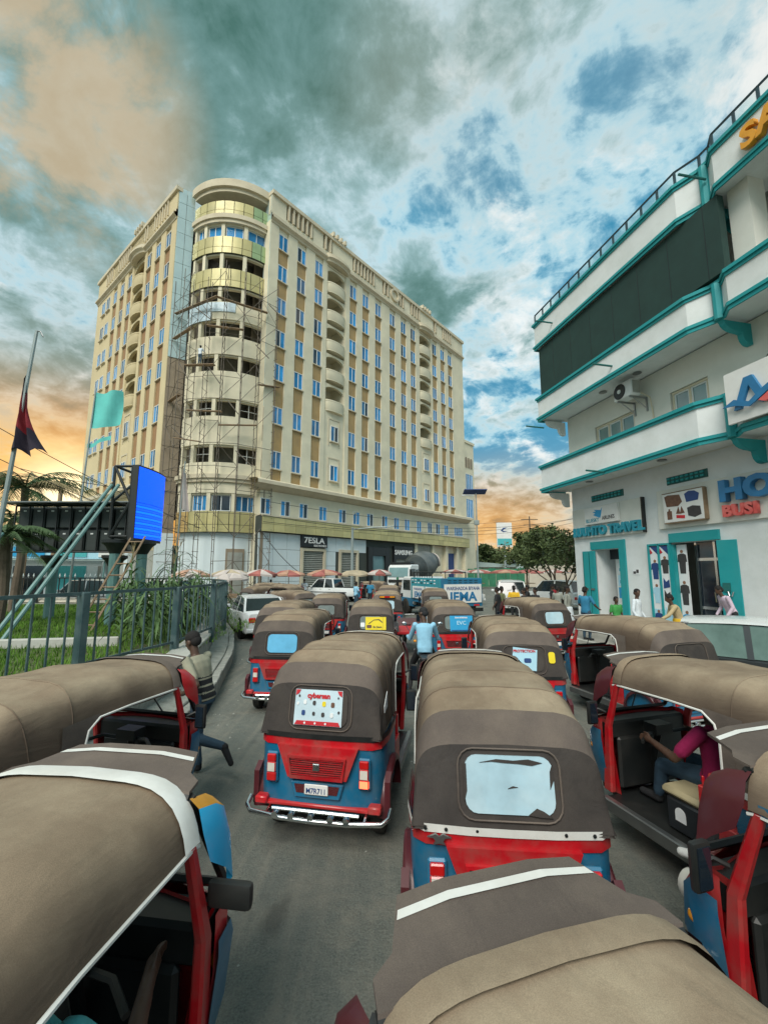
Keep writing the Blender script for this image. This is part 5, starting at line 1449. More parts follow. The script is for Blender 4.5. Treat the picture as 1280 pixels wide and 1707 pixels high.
# fenders over the rear wheels
fe = MB(); rings = []
for k in range(9):
    a = math.pi * (-.02 + 1.04 * k / 8)
    c, s = math.cos(a), math.sin(a)
    rings.append([(.53, .42 - .33 * c, .30 + .36 * s), (.625, .42 - .345 * c, .30 + .385 * s), (.645, .42 - .335 * c, .30 + .365 * s), (.645, .42 - .305 * c, .30 + .325 * s)])
fe.loft(rings, False, False)
fe.prism([(.08, .30), (.08, .58), (.16, .64), (.20, .60), (.135, .52), (.12, .30)], .60, .65, 'x')
RKM['fender'] = fe.mesh('fender', 'rk_maroon', smooth=50)
va = MB().box(-.555, .555, .0, .06, .338, .378).box(-.585, -.47, -.028, .06, .35, .415).box(.47, .585, -.028, .06, .35, .415)
RKM['valance'] = va.mesh('valance', 'rk_red', smooth=40, bevel=.012)
bm_ = MB().tube([(-.66, .06, .37), (-.655, -.02, .335), (-.60, -.07, .31), (-.3, -.095, .295), (0, -.10, .292), (.3, -.095, .295), (.60, -.07, .31), (.655, -.02, .335), (.66, .06, .37)], .022, 8)
bm_.tube([(-.4, -.05, .345), (.4, -.05, .345)], .016, 6)
for x in (-.35, -.2, -.02, .16, .3): bm_.lathe([(-.115, .0), (-.118, .028), (-.10, .033), (-.08, .033)], 10, 'y', (x, 0, .32))
for x in (-.45, .45): bm_.tube([(x, -.08, .30), (x, .1, .34)], .016, 6)
RKM['bumper'] = bm_.mesh('bumper', 'chrome', smooth=50)
RKM['tyre'] = MB().lathe([(-.055, .13), (-.062, .17), (-.055, .20), (-.03, .212), (.03, .212), (.055, .20), (.062, .17), (.055, .13)], 22).mesh('tyre', 'rubber', smooth=40)
RKM['rim'] = MB().lathe([(-.045, .132), (-.03, .12), (-.03, .05), (-.045, .04), (.045, .04), (.03, .05), (.03, .12), (.045, .132)], 18).mesh('rim', 'steel', smooth=40)
RKM['floor_pan'] = MB().box(-.55, .55, .10, 2.0, .27, .345).box(-.30, .30, 2.0, 2.3, .27, .345).mesh('floor_pan', 'black_plastic', smooth=0)
RKM['side_sill'] = MB().box(.535, .60, .78, 2.0, .255, .36).mesh('side_sill', 'steel', smooth=0, bevel=.01)
bench = MB(); bench.mat(0).box(-.52, .52, .25, .80, .345, .62).mat(0).box(-.52, .52, .16, .30, .62, 1.12)
RKM['rear_bench'] = bench.mesh('rear_bench', 'seat_black', smooth=40, bevel=.03)
RKM['bench_cushion'] = MB().box(-.50, .50, .28, .80, .625, .70).mesh('bench_cushion', 'seat_blue', smooth=40, bevel=.03)
RKM['driver_seat'] = MB().box(-.44, .44, 1.12, 1.46, .345, .60).mesh('driver_seat', 'seat_black', smooth=40, bevel=.02)
RKM['seat_cushion'] = MB().box(-.45, .45, 1.10, 1.50, .60, .67).mesh('seat_cushion', 'seat_tan', smooth=40, bevel=.03)
sd = MB().lathe([(0, .045), (.003, .045)], 16, 'x', (.441, 1.33, .50)).box(.44, .444, 1.285, 1.375, .44, .50)
RKM['seat_mark'] = sd.mesh('seat_mark', 'print_white', smooth=0)
pr = MB().box(.49, .58, .80, 1.06, .345, .66).box(.52, .57, 1.0, 1.06, .66, .86).tube([(.545, 1.03, .86), (.545, 1.03, .93)], .012, 6)
RKM['step_panel'] = pr.mesh('step_panel', 'rk_red', smooth=0, bevel=.01)
RKM['seat_bar'] = MB().tube([(-.5, 1.06, .35), (-.5, 1.03, .85), (-.47, 1.03, .92), (.47, 1.03, .92), (.5, 1.03, .85), (.5, 1.06, .35)], .018, 6).mesh('seat_bar', 'rk_red', smooth=50)
# front: pillars, cowl, windscreen, lamps
RKM['pillar'] = MB().loft([[(.483, 1.79, 1.41), (.527, 1.79, 1.40), (.527, 1.84, 1.40), (.483, 1.84, 1.41)], [(.475, 1.93, .98), (.525, 1.93, .98), (.522, 2.0, .98), (.47, 2.0, .98)], [(.43, 1.99, .36), (.49, 1.99, .36), (.48, 2.10, .36), (.42, 2.10, .36)]]).mesh('pillar', 'rk_red', smooth=0, bevel=.012)
cw = MB(); rings = []
for z, yf, w, wf in ((.34, 2.34, .42, .20), (.55, 2.42, .48, .28), (.80, 2.37, .52, .32), (.98, 2.24, .522, .38), (1.02, 2.18, .52, .38)):
    rings.append([(-w, 2.02, z), (-w * .985, 2.14, z), (-wf - .06, yf - .05, z), (-wf * .6, yf, z), (0, yf + .015, z), (wf * .6, yf, z), (wf + .06, yf - .05, z), (w * .985, 2.14, z), (w, 2.02, z)])
cw.loft(rings, False, False)
cw.loft([[(x * .94, y - .05, z) for x, y, z in rings[0]], [(x * .94, y - .05, z) for x, y, z in rings[-1]]], False, False)
RKM['cowl'] = cw.mesh('cowl', 'rk_red', smooth=45)
RKM['cowl_side'] = MB().loft([[(.455, 2.03, .40), (.505, 2.03, .60), (.537, 2.03, .86), (.535, 2.03, .92)], [(.44, 2.17, .40), (.495, 2.18, .60), (.53, 2.17, .86), (.525, 2.15, .92)], [(.37, 2.28, .42), (.43, 2.30, .62), (.45, 2.27, .84), (.44, 2.22, .9)]], False, False).mesh('cowl_side', 'rk_blue', smooth=40)
RKM['dashboard'] = MB().box(-.48, .48, 1.98, 2.16, .84, 1.0).box(-.4, .4, 1.95, 2.0, .4, .86).mesh('dashboard', 'black_plastic', smooth=0, bevel=.02)
wf = MB()
for a, b in (((-.47, 2.19, 1.03), (-.46, 1.88, 1.54)), ((.47, 2.19, 1.03), (.46, 1.88, 1.54)), ((-.47, 2.19, 1.03), (.47, 2.19, 1.03)), ((-.46, 1.88, 1.54), (.46, 1.88, 1.54))): wf.tube([a, b], .02, 5)
RKM['windscreen_frame'] = wf.mesh('windscreen_frame', 'black_plastic', smooth=40)
RKM['windscreen'] = MB().add([(-.46, 2.19, 1.04), (.46, 2.19, 1.04), (.45, 1.885, 1.53), (-.45, 1.885, 1.53)], [(0, 1, 2, 3)]).mesh('windscreen', 'glass_clear', smooth=0)
RKM['wiper'] = MB().tube([(.05, 2.21, 1.03), (-.02, 2.02, 1.35)], .008, 4).mesh('wiper', 'black_plastic', smooth=0)
vi = MB(); vr = []
for y, z, w in ((1.87, 1.565, .46), (1.95, 1.572, .45), (2.00, 1.577, .385), (2.17, 1.592, .315)):
    vr.append([(-w, y, z), (-w * .5, y + .012, z + .012), (w * .5, y + .012, z + .012), (w, y, z), (w, y, z - .014), (-w, y, z - .014)])
vi.loft(vr)
RKM['visor'] = vi.mesh('visor', 'vinyl_mid', smooth=30)
vs = MB(); vs.loft([[(-w, y, z + .004), (-w * .5, y + .012, z + .018), (w * .5, y + .012, z + .018), (w, y, z + .004)] for y, z, w in ((2.085, 1.5835, .343), (2.115, 1.5865, .331))], False, False)
RKM['visor_strip'] = vs.mesh('visor_strip', 'piping_white', smooth=0)
cp = MB().loft([[(.47, 1.86, 1.545), (.512, 1.86, 1.51), (.537, 1.86, 1.42), (.55, 1.90, 1.30)], [(.48, 1.96, 1.52), (.53, 1.96, 1.485), (.557, 1.97, 1.38), (.566, 2.00, 1.22)], [(.47, 2.04, 1.47), (.52, 2.05, 1.43), (.545, 2.07, 1.31), (.55, 2.10, 1.12)], [(.46, 2.02, 1.45), (.50, 2.02, 1.40), (.53, 2.05, 1.29), (.535, 2.08, 1.1)]], False, False)
RKM['corner_panel'] = {m: cp.mesh('corner_panel', m, smooth=50) for m in ('rk_maroon', 'rk_cyan', 'rk_red', 'rk_blue')}
_tt = MB(); _tt.add(cp.v, cp.f); _tt.m = [1 if (i % 3) == 0 else 0 for i in range(len(cp.f))]
RKM['corner_panel']['two_tone'] = _tt.mesh('corner_panel', ['rk_cyan', 'rk_orange'], smooth=50)
mi = MB().tube([(.52, 1.97, 1.10), (.58, 2.0, 1.13), (.62, 2.02, 1.11)], .012, 6)
RKM['mirror_arm'] = mi.mesh('mirror_arm', 'black_plastic', smooth=40)
RKM['mirror'] = MB().box(.575, .685, 2.0, 2.04, .985, 1.20).mesh('mirror', 'black_plastic', smooth=40, bevel=.03, bseg=2)
RKM['mirror_low'] = MB().box(.51, .70, 1.95, 1.995, 1.09, 1.19).mesh('mirror', 'black_plastic', smooth=40, bevel=.03, bseg=2)
RKM['mirror_face'] = MB().box(.592, .668, 1.994, 2.0, 1.005, 1.18).mesh('mirror_face', 'glass_dark', smooth=0)
RKM['headlight'] = MB().lathe([(2.28, .085), (2.40, .085), (2.425, .075), (2.44, .04), (2.445, .0)], 16, 'y', (.24, 0, .70)).mesh('headlight', 'lamp_clear', smooth=40)
RKM['indicator'] = MB().ell((.455, 2.20, .72), (.04, .05, .035), 10, 6).mesh('indicator', 'lamp_amber', smooth=60)
hb = MB().tube([(-.36, 1.72, .90), (-.24, 1.80, .93), (0, 1.87, .90), (.24, 1.80, .93), (.36, 1.72, .90)], .016, 6).tube([(0, 1.87, .90), (0, 1.98, .5)], .03, 6).box(-.10, .10, 1.80, 1.94, .90, .99)
RKM['handlebar'] = hb.mesh('handlebar', 'black_plastic', smooth=40)
mg = MB(); rings = []
for k in range(8):
    a = math.pi * (.02 + .96 * k / 7); c, s = math.cos(a), math.sin(a)
    rings.append([(-.09, 2.28 - .25 * c, .21 + .25 * s), (-.06, 2.28 - .27 * c, .21 + .275 * s), (.06, 2.28 - .27 * c, .21 + .275 * s), (.09, 2.28 - .25 * c, .21 + .25 * s)])
mg.loft(rings, False, False)
RKM['mudguard'] = mg.mesh('mudguard', 'rk_maroon', smooth=50)
pp = MB()
base = [(x, y, z) for x, y, z in (G3[0], G4[0], G5[0])]
edge = [(.572, .86, .95), (.569, .86, 1.22), (.564, .89, 1.34), (.558, .98, 1.403), tuple(G4[0]), tuple(G5[0]), (G5[0][0], G5[0][1] + .03, 1.375)]
pp.tube(edge, .0085, 6)
RKM['piping'] = pp.mesh('piping', 'piping_white', smooth=50)
# cloth corner between belt and door arch
dc = MB()
dc.add([(.569, .70, .95), (.571, .86, .95), (.568, .86, 1.22), (.563, .89, 1.34), (.557, .98, 1.405), (.553, .98, 1.43), (.556, .70, 1.42)], [(0, 1, 2, 3, 4, 5, 6)])
RKM['side_curtain'] = dc.mesh('side_curtain', 'vinyl_mid', smooth=0)
bt = MB(); oo = rc_outline(0)
bt.loft([[((x + math.copysign(.016, x)) if abs(x) > .3 else x, y - .018, z) for x, y in oo] for z in (.925, .93, .965, .97)], False, False)
RKM['belt_trim'] = {m: bt.mesh('belt_trim', m, smooth=40) for m in ('black_plastic', 'piping_white')}
def rrect(w, h, r, n=4):
    p = []
    for cx, cy, a0 in ((w / 2 - r, h / 2 - r, 0), (-w / 2 + r, h / 2 - r, 90), (-w / 2 + r, -h / 2 + r, 180), (w / 2 - r, -h / 2 + r, 270)):
        for k in range(n + 1): a = R(a0 + 90 * k / n); p.append((cx + r * math.cos(a), cy + r * math.sin(a)))
    return p
def curtain_pt(x, zn, out):   # point on the sloped rear curtain (zn height), pushed outwards
    t = (zn - .95) / (1.375 - .95)
    y = .02 + .08 * t - out
    return (x, y, zn)
def rear_plate(poly, cx, cz, o0, o1):
    mb = MB(); a = [curtain_pt(cx + x, cz + z, o1) for x, z in poly]; b = [curtain_pt(cx + x, cz + z, o0) for x, z in poly]; n = len(poly)
    return mb.add(a + b, [tuple(range(n - 1, -1, -1)), tuple(range(n, 2 * n))] + [(i, (i + 1) % n, n + (i + 1) % n, n + i) for i in range(n)])
RKM['rear_window'] = {m: rear_plate(rrect(.52, .30, .07), 0, 1.185, -.01, .012).mesh('rear_window', m, smooth=0) for m in ('rear_pvc', 'rear_pvc_blue', 'rear_pvc_grey', 'vinyl_dark')}
ws = rrect(.60, .37, .09); sm_ = MB(); n = len(ws)
sm_.tube([curtain_pt(x, 1.185 + z, .012) for x, z in ws + ws[:1]], .006, 4, cap=False)
RKM['window_seam'] = sm_.mesh('window_seam', 'vinyl_mid', smooth=40)

def rickshaw(x, y, head, label, window='rear_pvc_grey', belt='black_plastic', corner='rk_maroon', band='vinyl_top', far=False, lit=False, mirror_low=False, scale=1.0, strip=True):
    r = empty('auto_rickshaw', (x, y, 0), hd(head)); tag(r, label, 'auto rickshaw', 'auto rickshaws in the traffic')
    if scale != 1.0: r.scale = (scale,) * 3
    P = {}
    def p(nm, par=None, **k):
        q = put(RKM[nm].name.split('.')[0] if not isinstance(RKM[nm], dict) else nm, RKM[nm] if not isinstance(RKM[nm], dict) else RKM[nm][k.pop('m')], par or r, **k)
        return q
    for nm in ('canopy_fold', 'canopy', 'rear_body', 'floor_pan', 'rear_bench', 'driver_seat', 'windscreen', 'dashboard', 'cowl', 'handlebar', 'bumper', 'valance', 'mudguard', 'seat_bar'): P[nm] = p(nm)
    P['rear_curtain'] = p('rear_curtain')
    tp = p('tail_panel', P['rear_body']); P['tail_panel'] = tp
    g = p('grille', r)
    p('grille_frame', g); p('emblem', g)
    if not far:
        for k in range(8): p('grille_slats', g, loc=(0, 0, .632 + .018 * k))
    pr_ = p('plate_recess', P['rear_body']); p('plate_vent', P['rear_body']); P['plate'] = p('number_plate')
    for s in (-1, 1):
        t = p('tail_light_lit' if (lit and s == 1) else 'tail_light', r, loc=(s * .435, .006, -.055)); p('tail_light_black', t, loc=(0, 0, 0))
        for nm in ('fender', 'side_sill', 'pillar', 'cowl_side', 'step_panel', 'piping', 'side_curtain'):
            q = p(nm); q.scale = (s, 1, 1)
        q = p('corner_panel', m=corner); q.scale = (s, 1, 1)
        m_ = p('mirror_low' if mirror_low else 'mirror'); m_.scale = (s, 1, 1); p('mirror_arm', m_); 
        if not mirror_low: p('mirror_face', m_)
        q = p('headlight'); q.scale = (s, 1, 1)
        if not far: q = p('indicator'); q.scale = (s, 1, 1)
        w = p('tyre', r, loc=(s * .50, .42, .212)); w.name = 'wheel'; p('rim', w)
    w = p('tyre', r, loc=(0, 2.28, .212)); w.name = 'wheel'; p('rim', w)
    p('seat_cushion', P['driver_seat']); p('bench_cushion', P['rear_bench'])
    if not far: q = p('seat_mark', P['driver_seat']); q.scale = (-1, 1, 1)
    p('windscreen_frame', P['windscreen']); p('wiper', P['windscreen'])
    v = p('visor'); 
    if strip: p('visor_strip', v)
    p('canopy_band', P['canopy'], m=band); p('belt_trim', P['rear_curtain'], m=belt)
    wd = p('rear_window', P['rear_curtain'], m=window); p('window_seam', P['rear_curtain'])
    P['root'] = r; P['window'] = wd; P['visor'] = v
    return P
# ------------------------------------------------------------------ the traffic: rickshaws
T1 = rickshaw(-1.50, 0.08, 8, 'large rickshaw canopy with white front band at the bottom left corner', band='piping_white', corner='two_tone', mirror_low=True)
T2 = rickshaw(-2.82, 2.45, 14, 'brown rickshaw beside the running man in striped shirt', corner='rk_red', band='vinyl_mid')
T3 = rickshaw(.91, -.50, -16.5, 'nearest rickshaw canopy filling the bottom right foreground', scale=.95)
T4 = rickshaw(0.74, 2.7, 5, 'rickshaw with large torn white rear window in the right foreground', 'rear_pvc', 'piping_white')
T5 = rickshaw(-0.60, 4.15, 11, 'red and blue rickshaw with white advert poster and chrome bumper', 'vinyl_dark', lit=True)
T6 = rickshaw(-1.78, 7.7, 4, 'rickshaw with bright blue rear window behind the stone kerb', 'rear_pvc_blue')
T7 = rickshaw(-2.57, 10.5, 4, 'rickshaw with white sticker on its fold beside the white sedan', 'rear_pvc_blue', far=True)
T8 = rickshaw(-1.85, 14, 0, 'rickshaw with clear oval rear window before the pickup', 'rear_pvc_grey', far=True)
T9 = rickshaw(-0.32, 10.7, 0, 'rickshaw with yellow advert on its rear curtain', 'rear_pvc_grey', far=True)
T10 = rickshaw(0.12, 16.2, 0, 'rickshaw with light bar under its canopy beside blue truck', 'rear_pvc', far=True)
T11 = rickshaw(1.75, 10.7, -4, 'rickshaw with blue advert poster in front of the blue truck', 'rear_pvc_grey', far=True)
T12 = rickshaw(2, 6.3, 4, 'rickshaw with pink lettered sticker and small yellow badge', 'vinyl_dark')
T13 = rickshaw(4.6, 11.8, -13, 'rickshaw with pale rear window and open side before the crowd', 'rear_pvc', far=True)
T14 = rickshaw(4.55, 6.5, -17, 'rickshaw beside the car with the white roof', 'vinyl_dark')
T15 = rickshaw(3.2, 2.62, -17, 'rickshaw with driver in crimson shirt at the right edge', 'vinyl_dark', belt='piping_white')
T16 = rickshaw(2.66, 0.45, -17, 'rickshaw cut by the right edge below the crimson shirt driver', corner='rk_maroon')
FAR = [(-4.6, 23.5, 200, 'rickshaw facing the camera beyond the white sedan'), (-2.9, 17.0, -50, 'rickshaw turning left beyond the clear window rickshaw'), (-6.8, 25.5, 70, 'rickshaw under the orange awnings at the far left of the queue'), (2.2, 18.6, 3, 'rickshaw close behind the blue truck'), (.2, 22.5, 5, 'rickshaw in front of the mixer truck'), (-8.6, 28.2, 65, 'rickshaw beside the white sheet awning'), (1.5, 28.0, -8, 'rickshaw between the blue truck cab and the mixer truck'), (-7.0, 21.8, 40, 'rickshaw right of the white sedan bonnet by the kerb end'), (.3, 33.0, -70, 'rickshaw turning in front of the mixer cab')]
for x, y, h, lb in FAR: rickshaw(x, y, h, lb, 'rear_pvc_grey', far=True)
# posters and marks on the rickshaws (children of the vehicle they are stuck to)
def sticker(T, name, w, h, cx, cz, m, o=.016, tilt=0.0):
    c, s = math.cos(tilt), math.sin(tilt)
    poly = [(x * c - z * s, x * s + z * c) for x, z in ((-w / 2, -h / 2), (w / 2, -h / 2), (w / 2, h / 2), (-w / 2, h / 2))]
    return rear_plate(poly, cx, cz, o - .006, o).build(name, m, T['rear_curtain'], smooth=0)
def blob(par, poly, cx, cz, m, o=.0215):
    return rear_plate(poly, cx, cz, o - .004, o).build('print', m, par, smooth=0)
def rtext(par, body, size, x, z, m, o=.022, align='CENTER', bold=.002, xs=1.0):
    a = curtain_pt(x, z, o)
    return text('lettering', body, size, .0008, m, par, a, (R(90 - 10.7), 0, 0), bold, align, xs)
s = sticker(T5, 'poster', .46, .30, -.02, 1.185, 'poster_paper')
for k, (x, z, m, sz) in enumerate(((-.13, .045, 'print_white', .03), (-.04, .04, 'print_dark', .03), (.055, .035, 'print_yellow', .034), (.14, .03, 'print_brown', .034), (-.14, -.045, 'print_navy', .034), (-.04, -.05, 'print_dark', .026), (.05, -.055, 'print_dark', .03), (.135, -.055, 'print_white', .032), (.19, .09, 'print_dark', .015), (-.19, .095, 'print_dark', .018), (-.2, .03, 'print_white', .022), (.2, -.03, 'print_dark', .02))):
    blob(s, rrect(sz * 1.0, sz * 1.25, .011, 3), -.02 + x, 1.185 + z, m)
blob(s, [(-.22, -.145), (.22, -.145), (.20, -.112), (-.20, -.112)], -.02, 1.185, 'print_red')
for x in (-.12, -.02, .08): blob(s, rrect(.018, .018, .008, 2), -.02 + x, 1.057, 'print_white', .025)
for q in (-1, 1): blob(s, [(q * .225, .148), (q * .18, .148), (q * .195, .118), (q * .225, .10)] if q > 0 else [(q * .225, .10), (q * .195, .118), (q * .18, .148), (q * .225, .148)], -.02, 1.185, 'print_red')
rtext(s, 'cybersan', .062, -.02, 1.268, 'print_red', bold=.003)
MB().prism([(1.16, 1.14), (1.30, 1.16), (1.29, 1.30), (1.20, 1.24), (1.15, 1.20)], 0, .004, 'x').build('sticker', 'print_white', T5['rear_curtain'], (.5835, -1.0, 0), smooth=0)
text('lettering', 'M7R711', .062, .001, 'print_navy', T5['plate'], (0, -.032, .483), align='CENTER', bold=.001, xs=.9)
# torn film in the white window
for poly, cx, cz in (([(-.20, .0), (-.1, .02), (.0, .015), (.09, .024), (.17, .008), (.11, -.008), (.03, -.001), (-.06, .002), (-.13, .007)], .03, 1.297), ([(-.05, -.02), (.0, .015), (.04, .0), (.09, -.03), (.02, -.028)], .15, 1.058), ([(-.03, -.004), (.0, .010), (.03, .005), (.0, .001)], .02, 1.17), ([(-.01, -.07), (.016, -.02), (.012, .06), (-.005, .02)], .245, 1.24), ([(-.012, -.1), (.006, -.04), (.004, .1), (-.012, .09)], -.255, 1.19)):
    rear_plate(poly, cx, cz, .008, .0165).build('tear', 'vinyl_dark', T4['window'], smooth=0)
for x in (-.5, -.38, -.2, .05, .3, .46): MB().lathe([(0, .011), (-.006, .009), (-.008, 0)], 8, 'y', (x, .005 if abs(x) < .4 else .012, .95)).build('rivet', 'sign_black', T4['rear_curtain'])
MB().prism([(x * .7, .88 + (z - .865) * .7) for x, z in ((-.10, .88), (-.03, .905), (0, .885), (.03, .905), (.10, .88), (.05, .875), (.03, .85), (.05, .825), (0, .835), (-.05, .825), (-.03, .85), (-.05, .875))], -.02, -.005).build('bird_emblem', 'steel', T4['rear_body'], (-.42, 0.012, .02), smooth=0)
# adverts further on
s = sticker(T9, 'poster', .50, .30, .12, 1.17, 'print_yellow'); blob(s, [(-.18, -.03), (-.05, .06), (.08, .07), (.17, 0), (.15, -.01), (.07, .05), (-.05, .045), (-.16, -.04)], .12, 1.2, 'print_dark'); blob(s, rrect(.12, .07, .02), -.04, 1.10, 'print_brown'); rtext(s, 'Ex Dano', .06, .16, 1.07, 'print_dark')
blob(T9['rear_curtain'], rrect(.10, .10, .02), -.2, 1.14, 'print_white', .016)
s = sticker(T11, 'poster', .56, .36, .14, 1.17, 'print_blue'); rtext(s, 'EVC', .13, .14, 1.14, 'print_sky'); rtext(s, 'DAA ADEEGGA', .045, .14, 1.29, 'print_white'); blob(s, rrect(.5, .02, .004, 1), .14, 1.01, 'print_navy')
s = sticker(T12, 'poster', .34, .28, .0, 1.20, 'print_sky', tilt=-.12); rtext(s, 'PROTECTION', .05, 0, 1.29, 'print_red'); blob(s, rrect(.1, .06, .02), .04, 1.18, 'print_navy')
blob(T12['rear_curtain'], rrect(.09, .15, .03), .38, 1.22, 'print_yellow', .014)
blob(T7['rear_curtain'], [(-.1, -.02), (.1, -.02), (.12, .02), (-.08, .03)], .1, 1.30, 'print_white', .014)
# light bar on T10
lbz = MB(); lbz.mat(0).box(-.3, .3, -.06, .0, 0, .07); lbz.mat(1).box(-.28, -.1, -.075, -.06, .01, .06).mat(2).box(-.1, .1, -.075, -.06, .01, .06).mat(1).box(.1, .28, -.075, -.06, .01, .06)
lbz.build('light_bar', ['sign_black', 'lamp_amber', 'lamp_red'], T10['canopy'], (0, .10, 1.44), smooth=0)
# orange and cyan decals on the corner of T1
MB().loft([[(-G4[0][0] - .004, G4[0][1] - .3, 1.395), (-G5[0][0] - .004, G5[0][1] - .02, 1.385)], [(-G4[0][0] - .004, G4[0][1] - .3, 1.45), (-G5[0][0] - .004, G5[0][1] - .02, 1.435)]], False, False).build('edge_tape', 'rk_blue', T16['canopy'], smooth=0)
# ------------------------------------------------------------------ cars and trucks (own frame: +y forward, origin on the ground at the middle)
def wheel_meshes(r, w, key):
    t = MB().lathe([(-w / 2 + .01, r * .62), (-w / 2, r * .85), (-w / 2 + .03, r), (w / 2 - .03, r), (w / 2, r * .85), (w / 2 - .01, r * .62)], 24).mesh('tyre', 'rubber', smooth=40)
    m = MB().lathe([(-w / 2 + .02, r * .62), (-w / 2 + .05, r * .55), (-w / 2 + .06, r * .15), (-w / 2 + .03, r * .12), (w / 2 - .03, r * .12), (w / 2 - .06, r * .15), (w / 2 - .05, r * .55), (w / 2 - .02, r * .62)], 20)
    for k in range(5):
        a = 2 * math.pi * k / 5
        for s in (-1, 1): m.obox((s * (w / 2 - .03), r * .36 * math.cos(a), r * .36 * math.sin(a)), (.03, r * .5, r * .13), (a, 0, 0))
    return t, m.mesh('rim', 'chrome', smooth=30)
WHC = wheel_meshes(.32, .20, 'c'); WHT = wheel_meshes(.45, .28, 't')
def put_wheel(root, x, y, r, wm):
    o = put('wheel', wm[0], root, (x, y, r)); put('rim', wm[1], o); return o
def car(label, x, y, head, prof, gh, W, paint, wheels, roof=None, group='cars in the traffic', cat='car', glass='car_glass', bed=None):
    """prof: list of (y, z_low, z_high, halfwidth) for the lower body; gh: greenhouse [(y_base, y_top)...] = rear base, rear top, front top, front base, z_belt, z_roof"""
    r = empty('pickup_truck' if bed else 'car', (x, y, 0), hd(head)); tag(r, label, cat, group)
    mb = MB(); rings = []
    for yy, zl, zh, hw in prof:
        zm = zl + (zh - zl) * .55
        rings.append([(-hw * .93, yy, zl), (-hw * .99, yy, zl + .10), (-hw, yy, zm), (-hw * .97, yy, zh - .05), (-hw * .88, yy, zh), (0, yy, zh + .02), (hw * .88, yy, zh), (hw * .97, yy, zh - .05), (hw, yy, zm), (hw * .99, yy, zl + .10), (hw * .93, yy, zl)])
    mb.loft(rings); mb.build('body', paint, r, smooth=38)
    rb, rt, ft, fb, zb, zr = gh
    w0, w1 = W / 2 * .93, W / 2 * .76
    g = MB(); g.loft([[(-w0, rb, zb), (w0, rb, zb), (w0, fb, zb), (-w0, fb, zb)], [(-w1, rt, zr), (w1, rt, zr), (w1, ft, zr), (-w1, ft, zr)]])
    g.build('windows', glass, r, smooth=0)
    # roof skin and pillars
    rf = MB(); rr = []
    for k in range(6):
        t = k / 5; yy = rt - .05 + (ft - rt + .10) * t; cz = zr + .012 + .045 * math.sin(math.pi * t)
        rr.append([(-w1 - .03, yy, cz - .035), (-w1 * .8, yy, cz + .015), (0, yy, cz + .03), (w1 * .8, yy, cz + .015), (w1 + .03, yy, cz - .035), (w1 * .8, yy, cz - .045), (-w1 * .8, yy, cz - .045)])
    rf.loft(rr); rf.build('roof', roof or paint, r, smooth=50)
    def P(yb, yt, wd=.06):
        for s in (-1, 1):
            m_ = MB(); q = .012
            m_.loft([[(s * (w0 + q), yb - wd / 2, zb - .01), (s * (w0 + q), yb + wd / 2, zb - .01), (s * (w0 - .05), yb + wd / 2, zb - .01), (s * (w0 - .05), yb - wd / 2, zb - .01)], [(s * (w1 + q), yt - wd / 2, zr), (s * (w1 + q), yt + wd / 2, zr), (s * (w1 - .05), yt + wd / 2, zr), (s * (w1 - .05), yt - wd / 2, zr)]])
            m_.build('pillar', paint if wd > .05 else 'car_dark', r, smooth=0)
    P(rb + .02, rt + .02, .12); P(fb - .02, ft - .02, .07); mid = (rt + ft) / 2; P(mid * .9 + (rb + fb) * .05, mid, .09)
    for s in (-1, 1):
        for yy in wheels:
            MB().lathe([(-.01, .40), (.015, .385), (.015, .30)], 20, 'x', (s * (W / 2 - .012), yy, .36)).build('wheel_arch', 'black_plastic', r, smooth=40)
            put_wheel(r, s * (W / 2 - .10), yy, .32, WHC)
        MB().box(s * (W / 2 - .02), s * (W / 2 + .17), fb - .25, fb - .1, zb + .02, zb + .16).build('mirror', paint, r, smooth=30, bevel=.03)
        MB().box(s * (W / 2 - .27) - .12, s * (W / 2 - .27) + .12, prof[0][0] - .02, prof[0][0] + .15, .62, .80).build('tail_light', 'lamp_red', r, smooth=30, bevel=.02)
        MB().box(s * (W / 2 - .28) - .14, s * (W / 2 - .28) + .14, prof[-1][0] - .16, prof[-1][0] + .02, .58, .72).build('headlight', 'lamp_clear', r, smooth=30, bevel=.02)
        for yy in (mid - .1, mid + .75):
            MB().box(s * (W / 2) - .012, s * (W / 2) + .012, yy - .5, yy - .38, zb - .14, zb - .11).build('handle', 'chrome', r, smooth=0)
    MB().box(-.26, .26, prof[0][0] - .012, prof[0][0] + .03, .45, .57).build('number_plate', 'sign_white', r, smooth=0)
    MB().box(-W / 2 * .9, W / 2 * .9, prof[0][0] - .03, prof[0][0] + .1, .28, .42).build('bumper', paint, r, smooth=30, bevel=.03)
    MB().box(-W / 2 * .9, W / 2 * .9, prof[-1][0] - .1, prof[-1][0] + .03, .26, .42).build('bumper', paint, r, smooth=30, bevel=.03)
    MB().box(-.4, .4, prof[-1][0] - .05, prof[-1][0] + .015, .50, .64).build('grille', 'black_plastic', r, smooth=0)
    return r
SEDAN = [(-2.15, .30, .92, .70), (-2.0, .24, 1.0, .82), (-1.2, .22, .98, .85), (0, .20, .94, .855), (1.0, .22, .92, .85), (1.7, .24, .84, .82), (2.1, .28, .70, .70)]
SUV = [(-2.2, .34, 1.02, .76), (-2.05, .30, 1.10, .88), (-1.2, .28, 1.10, .91), (0, .27, 1.08, .915), (1.0, .28, 1.06, .91), (1.9, .30, 1.0, .88), (2.25, .34, .85, .78)]
HATCH = [(-1.95, .28, .95, .72), (-1.85, .24, 1.0, .82), (-1.1, .22, .98, .84), (0, .20, .96, .845), (1.0, .22, .94, .84), (1.6, .24, .88, .81), (2.0, .28, .72, .70)]
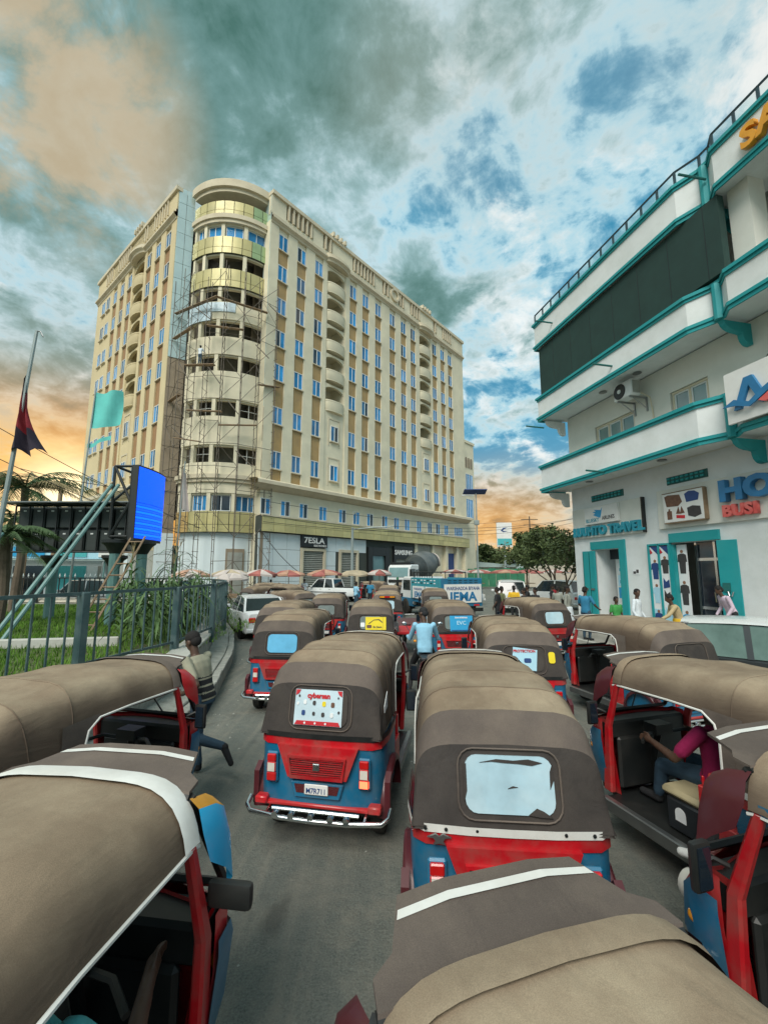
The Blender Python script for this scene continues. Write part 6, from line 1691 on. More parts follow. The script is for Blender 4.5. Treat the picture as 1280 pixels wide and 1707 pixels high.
PICK = [(-2.55, .48, 1.06, .82), (-2.5, .46, 1.10, .88), (-1.0, .45, 1.10, .90), (0, .42, 1.10, .905), (1.2, .44, 1.10, .90), (2.2, .46, 1.02, .86), (2.5, .48, .88, .76)]
car('white sedan by the stone kerb beyond the rickshaws', -5.15, 17.6, -29, SEDAN, (-1.75, -1.1, .25, .95, .95, 1.44), 1.70, 'car_white', (-1.3, 1.3))
car('dark car with white roof in front of the shop people', 7.12, 7.8, 130, HATCH, (-1.75, -1.45, .35, 1.0, .96, 1.50), 1.69, 'car_dark', (-1.25, 1.25), roof='car_white', glass='glass_green')
pk = car('white double cab pickup crossing before the awnings', -4.3, 35.5, -66, PICK, (-.75, -.55, .85, 1.45, 1.10, 1.76), 1.80, 'car_white', (-1.55, 1.55), cat='pickup', bed=True)
MB().box(-.80, .80, -2.45, -.85, 1.10, 1.135).build('cargo_bed', 'black_plastic', pk, smooth=0)
MB().box(-.92, -.905, -1.9, 1.4, .72, .78).build('side_stripe', 'car_dark', pk, smooth=0)
car('white wagon with its tailgate towards the crowd on the right', 7.9, 27.5, 12, SUV, (-2.1, -1.75, .5, 1.15, 1.08, 1.80), 1.83, 'car_white', (-1.35, 1.4))
car('white wagon parked under the small trees', 11.6, 29.5, -25, SUV, (-2.1, -1.75, .5, 1.15, 1.08, 1.75), 1.83, 'car_white', (-1.35, 1.4))
car('pale car on the far side of the blue truck', 5.2, 31.5, 60, SEDAN, (-1.75, -1.1, .25, .95, .95, 1.44), 1.70, 'car_white', (-1.3, 1.3))
car('silver car on the road behind the lawn at the far left', -19.5, 28.5, -85, SUV, (-2.1, -1.75, .5, 1.15, 1.08, 1.80), 1.83, 'car_silver', (-1.35, 1.4))
car('white car on the road behind the lawn near the billboard posts', -14.0, 27.6, -80, SUV, (-2.1, -1.75, .5, 1.15, 1.08, 1.80), 1.83, 'car_white', (-1.35, 1.4))
# blue water truck
bt_ = empty('water_truck', (3.82, 21.45, 0), hd(-22)); tag(bt_, 'blue water delivery truck with white lettered boards', 'truck')
W2 = 1.15
MB().box(-W2, W2, 0, 3.35, .78, .95).build('bed_floor', 'truck_blue', bt_, smooth=0)
MB().box(-W2, W2, -.05, .03, .70, 2.07).build('tailgate', 'truck_blue', bt_, smooth=0, bevel=.015)
for s in (-1, 1): MB().box(s * W2 - .04, s * W2 + .04, .04, 3.3, .95, 2.07).build('side_board', 'truck_teal', bt_, smooth=0, bevel=.015)
MB().box(-W2, W2, 3.3, 3.36, .95, 2.0).build('bulkhead', 'truck_blue', bt_, smooth=0)
MB().box(-W2 + .08, W2 - .08, .1, 3.25, .95, 1.9).build('water_tank', 'truck_blue', bt_, smooth=30, bevel=.08)
for k in range(6):
    for z in (1.84, 1.95): MB().box(-.8 + .3 * k, -.62 + .3 * k, -.062, -.05, z, z + .025).build('slot', 'sign_black', bt_, smooth=0)
bd = MB().box(-1.02, 1.08, -.085, -.052, .88, 1.78).build('sign_board', 'sign_white', bt_, smooth=0)
text('lettering', 'WARSHADDA BIYAHA', .235, .004, 'print_navy', bd, (.03, -.088, 1.50), align='CENTER', bold=.004, xs=.80)
text('lettering', 'JEMA', .60, .004, 'letter_blue', bd, (.03, -.088, .98), align='CENTER', bold=.02, xs=1.15)
for y0, y1, t1, t2 in ((.25, 1.55, 'WARSHADDA', 'JEMA'), (1.7, 3.05, 'WARSHADDA', 'JEMA')):
    b_ = MB().box(-W2 - .07, -W2 - .042, y0, y1, .98, 1.62).build('sign_board', 'sign_white', bt_, smooth=0)
    ym = (y0 + y1) / 2
    text('lettering', t1, .17, .003, 'print_navy', b_, (-W2 - .074, ym, 1.42), (R(90), 0, R(-90)), align='CENTER', xs=.9)
    text('lettering', t2, .40, .003, 'letter_blue', b_, (-W2 - .074, ym, 1.06), (R(90), 0, R(-90)), align='CENTER', bold=.01, xs=1.0)
for k in range(8):
    for z in (1.78, 1.92): MB().box(-W2 - .052, -W2 - .04, .5 + .35 * k, .68 + .35 * k, z, z + .05).build('slot', 'print_white' if (k + int(z * 10)) % 3 else 'sign_black', bt_, smooth=0)
rk = MB()
for s in (-1, 1): rk.tube([(s * 1.0, 1.2, 2.07), (s * 1.0, 1.2, 2.36), (s * 1.0, 3.3, 2.36), (s * 1.0, 3.3, 2.0)], .03, 6)
rk.tube([(-1, 1.2, 2.36), (1, 1.2, 2.36)], .03, 6); rk.tube([(-1, 3.3, 2.36), (1, 3.3, 2.36)], .03, 6)
rk.build('roof_rack', 'truss', bt_)
for k in range(7): MB().tube([(-1.0, 1.45 + .28 * k, 2.07), (-1.0, 1.45 + .28 * k, 2.36)], .018, 5).build('rack_bar', 'truss', bt_)
cb = MB(); cb.loft([[(-.98, 3.45, z) , (.98, 3.45, z), (.98, y1, z), (-.98, y1, z)] for z, y1 in ((.55, 5.15), (1.2, 5.2), (1.9, 4.95), (2.1, 4.75))])
cb.build('cab', 'car_white', bt_, smooth=0, bevel=.06)
MB().box(-1.0, 1.0, 3.5, 5.22, .45, .95).build('cab_skirt', 'truck_blue', bt_, smooth=0, bevel=.04)
for s in (-1, 1):
    MB().box(s * .985 - .01, s * .985 + .01, 3.8, 4.75, 1.35, 1.92).build('cab_window', 'car_glass', bt_, smooth=0)
    MB().tube([(s * .98, 4.95, 1.5), (s * 1.2, 5.1, 1.6)], .015, 5).box(s * 1.2 - .07, s * 1.2 + .07, 5.07, 5.12, 1.4, 1.75).build('mirror', 'black_plastic', bt_, smooth=0)
    for y in (.85, 4.4): put_wheel(bt_, s * .9, y, .42, WHT)
    MB().box(s * .8 - .15, s * .8 + .15, -.08, -.05, .72, .80).build('tail_light', 'lamp_red', bt_, smooth=0)
MB().box(-.8, .8, 0, 5.0, .55, .72).build('chassis', 'black_plastic', bt_, smooth=0)
MB().box(-W2, W2, -.1, -.05, .45, .62).build('rear_bumper', 'black_plastic', bt_, smooth=0)
# concrete mixer truck, facing the camera
mx = empty('mixer_truck', (1.3, 40.5, 0), hd(180 + 33)); tag(mx, 'white cab concrete mixer truck with dark drum', 'truck')
# frame: +y forward (front at y=0)
cb = MB(); cb.loft([[(-1.2, -1.9, z), (1.2, -1.9, z), (1.2, y1, z), (-1.2, y1, z)] for z, y1 in ((.75, .0), (1.7, .05), (2.75, -.18), (3.0, -.45))])
cb.build('cab', 'car_white', mx, smooth=0, bevel=.08)
MB().add([(-1.08, .05, 1.85), (1.08, .05, 1.85), (1.02, -.19, 2.72), (-1.02, -.19, 2.72)], [(0, 1, 2, 3)]).build('windscreen', 'glass_pale', mx, (0, .035, 0), smooth=0)
MB().box(-1.0, 1.0, .04, .10, 1.35, 1.6).build('grille', 'black_plastic', mx, smooth=0)
MB().lathe([(.06, .13), (.085, .13)], 16, 'y', (0, 0, 1.72)).build('emblem', 'tarp_green', mx)
MB().box(-1.22, 1.22, -.1, .18, .45, .95).build('bumper', 'car_white', mx, smooth=0, bevel=.05)
MB().box(-1.1, 1.1, -1.2, -.4, 3.0, 3.22).build('sun_visor', 'sign_black', mx, smooth=0, bevel=.05)
for s in (-1, 1):
    MB().box(s * 1.2 - .012, s * 1.2 + .012, -1.15, -.35, 1.85, 2.6).build('cab_window', 'car_glass', mx, smooth=0)
    MB().box(s * 1.2 - .012, s * 1.2 + .012, -1.75, -1.25, 1.95, 2.55).build('cab_window', 'car_glass', mx, smooth=0)
    MB().box(s * 1.2 - .014, s * 1.2 + .014, -.75, -.25, 1.3, 1.7).build('door_emblem', 'tarp_green', mx, smooth=30, bevel=.012)
    MB().tube([(s * 1.2, .0, 2.5), (s * 1.45, .15, 2.5)], .02, 5).box(s * 1.45 - .09, s * 1.45 + .09, .12, .2, 1.9, 2.55).build('mirror', 'sign_black', mx, smooth=0)
    MB().box(s * .85 - .2, s * .85 + .2, .17, .22, .68, .85).build('headlight', 'lamp_clear', mx, smooth=0)
    for y in (-1.0, -5.3, -6.6): put_wheel(mx, s * 1.02, y, .5, WHT)
MB().box(-.5, .5, -8.2, -.2, .7, 1.1).build('chassis', 'black_plastic', mx, smooth=0)
dm = MB(); pr_ = [(0, .45), (.1, .8), (1.0, 1.12), (2.2, 1.2), (3.3, 1.02), (4.3, .72), (4.7, .62)]
segs = [(0, 3), (2, 5), (4, 7)]
dr = empty('drum', (0, -2.3, 2.45)); dr.parent = mx; dr.rotation_euler = (R(-12), 0, 0); dr.scale = (1.22, 1.1, 1.22)
for (a, b), m in zip(((0, 3), (2, 5), (4, 7)), ('drum_dark', 'drum', 'drum_dark')):
    MB().lathe([(-h, r_) for h, r_ in pr_[a:b]], 28, 'y').build('shell', m, dr, smooth=30)
for h, r_ in ((4.2, .78), (4.45, .72), (4.7, .66)): MB().lathe([(-h, r_), (-h + .06, r_ + .03), (-h + .12, r_)], 28, 'y').build('band', 'awn_white' if h > 4.3 else 'drum_dark', dr, smooth=30)
MB().box(-.6, .6, -7.9, -7.2, 2.9, 3.7).build('hopper', 'rk_maroon', mx, smooth=0, bevel=.1)
MB().box(-1.15, -1.1, -7.6, -2.0, 1.2, 1.3).build('side_rail', 'black_plastic', mx, smooth=0)
# motorbike
mo = empty('motorbike', (.82, 8.9, 0), hd(2)); tag(mo, 'motorbike ridden by the man in light blue shirt', 'motorbike')
tyr = MB().lathe([(-.045, .22), (-.05, .27), (-.03, .30), (.03, .30), (.05, .27), (.045, .22)], 22).mesh('tyre', 'rubber', smooth=40)
rim = MB().lathe([(-.03, .22), (-.02, .20), (.02, .20), (.03, .22)], 22).lathe([(-.05, .05), (.05, .05)], 10).mesh('rim', 'chrome', smooth=40)
for y in (0.0, 1.25):
    w = put('wheel', tyr, mo, (0, y, .30)); put('rim', rim, w)
MB().loft([[(-.10, -.35, .78), (.10, -.35, .78), (.09, -.35, .70), (-.09, -.35, .70)], [(-.14, .1, .80), (.14, .1, .80), (.11, .1, .70), (-.11, .1, .70)], [(-.11, .55, .77), (.11, .55, .77), (.08, .55, .70), (-.08, .55, .70)]]).build('seat', 'seat_black', mo, bevel=.02)
MB().ell((0, .72, .80), (.13, .22, .12)).build('fuel_tank', 'cl_teal', mo, smooth=60)
MB().box(-.13, .13, .35, .85, .32, .62).build('engine', 'steel', mo, bevel=.04)
MB().tube([(.12, .6, .35), (.14, .1, .28), (.14, -.4, .36)], .045, 8).build('exhaust', 'chrome', mo)
MB().tube([(0, 1.25, .30), (0, 1.12, .70), (0, 1.02, 1.0)], .03, 6).build('fork', 'steel', mo)
MB().tube([(-.36, .88, 1.02), (-.25, 1.0, 1.05), (0, 1.04, 1.0), (.25, 1.0, 1.05), (.36, .88, 1.02)], .014, 6).build('handlebar', 'chrome', mo)
MB().lathe([(1.08, .08), (1.16, .08), (1.19, .04)], 14, 'y', (0, 0, .88)).build('headlight', 'lamp_clear', mo)
MB().loft([[(-.08, -.32, .64), (.08, -.32, .64), (.08, -.30, .60), (-.08, -.30, .60)], [(-.07, -.52, .52), (.07, -.52, .52), (.07, -.5, .48), (-.07, -.5, .48)]]).build('rear_mudguard', 'black_plastic', mo)
MB().box(-.07, .07, -.40, -.36, .66, .73).build('tail_light', 'lamp_red', mo, bevel=.01)
for s in (-1, 1):
    m_ = MB().tube([(s * .25, 1.0, 1.05), (s * .36, .98, 1.22)], .008, 5).ell((s * .40, .97, 1.27), (.06, .015, .04), 10, 6).build('mirror', 'chrome', mo)
    MB().ell((s * .16, 1.05, .88), (.035, .03, .03), 8, 6).build('indicator', 'lamp_amber', mo)
    MB().tube([(s * .12, .4, .36), (s * .26, .4, .34)], .016, 5).build('foot_peg', 'steel', mo)
MB().tube([(-.17, .62, .28), (-.2, .68, .5), (-.18, .74, .75), (-.08, .8, .8)], .012, 5).build('crash_bar', 'chrome', mo)
# cargo tricycle behind the rider
tr = empty('cargo_tricycle', (.33, 12.7, 0), hd(-4)); tag(tr, 'small cargo tricycle between the yellow and blue adverts', 'tricycle')
MB().box(.05, .95, 0, 1.4, .62, .70).build('deck', 'print_red', tr, smooth=0, bevel=.01)
MB().box(.05, .10, 0, 1.4, .70, .95).box(.90, .95, 0, 1.4, .70, .95).box(.1, .9, 1.35, 1.4, .70, .95).build('side_board', 'steel', tr, smooth=0)
for x in (.12, .88):
    w = put('wheel', tyr, tr, (x, .35, .30)); put('rim', rim, w)
w = put('wheel', tyr, tr, (.5, 2.1, .30)); put('rim', rim, w)
MB().tube([(.5, 2.1, .3), (.5, 1.9, 1.0)], .03, 6).tube([(.2, 1.75, 1.02), (.5, 1.88, 1.0), (.8, 1.75, 1.02)], .016, 6).build('handlebar', 'steel', tr)
MB().box(.35, .65, 1.35, 1.75, .62, .78).build('seat', 'seat_black', tr, bevel=.03)
# ------------------------------------------------------------------ people
def rk_person(T, joints, *a, **k):
    o = T['root']
    return person('person', joints, *a, loc=tuple(o.location), rz=o.rotation_euler.z, **k)
DRIVE = dict(pelvis=(0, 1.26, .76), chest=(0, 1.29, 1.08), neck=(0, 1.33, 1.23), head=(0, 1.37, 1.38), shoulder=(.18, 1.31, 1.18), elbow=(.29, 1.46, .95), wrist=(.30, 1.70, .93), hand=(.29, 1.78, .92), hip=(.10, 1.28, .73), knee=(.19, 1.68, .70), ankle=(.18, 1.76, .42), toe=(.19, 1.92, .385))
rk_person(T1, {**DRIVE, 'pelvis': (.2, 1.34, .76), 'chest': (.24, 1.38, 1.06), 'neck': (.25, 1.44, 1.20), 'head': (.25, 1.50, 1.34), 'shoulderR': (.43, 1.38, 1.14), 'shoulderL': (.06, 1.40, 1.14), 'elbowR': (.49, 1.55, .90), 'wristR': (.38, 1.80, .94), 'handR': (.35, 1.88, .95), 'hipR': (.3, 1.36, .73), 'hipL': (.1, 1.36, .73)}, 'cl_teal', 'cl_black', sleeve='short', fine=.010, label='driver in teal shirt inside the bottom left rickshaw')
rk_person(T15, {**DRIVE, 'pelvis': (-.12, 1.2, .76), 'chest': (-.12, 1.2, 1.06), 'neck': (-.12, 1.24, 1.21), 'head': (-.12, 1.28, 1.36), 'shoulderL': (-.31, 1.2, 1.15), 'shoulderR': (.07, 1.22, 1.15), 'elbowL': (-.40, 1.38, .90), 'wristL': (-.33, 1.64, .93), 'handL': (-.31, 1.72, .93)}, 'cl_crimson', 'cl_jeans', fine=.012, label='driver in crimson shirt steering the right hand rickshaw')
rk_person(T15, dict(pelvis=(-.22, .45, .80), chest=(-.22, .40, 1.10), neck=(-.22, .42, 1.25), head=(-.22, .46, 1.40), shoulderL=(-.40, .40, 1.20), shoulderR=(-.04, .40, 1.20), elbowL=(-.44, .55, .98), wristL=(-.36, .75, .90), handL=(-.32, .82, .88), elbowR=(.04, .55, .98), wristR=(-.05, .75, .90), handR=(-.08, .82, .88), hipL=(-.31, .5, .77), hipR=(-.13, .5, .77), kneeL=(-.50, .93, .80), kneeR=(-.25, .95, .78), ankleL=(-.62, 1.00, .42), ankleR=(-.28, 1.02, .42), toeL=(-.68, 1.15, .37), toeR=(-.30, 1.17, .385)), 'cl_black', 'cl_black', 'cl_shoe', fine=.012, label='passenger in dark trousers and white shoe in the right hand rickshaw')
rk_person(T2, dict(pelvis=(.2, .48, .80), chest=(.2, .42, 1.08), neck=(.2, .44, 1.22), head=(.2, .47, 1.36), shoulderR=(.38, .42, 1.18), shoulderL=(.02, .42, 1.18), elbowR=(.44, .58, .96), wristR=(.36, .78, .88), handR=(.33, .86, .87), elbowL=(-.02, .58, .96), wristL=(.05, .78, .88), handL=(.08, .86, .87), hipR=(.30, .52, .77), hipL=(.10, .52, .77), kneeR=(.33, .95, .80), kneeL=(.10, .95, .80), ankleR=(.33, 1.0, .42), ankleL=(.10, 1.0, .42), toeR=(.34, 1.05, .38), toeL=(.10, 1.05, .38)), 'cl_blue', 'cl_jeans', sleeve='long', fine=.014, label='passenger in blue inside the rickshaw next to the running man')
rk_person(T13, {**DRIVE}, 'cl_sky', 'cl_black', sleeve='long', fine=.02, label='driver in pale blue in the rickshaw before the crowd')
person('person', dict(pelvis=(0, 0, .92), chest=(0, .09, 1.25), neck=(0, .15, 1.41), head=(0, .21, 1.56), shoulder=(.185, .13, 1.37), elbowL=(-.25, -.10, 1.12), wristL=(-.22, .12, 1.00), handL=(-.20, .20, 1.0), elbowR=(.25, .26, 1.16), wristR=(.18, .44, 1.26), handR=(.16, .52, 1.29), kneeL=(-.11, -.03, .48), ankleL=(-.11, -.43, .44), toeL=(-.11, -.52, .27), kneeR=(.1, .20, .50), ankleR=(.1, .10, .09), toeR=(.1, .27, .04)), 'cl_khaki', 'cl_jeans', 'cl_black', fine=.010, loc=(-2.2, 5.5, 0), rz=hd(-72), label='running man in striped shirt between rickshaw and stone kerb', extra=('cl_black', lambda c, l: l == 1 and ((c[2] < 1.17 and (c[2] * 13) % 1 < .74))))
MOL = (.82, 8.9, 0)
person('person', dict(pelvis=(0, .06, .90), chest=(0, .12, 1.22), neck=(0, .17, 1.40), head=(-.02, .22, 1.56), face=(-.75, .65, -.1), shoulder=(.185, .14, 1.35), elbow=(.29, .36, 1.04), wrist=(.33, .74, 1.03), hand=(.34, .83, 1.03), hip=(.10, .10, .86), kneeR=(.22, .52, .66), ankleR=(.22, .38, .40), toeR=(.23, .54, .36), kneeL=(-.24, .46, .52), ankleL=(-.30, .22, .10), toeL=(-.32, .38, .04)), 'cl_sky', 'cl_black', 'cl_black', sleeve='long', fine=.011, loc=MOL, rz=hd(2), label='motorbike rider in light blue shirt and dark cap', top_hem=-.25, cap='cl_black')
LEAN = dict(chest=(0, .05, 1.29), head=(0, .06, 1.62))
person('person', dict(face=(.5, .8, .05), wrist=(.27, .10, .92)), 'cl_white', 'cl_khaki', sleeve='long', fine=.016, loc=(7.5, 13.0, .15), rz=hd(140), label='man in white shirt standing between the two shop doors', top_hem=-.2)
person('person', dict(pelvis=(0, 0, .93), chest=(0, .10, 1.24), neck=(0, .17, 1.39), head=(0, .22, 1.53), shoulder=(.18, .14, 1.34), elbowL=(-.28, .35, 1.12), wristL=(-.28, .55, 1.0), handL=(-.28, .63, .97), elbowR=(.24, .2, 1.05), wristR=(.18, .4, .95), handR=(.17, .48, .94)), 'cl_tan', 'cl_yellow', sleeve='long', fine=.016, loc=(8.0, 11.9, .15), rz=hd(-75), label='person in tan top and yellow skirt bending before the poster panel', skirt=(1.0, .35, .17, .26))
person('person', dict(pelvis=(0, 0, .94), chest=(0, .12, 1.25), neck=(0, .20, 1.40), head=(0, .27, 1.54), shoulder=(.19, .17, 1.36), elbow=(.25, .10, 1.10), wrist=(.24, .25, .88), hand=(.23, .30, .80)), 'cl_lav', 'cl_black', sleeve='long', fine=.016, loc=(9.5, 12.0, .36), rz=hd(-80), label='man in lavender shirt with shoulder strap at the wide door', top_hem=-.25, extra=('cl_black', lambda c, l: l == 1 and abs((c[0] * .8 + (c[2] - 1.25) * .6)) < .022 and c[1] < .12))
person('person', dict(elbow=(.30, .08, 1.15), wrist=(.28, .3, 1.02), hand=(.27, .38, 1.0)), 'cl_blue', 'cl_jeans', fine=.018, loc=(6.75, 14.7, .15), rz=hd(60), label='person in teal blue top beside the narrow door')
person('person', dict(), 'cl_green', 'cl_black', fine=.018, loc=(7.35, 13.9, .15), rz=hd(170), label='child in green shirt in front of the narrow doorway', parent_scale=.84)
person('person', dict(pelvis=(0, 0, .94), chest=(0, .06, 1.27)), 'cl_grey', 'cl_white', sleeve='long', fine=.018, loc=(6.6, 15.8, .15), rz=hd(120), label='person in grey patterned top and white skirt at the building corner', skirt=(1.0, .2, .17, .27))
CR = [(4.75, 18.3, 'cl_black', 'cl_black', 'person in black nearest to the blue truck tailgate'), (5.15, 19.2, 'cl_olive', 'cl_black', 'person in olive behind the black clothed one by the truck'), (5.55, 17.3, 'cl_black', 'cl_jeans', 'person in black with jeans before the white wagon'), (6.0, 20.2, 'cl_yellow', 'cl_black', 'person in yellow in the crowd before the white wagon'), (6.9, 21.0, 'cl_black', 'cl_black', 'person in black standing in front of the wagon window'), (7.7, 19.4, 'cl_grey', 'cl_black', 'person in grey under the small tree'), (8.3, 21.6, 'cl_black', 'cl_black', 'person in black beside the tree trunk'), (8.8, 22.6, 'cl_red', 'cl_black', 'person in red top beside the tree trunk'), (6.2, 17.9, 'cl_black', 'cl_black', 'person in black close to the building corner crowd'), (-1.75, 27.2, 'cl_sky', 'cl_jeans', 'man in light blue shirt behind the pickup tail'), (-.95, 30.0, 'cl_blue', 'cl_black', 'person in dark blue between pickup and mixer truck'), (-8.7, 33.5, 'cl_black', 'cl_black', 'person in black under the left awnings'), (-6.3, 34.5, 'cl_white', 'cl_black', 'person in white under the middle awnings'), (-12.3, 29.5, 'cl_black', 'cl_jeans', 'person in black behind the far fence near the billboard')]
rp = random.Random(4)
for x, y, a, b, lb in CR:
    person('person', dict(elbow=(.26 + rp.random() * .05, rp.uniform(-.05, .1), 1.14), wrist=(.25, rp.uniform(.05, .25), .92)), a, b, fine=.028, loc=(x, y, 0), rz=rp.uniform(0, 6.28), label=lb, group='people in the crowd')
person('person', dict(elbowL=(-.3, .2, 1.3), wristL=(-.28, .42, 1.42), handL=(-.28, .5, 1.46), elbowR=(.28, .2, 1.15), wristR=(.25, .4, 1.2), handR=(.25, .48, 1.22)), 'cl_white', 'cl_jeans', fine=.028, loc=(-16.05, 35.35, 20.26), rz=hd(10), label='worker in white shirt standing on the scaffold')
MB().box(-1.3, 1.3, -.2, .2, -.03, .03).build('plank', 'wood', sc, sp(-14, 6.05, 20.22), (0, 0, R(-8)), smooth=0)
rbx('door_step', 'pavement', (D2[0] - .3, D2[1] + .6, -1.0, -.002, .14, .36))

gb = MB(); gb.ell((0, 0, 0), (.20, .24, .12), 14, 9)
for i, v in enumerate(gb.v): gb.v[i] = (v[0] * (1 + .12 * math.sin(v[1] * 22)), v[1] * (1 + .1 * math.sin(v[0] * 25 + 1)), v[2] * (1 + .25 * math.sin(v[0] * 18 + v[1] * 14)))
_o = T16['root']; _m = Matrix.Translation(_o.location) @ Matrix.Rotation(_o.rotation_euler.z, 4, 'Z')
tag(gb.build('cloth_bundle', 'cl_green', None, _m @ Vector((-.22, 1.32, .775)), (0, 0, .4), smooth=60), 'green cloth bundle on the seat of the bottom right rickshaw', 'cloth')
# ------------------------------------------------------------------ advertising screens on the island
rl = random.Random(21)
bb = empty('led_billboard', (-9.0, 15.2, .7)); tag(bb, 'blue lit screen on a dark truss above the lawn', 'billboard')
bo = Vector((9.0, -15.2, -.7))
def bpart(name, mb, m, par=None, **k):
    mb.v = [tuple(Vector(p) + bo) for p in mb.v]
    return mb.build(name, m, par or bb, **k)
# lit panel: curved, facing right
n = 8; outer = []
for k in range(n + 1):
    t = k / n; outer.append((-8.12 + .20 * math.sin(math.pi * t * .5) - .22 * t * t, 13.95 + 1.75 * t))
rows = 26
for j in range(rows):
    z0 = 3.5 + 2.38 * j / rows; z1 = 3.5 + 2.38 * (j + 1) / rows - (.012 if j < 13 else .001)
    mb = MB(); mb.loft([[(x, y, z) for x, y in outer] for z in (z0, z1)], False, False)
    bpart('screen_row', mb, 'led_light' if (j < 13 and j % 2) else 'led_blue', smooth=40)
mb = MB(); mb.prism([(x - .02, y) for x, y in outer] + [(-8.34, 15.7), (-8.34, 13.95)], 3.42, 5.94, 'z'); bpart('cabinet', mb, 'truss', smooth=0)
tb = []
def tubes(name, segs, r, m, par=None):
    for a, b in segs: bpart(name, MB().tube([a, b], r, 6), m, par)
X0, X1, Y0, Y1, Z0, Z1 = -8.95, -8.36, 14.0, 15.6, 3.55, 5.9
tubes('truss_tube', [((x, y, Z0), (x, y, Z1)) for x in (X0, X1) for y in (Y0, Y1)] + [((X0, y, z), (X1, y, z)) for y in (Y0, Y1) for z in (Z0, Z1)] + [((x, Y0, z), (x, Y1, z)) for x in (X0,) for z in (Z0, Z1, 4.7)] + [((X0, Y0, Z0), (X1, Y0, 4.7)), ((X1, Y0, 4.7), (X0, Y0, Z1)), ((X0, Y0, 4.7), (X0, Y1, Z1))], .045, 'truss')
# posts with flared heads
for x, y, zt in ((-8.35, 14.9, 3.45), (-8.9, 14.3, 3.45), (-9.9, 15.9, 3.0), (-12.2, 16.0, 3.0)):
    bpart('post', MB().tube([(x, y, .6), (x, y, zt - .45)], .17, 10), 'pole_teal')
    bpart('post_head', MB().lathe([(zt - .45, .17), (zt - .2, .30), (zt - .1, .42), (zt, .42)], 12, 'z', (x, y, 0)), 'truss')
# long dark screen seen from behind, with its service doors
b2 = empty('led_screen_back', (-11, 15.9, .7)); tag(b2, 'long dark screen seen from behind with rows of cabinets', 'billboard')
bo2 = Vector((11, -15.9, -.7))
def b2part(name, mb, m, par=None, **k):
    mb.v = [tuple(Vector(p) + bo2) for p in mb.v]; return mb.build(name, m, par or b2, **k)
xs0, xs1, zs0, zs1 = -13.6, -9.0, 3.12, 4.82
b2part('screen_core', MB().box(xs0, xs1, 16.0, 16.15, zs0, zs1), 'truss', smooth=0)
nc = 9
for i in range(nc):
    for j in range(2):
        x0 = xs0 + (xs1 - xs0) * i / nc; x1 = xs0 + (xs1 - xs0) * (i + 1) / nc; z0 = zs0 + (zs1 - zs0) * j / 2; z1 = zs0 + (zs1 - zs0) * (j + 1) / 2
        c_ = b2part('cabinet', MB().box(x0 + .03, x1 - .03, 15.86, 16.0, z0 + .04, z1 - .04), 'cabinet', smooth=0, bevel=.025)
        b2part('latch', MB().box((x0 + x1) / 2 - .05, (x0 + x1) / 2 + .05, 15.845, 15.86, z1 - .2, z1 - .15), 'frame_white', c_, smooth=0)
for i in range(0, nc + 1, 1):
    x = xs0 + (xs1 - xs0) * i / nc
    b2part('truss_tube', MB().tube([(x, 15.75, zs0), (x, 15.75, zs1), (x, 15.1, zs1 + .05)], .03, 5), 'truss')
for z in (zs0, zs1): b2part('truss_tube', MB().tube([(xs0, 15.75, z), (xs1, 15.75, z)], .035, 5), 'truss')
b2part('walkway', MB().box(xs0, xs1, 15.05, 15.75, zs1 + .03, zs1 + .07), 'steel', smooth=0)
# two long raking props
for dx_, lb in ((0, 'upper raking pipe leaning on the blue screen truss'), (.28, 'lower raking pipe leaning on the blue screen truss')):
    tag(MB().tube([(-9.55 + dx_, 10.7, .68), (-8.95 + dx_ * .8, 13.9, 5.25)], .055, 8).build('raking_prop', 'pole_teal'), lb, 'pole')
tag(MB().tube([(-10.9, 9.6, .68), (-12.0, 13.5, 3.6)], .05, 8).build('raking_prop', 'pole_teal'), 'pale raking pipe at the left edge of the lawn', 'pole')
def ladder():
    l = empty('ladder', (-8.2, 13.2, .7)); tag(l, 'wooden ladder leaning under the blue screen', 'ladder')
    for s in (-.22, .22): MB().tube([(s - .45, -.5, 0), (s + .2, .8, 2.85)], .035, 5).build('rail', 'wood', l)
    for k in range(8):
        t = (k + .5) / 8; MB().tube([(-.67 + .65 * t, -.5 + 1.3 * t, 2.85 * t), (-.23 + .65 * t, -.5 + 1.3 * t, 2.85 * t)], .022, 5).build('rung', 'wood', l)
ladder()
# ------------------------------------------------------------------ flags
def flag(name, label, base, top, r0, m):
    r = empty(name, base); tag(r, label, 'flagpole')
    d = Vector(top) - Vector(base)
    MB().tube([(0, 0, 0), d * .5, d], [r0, r0 * .8, r0 * .55], 8).build('pole', m, r)
    return r
f1 = flag('flagpole', 'leaning grey pole with dark red and black flag', (-10.98, 12, .68), (-10.37, 12, 9.55), .075, 'pole_grey')
MB().tube([(.61, 0, 8.87), (.72, 0, 8.85), (.82, 0, 8.68)], .02, 5).build('hook', 'steel', f1)
def cloth(P, nu=14, nv=10):
    rings = []
    for i in range(nu + 1):
        u = i / nu; rings.append([P(u, j / nv) for j in range(nv + 1)])
    return rings
def fl1(u, v):   # u down the hoist, v across
    z = 7.45 - 2.3 * u; x = .51 - .10 * u - .02
    w = .12 + .85 * u ** 1.3
    return (x - .10 + v * w * (1 - .25 * math.sin(u * 3)), .16 * math.sin(v * 11 + u * 3) * (.3 + .7 * u), z - .18 * v * (1 - u) - .30 * (v - .5) ** 2 + .12 * math.sin(v * 9))
ring = cloth(fl1)
MB().loft(ring[:4], False, False).build('cloth', 'flag_black', f1, smooth=60)
MB().loft(ring[3:11], False, False).build('cloth', 'flag_red', f1, smooth=60); MB().loft(ring[10:], False, False).build('cloth', 'flag_black', f1, smooth=60)
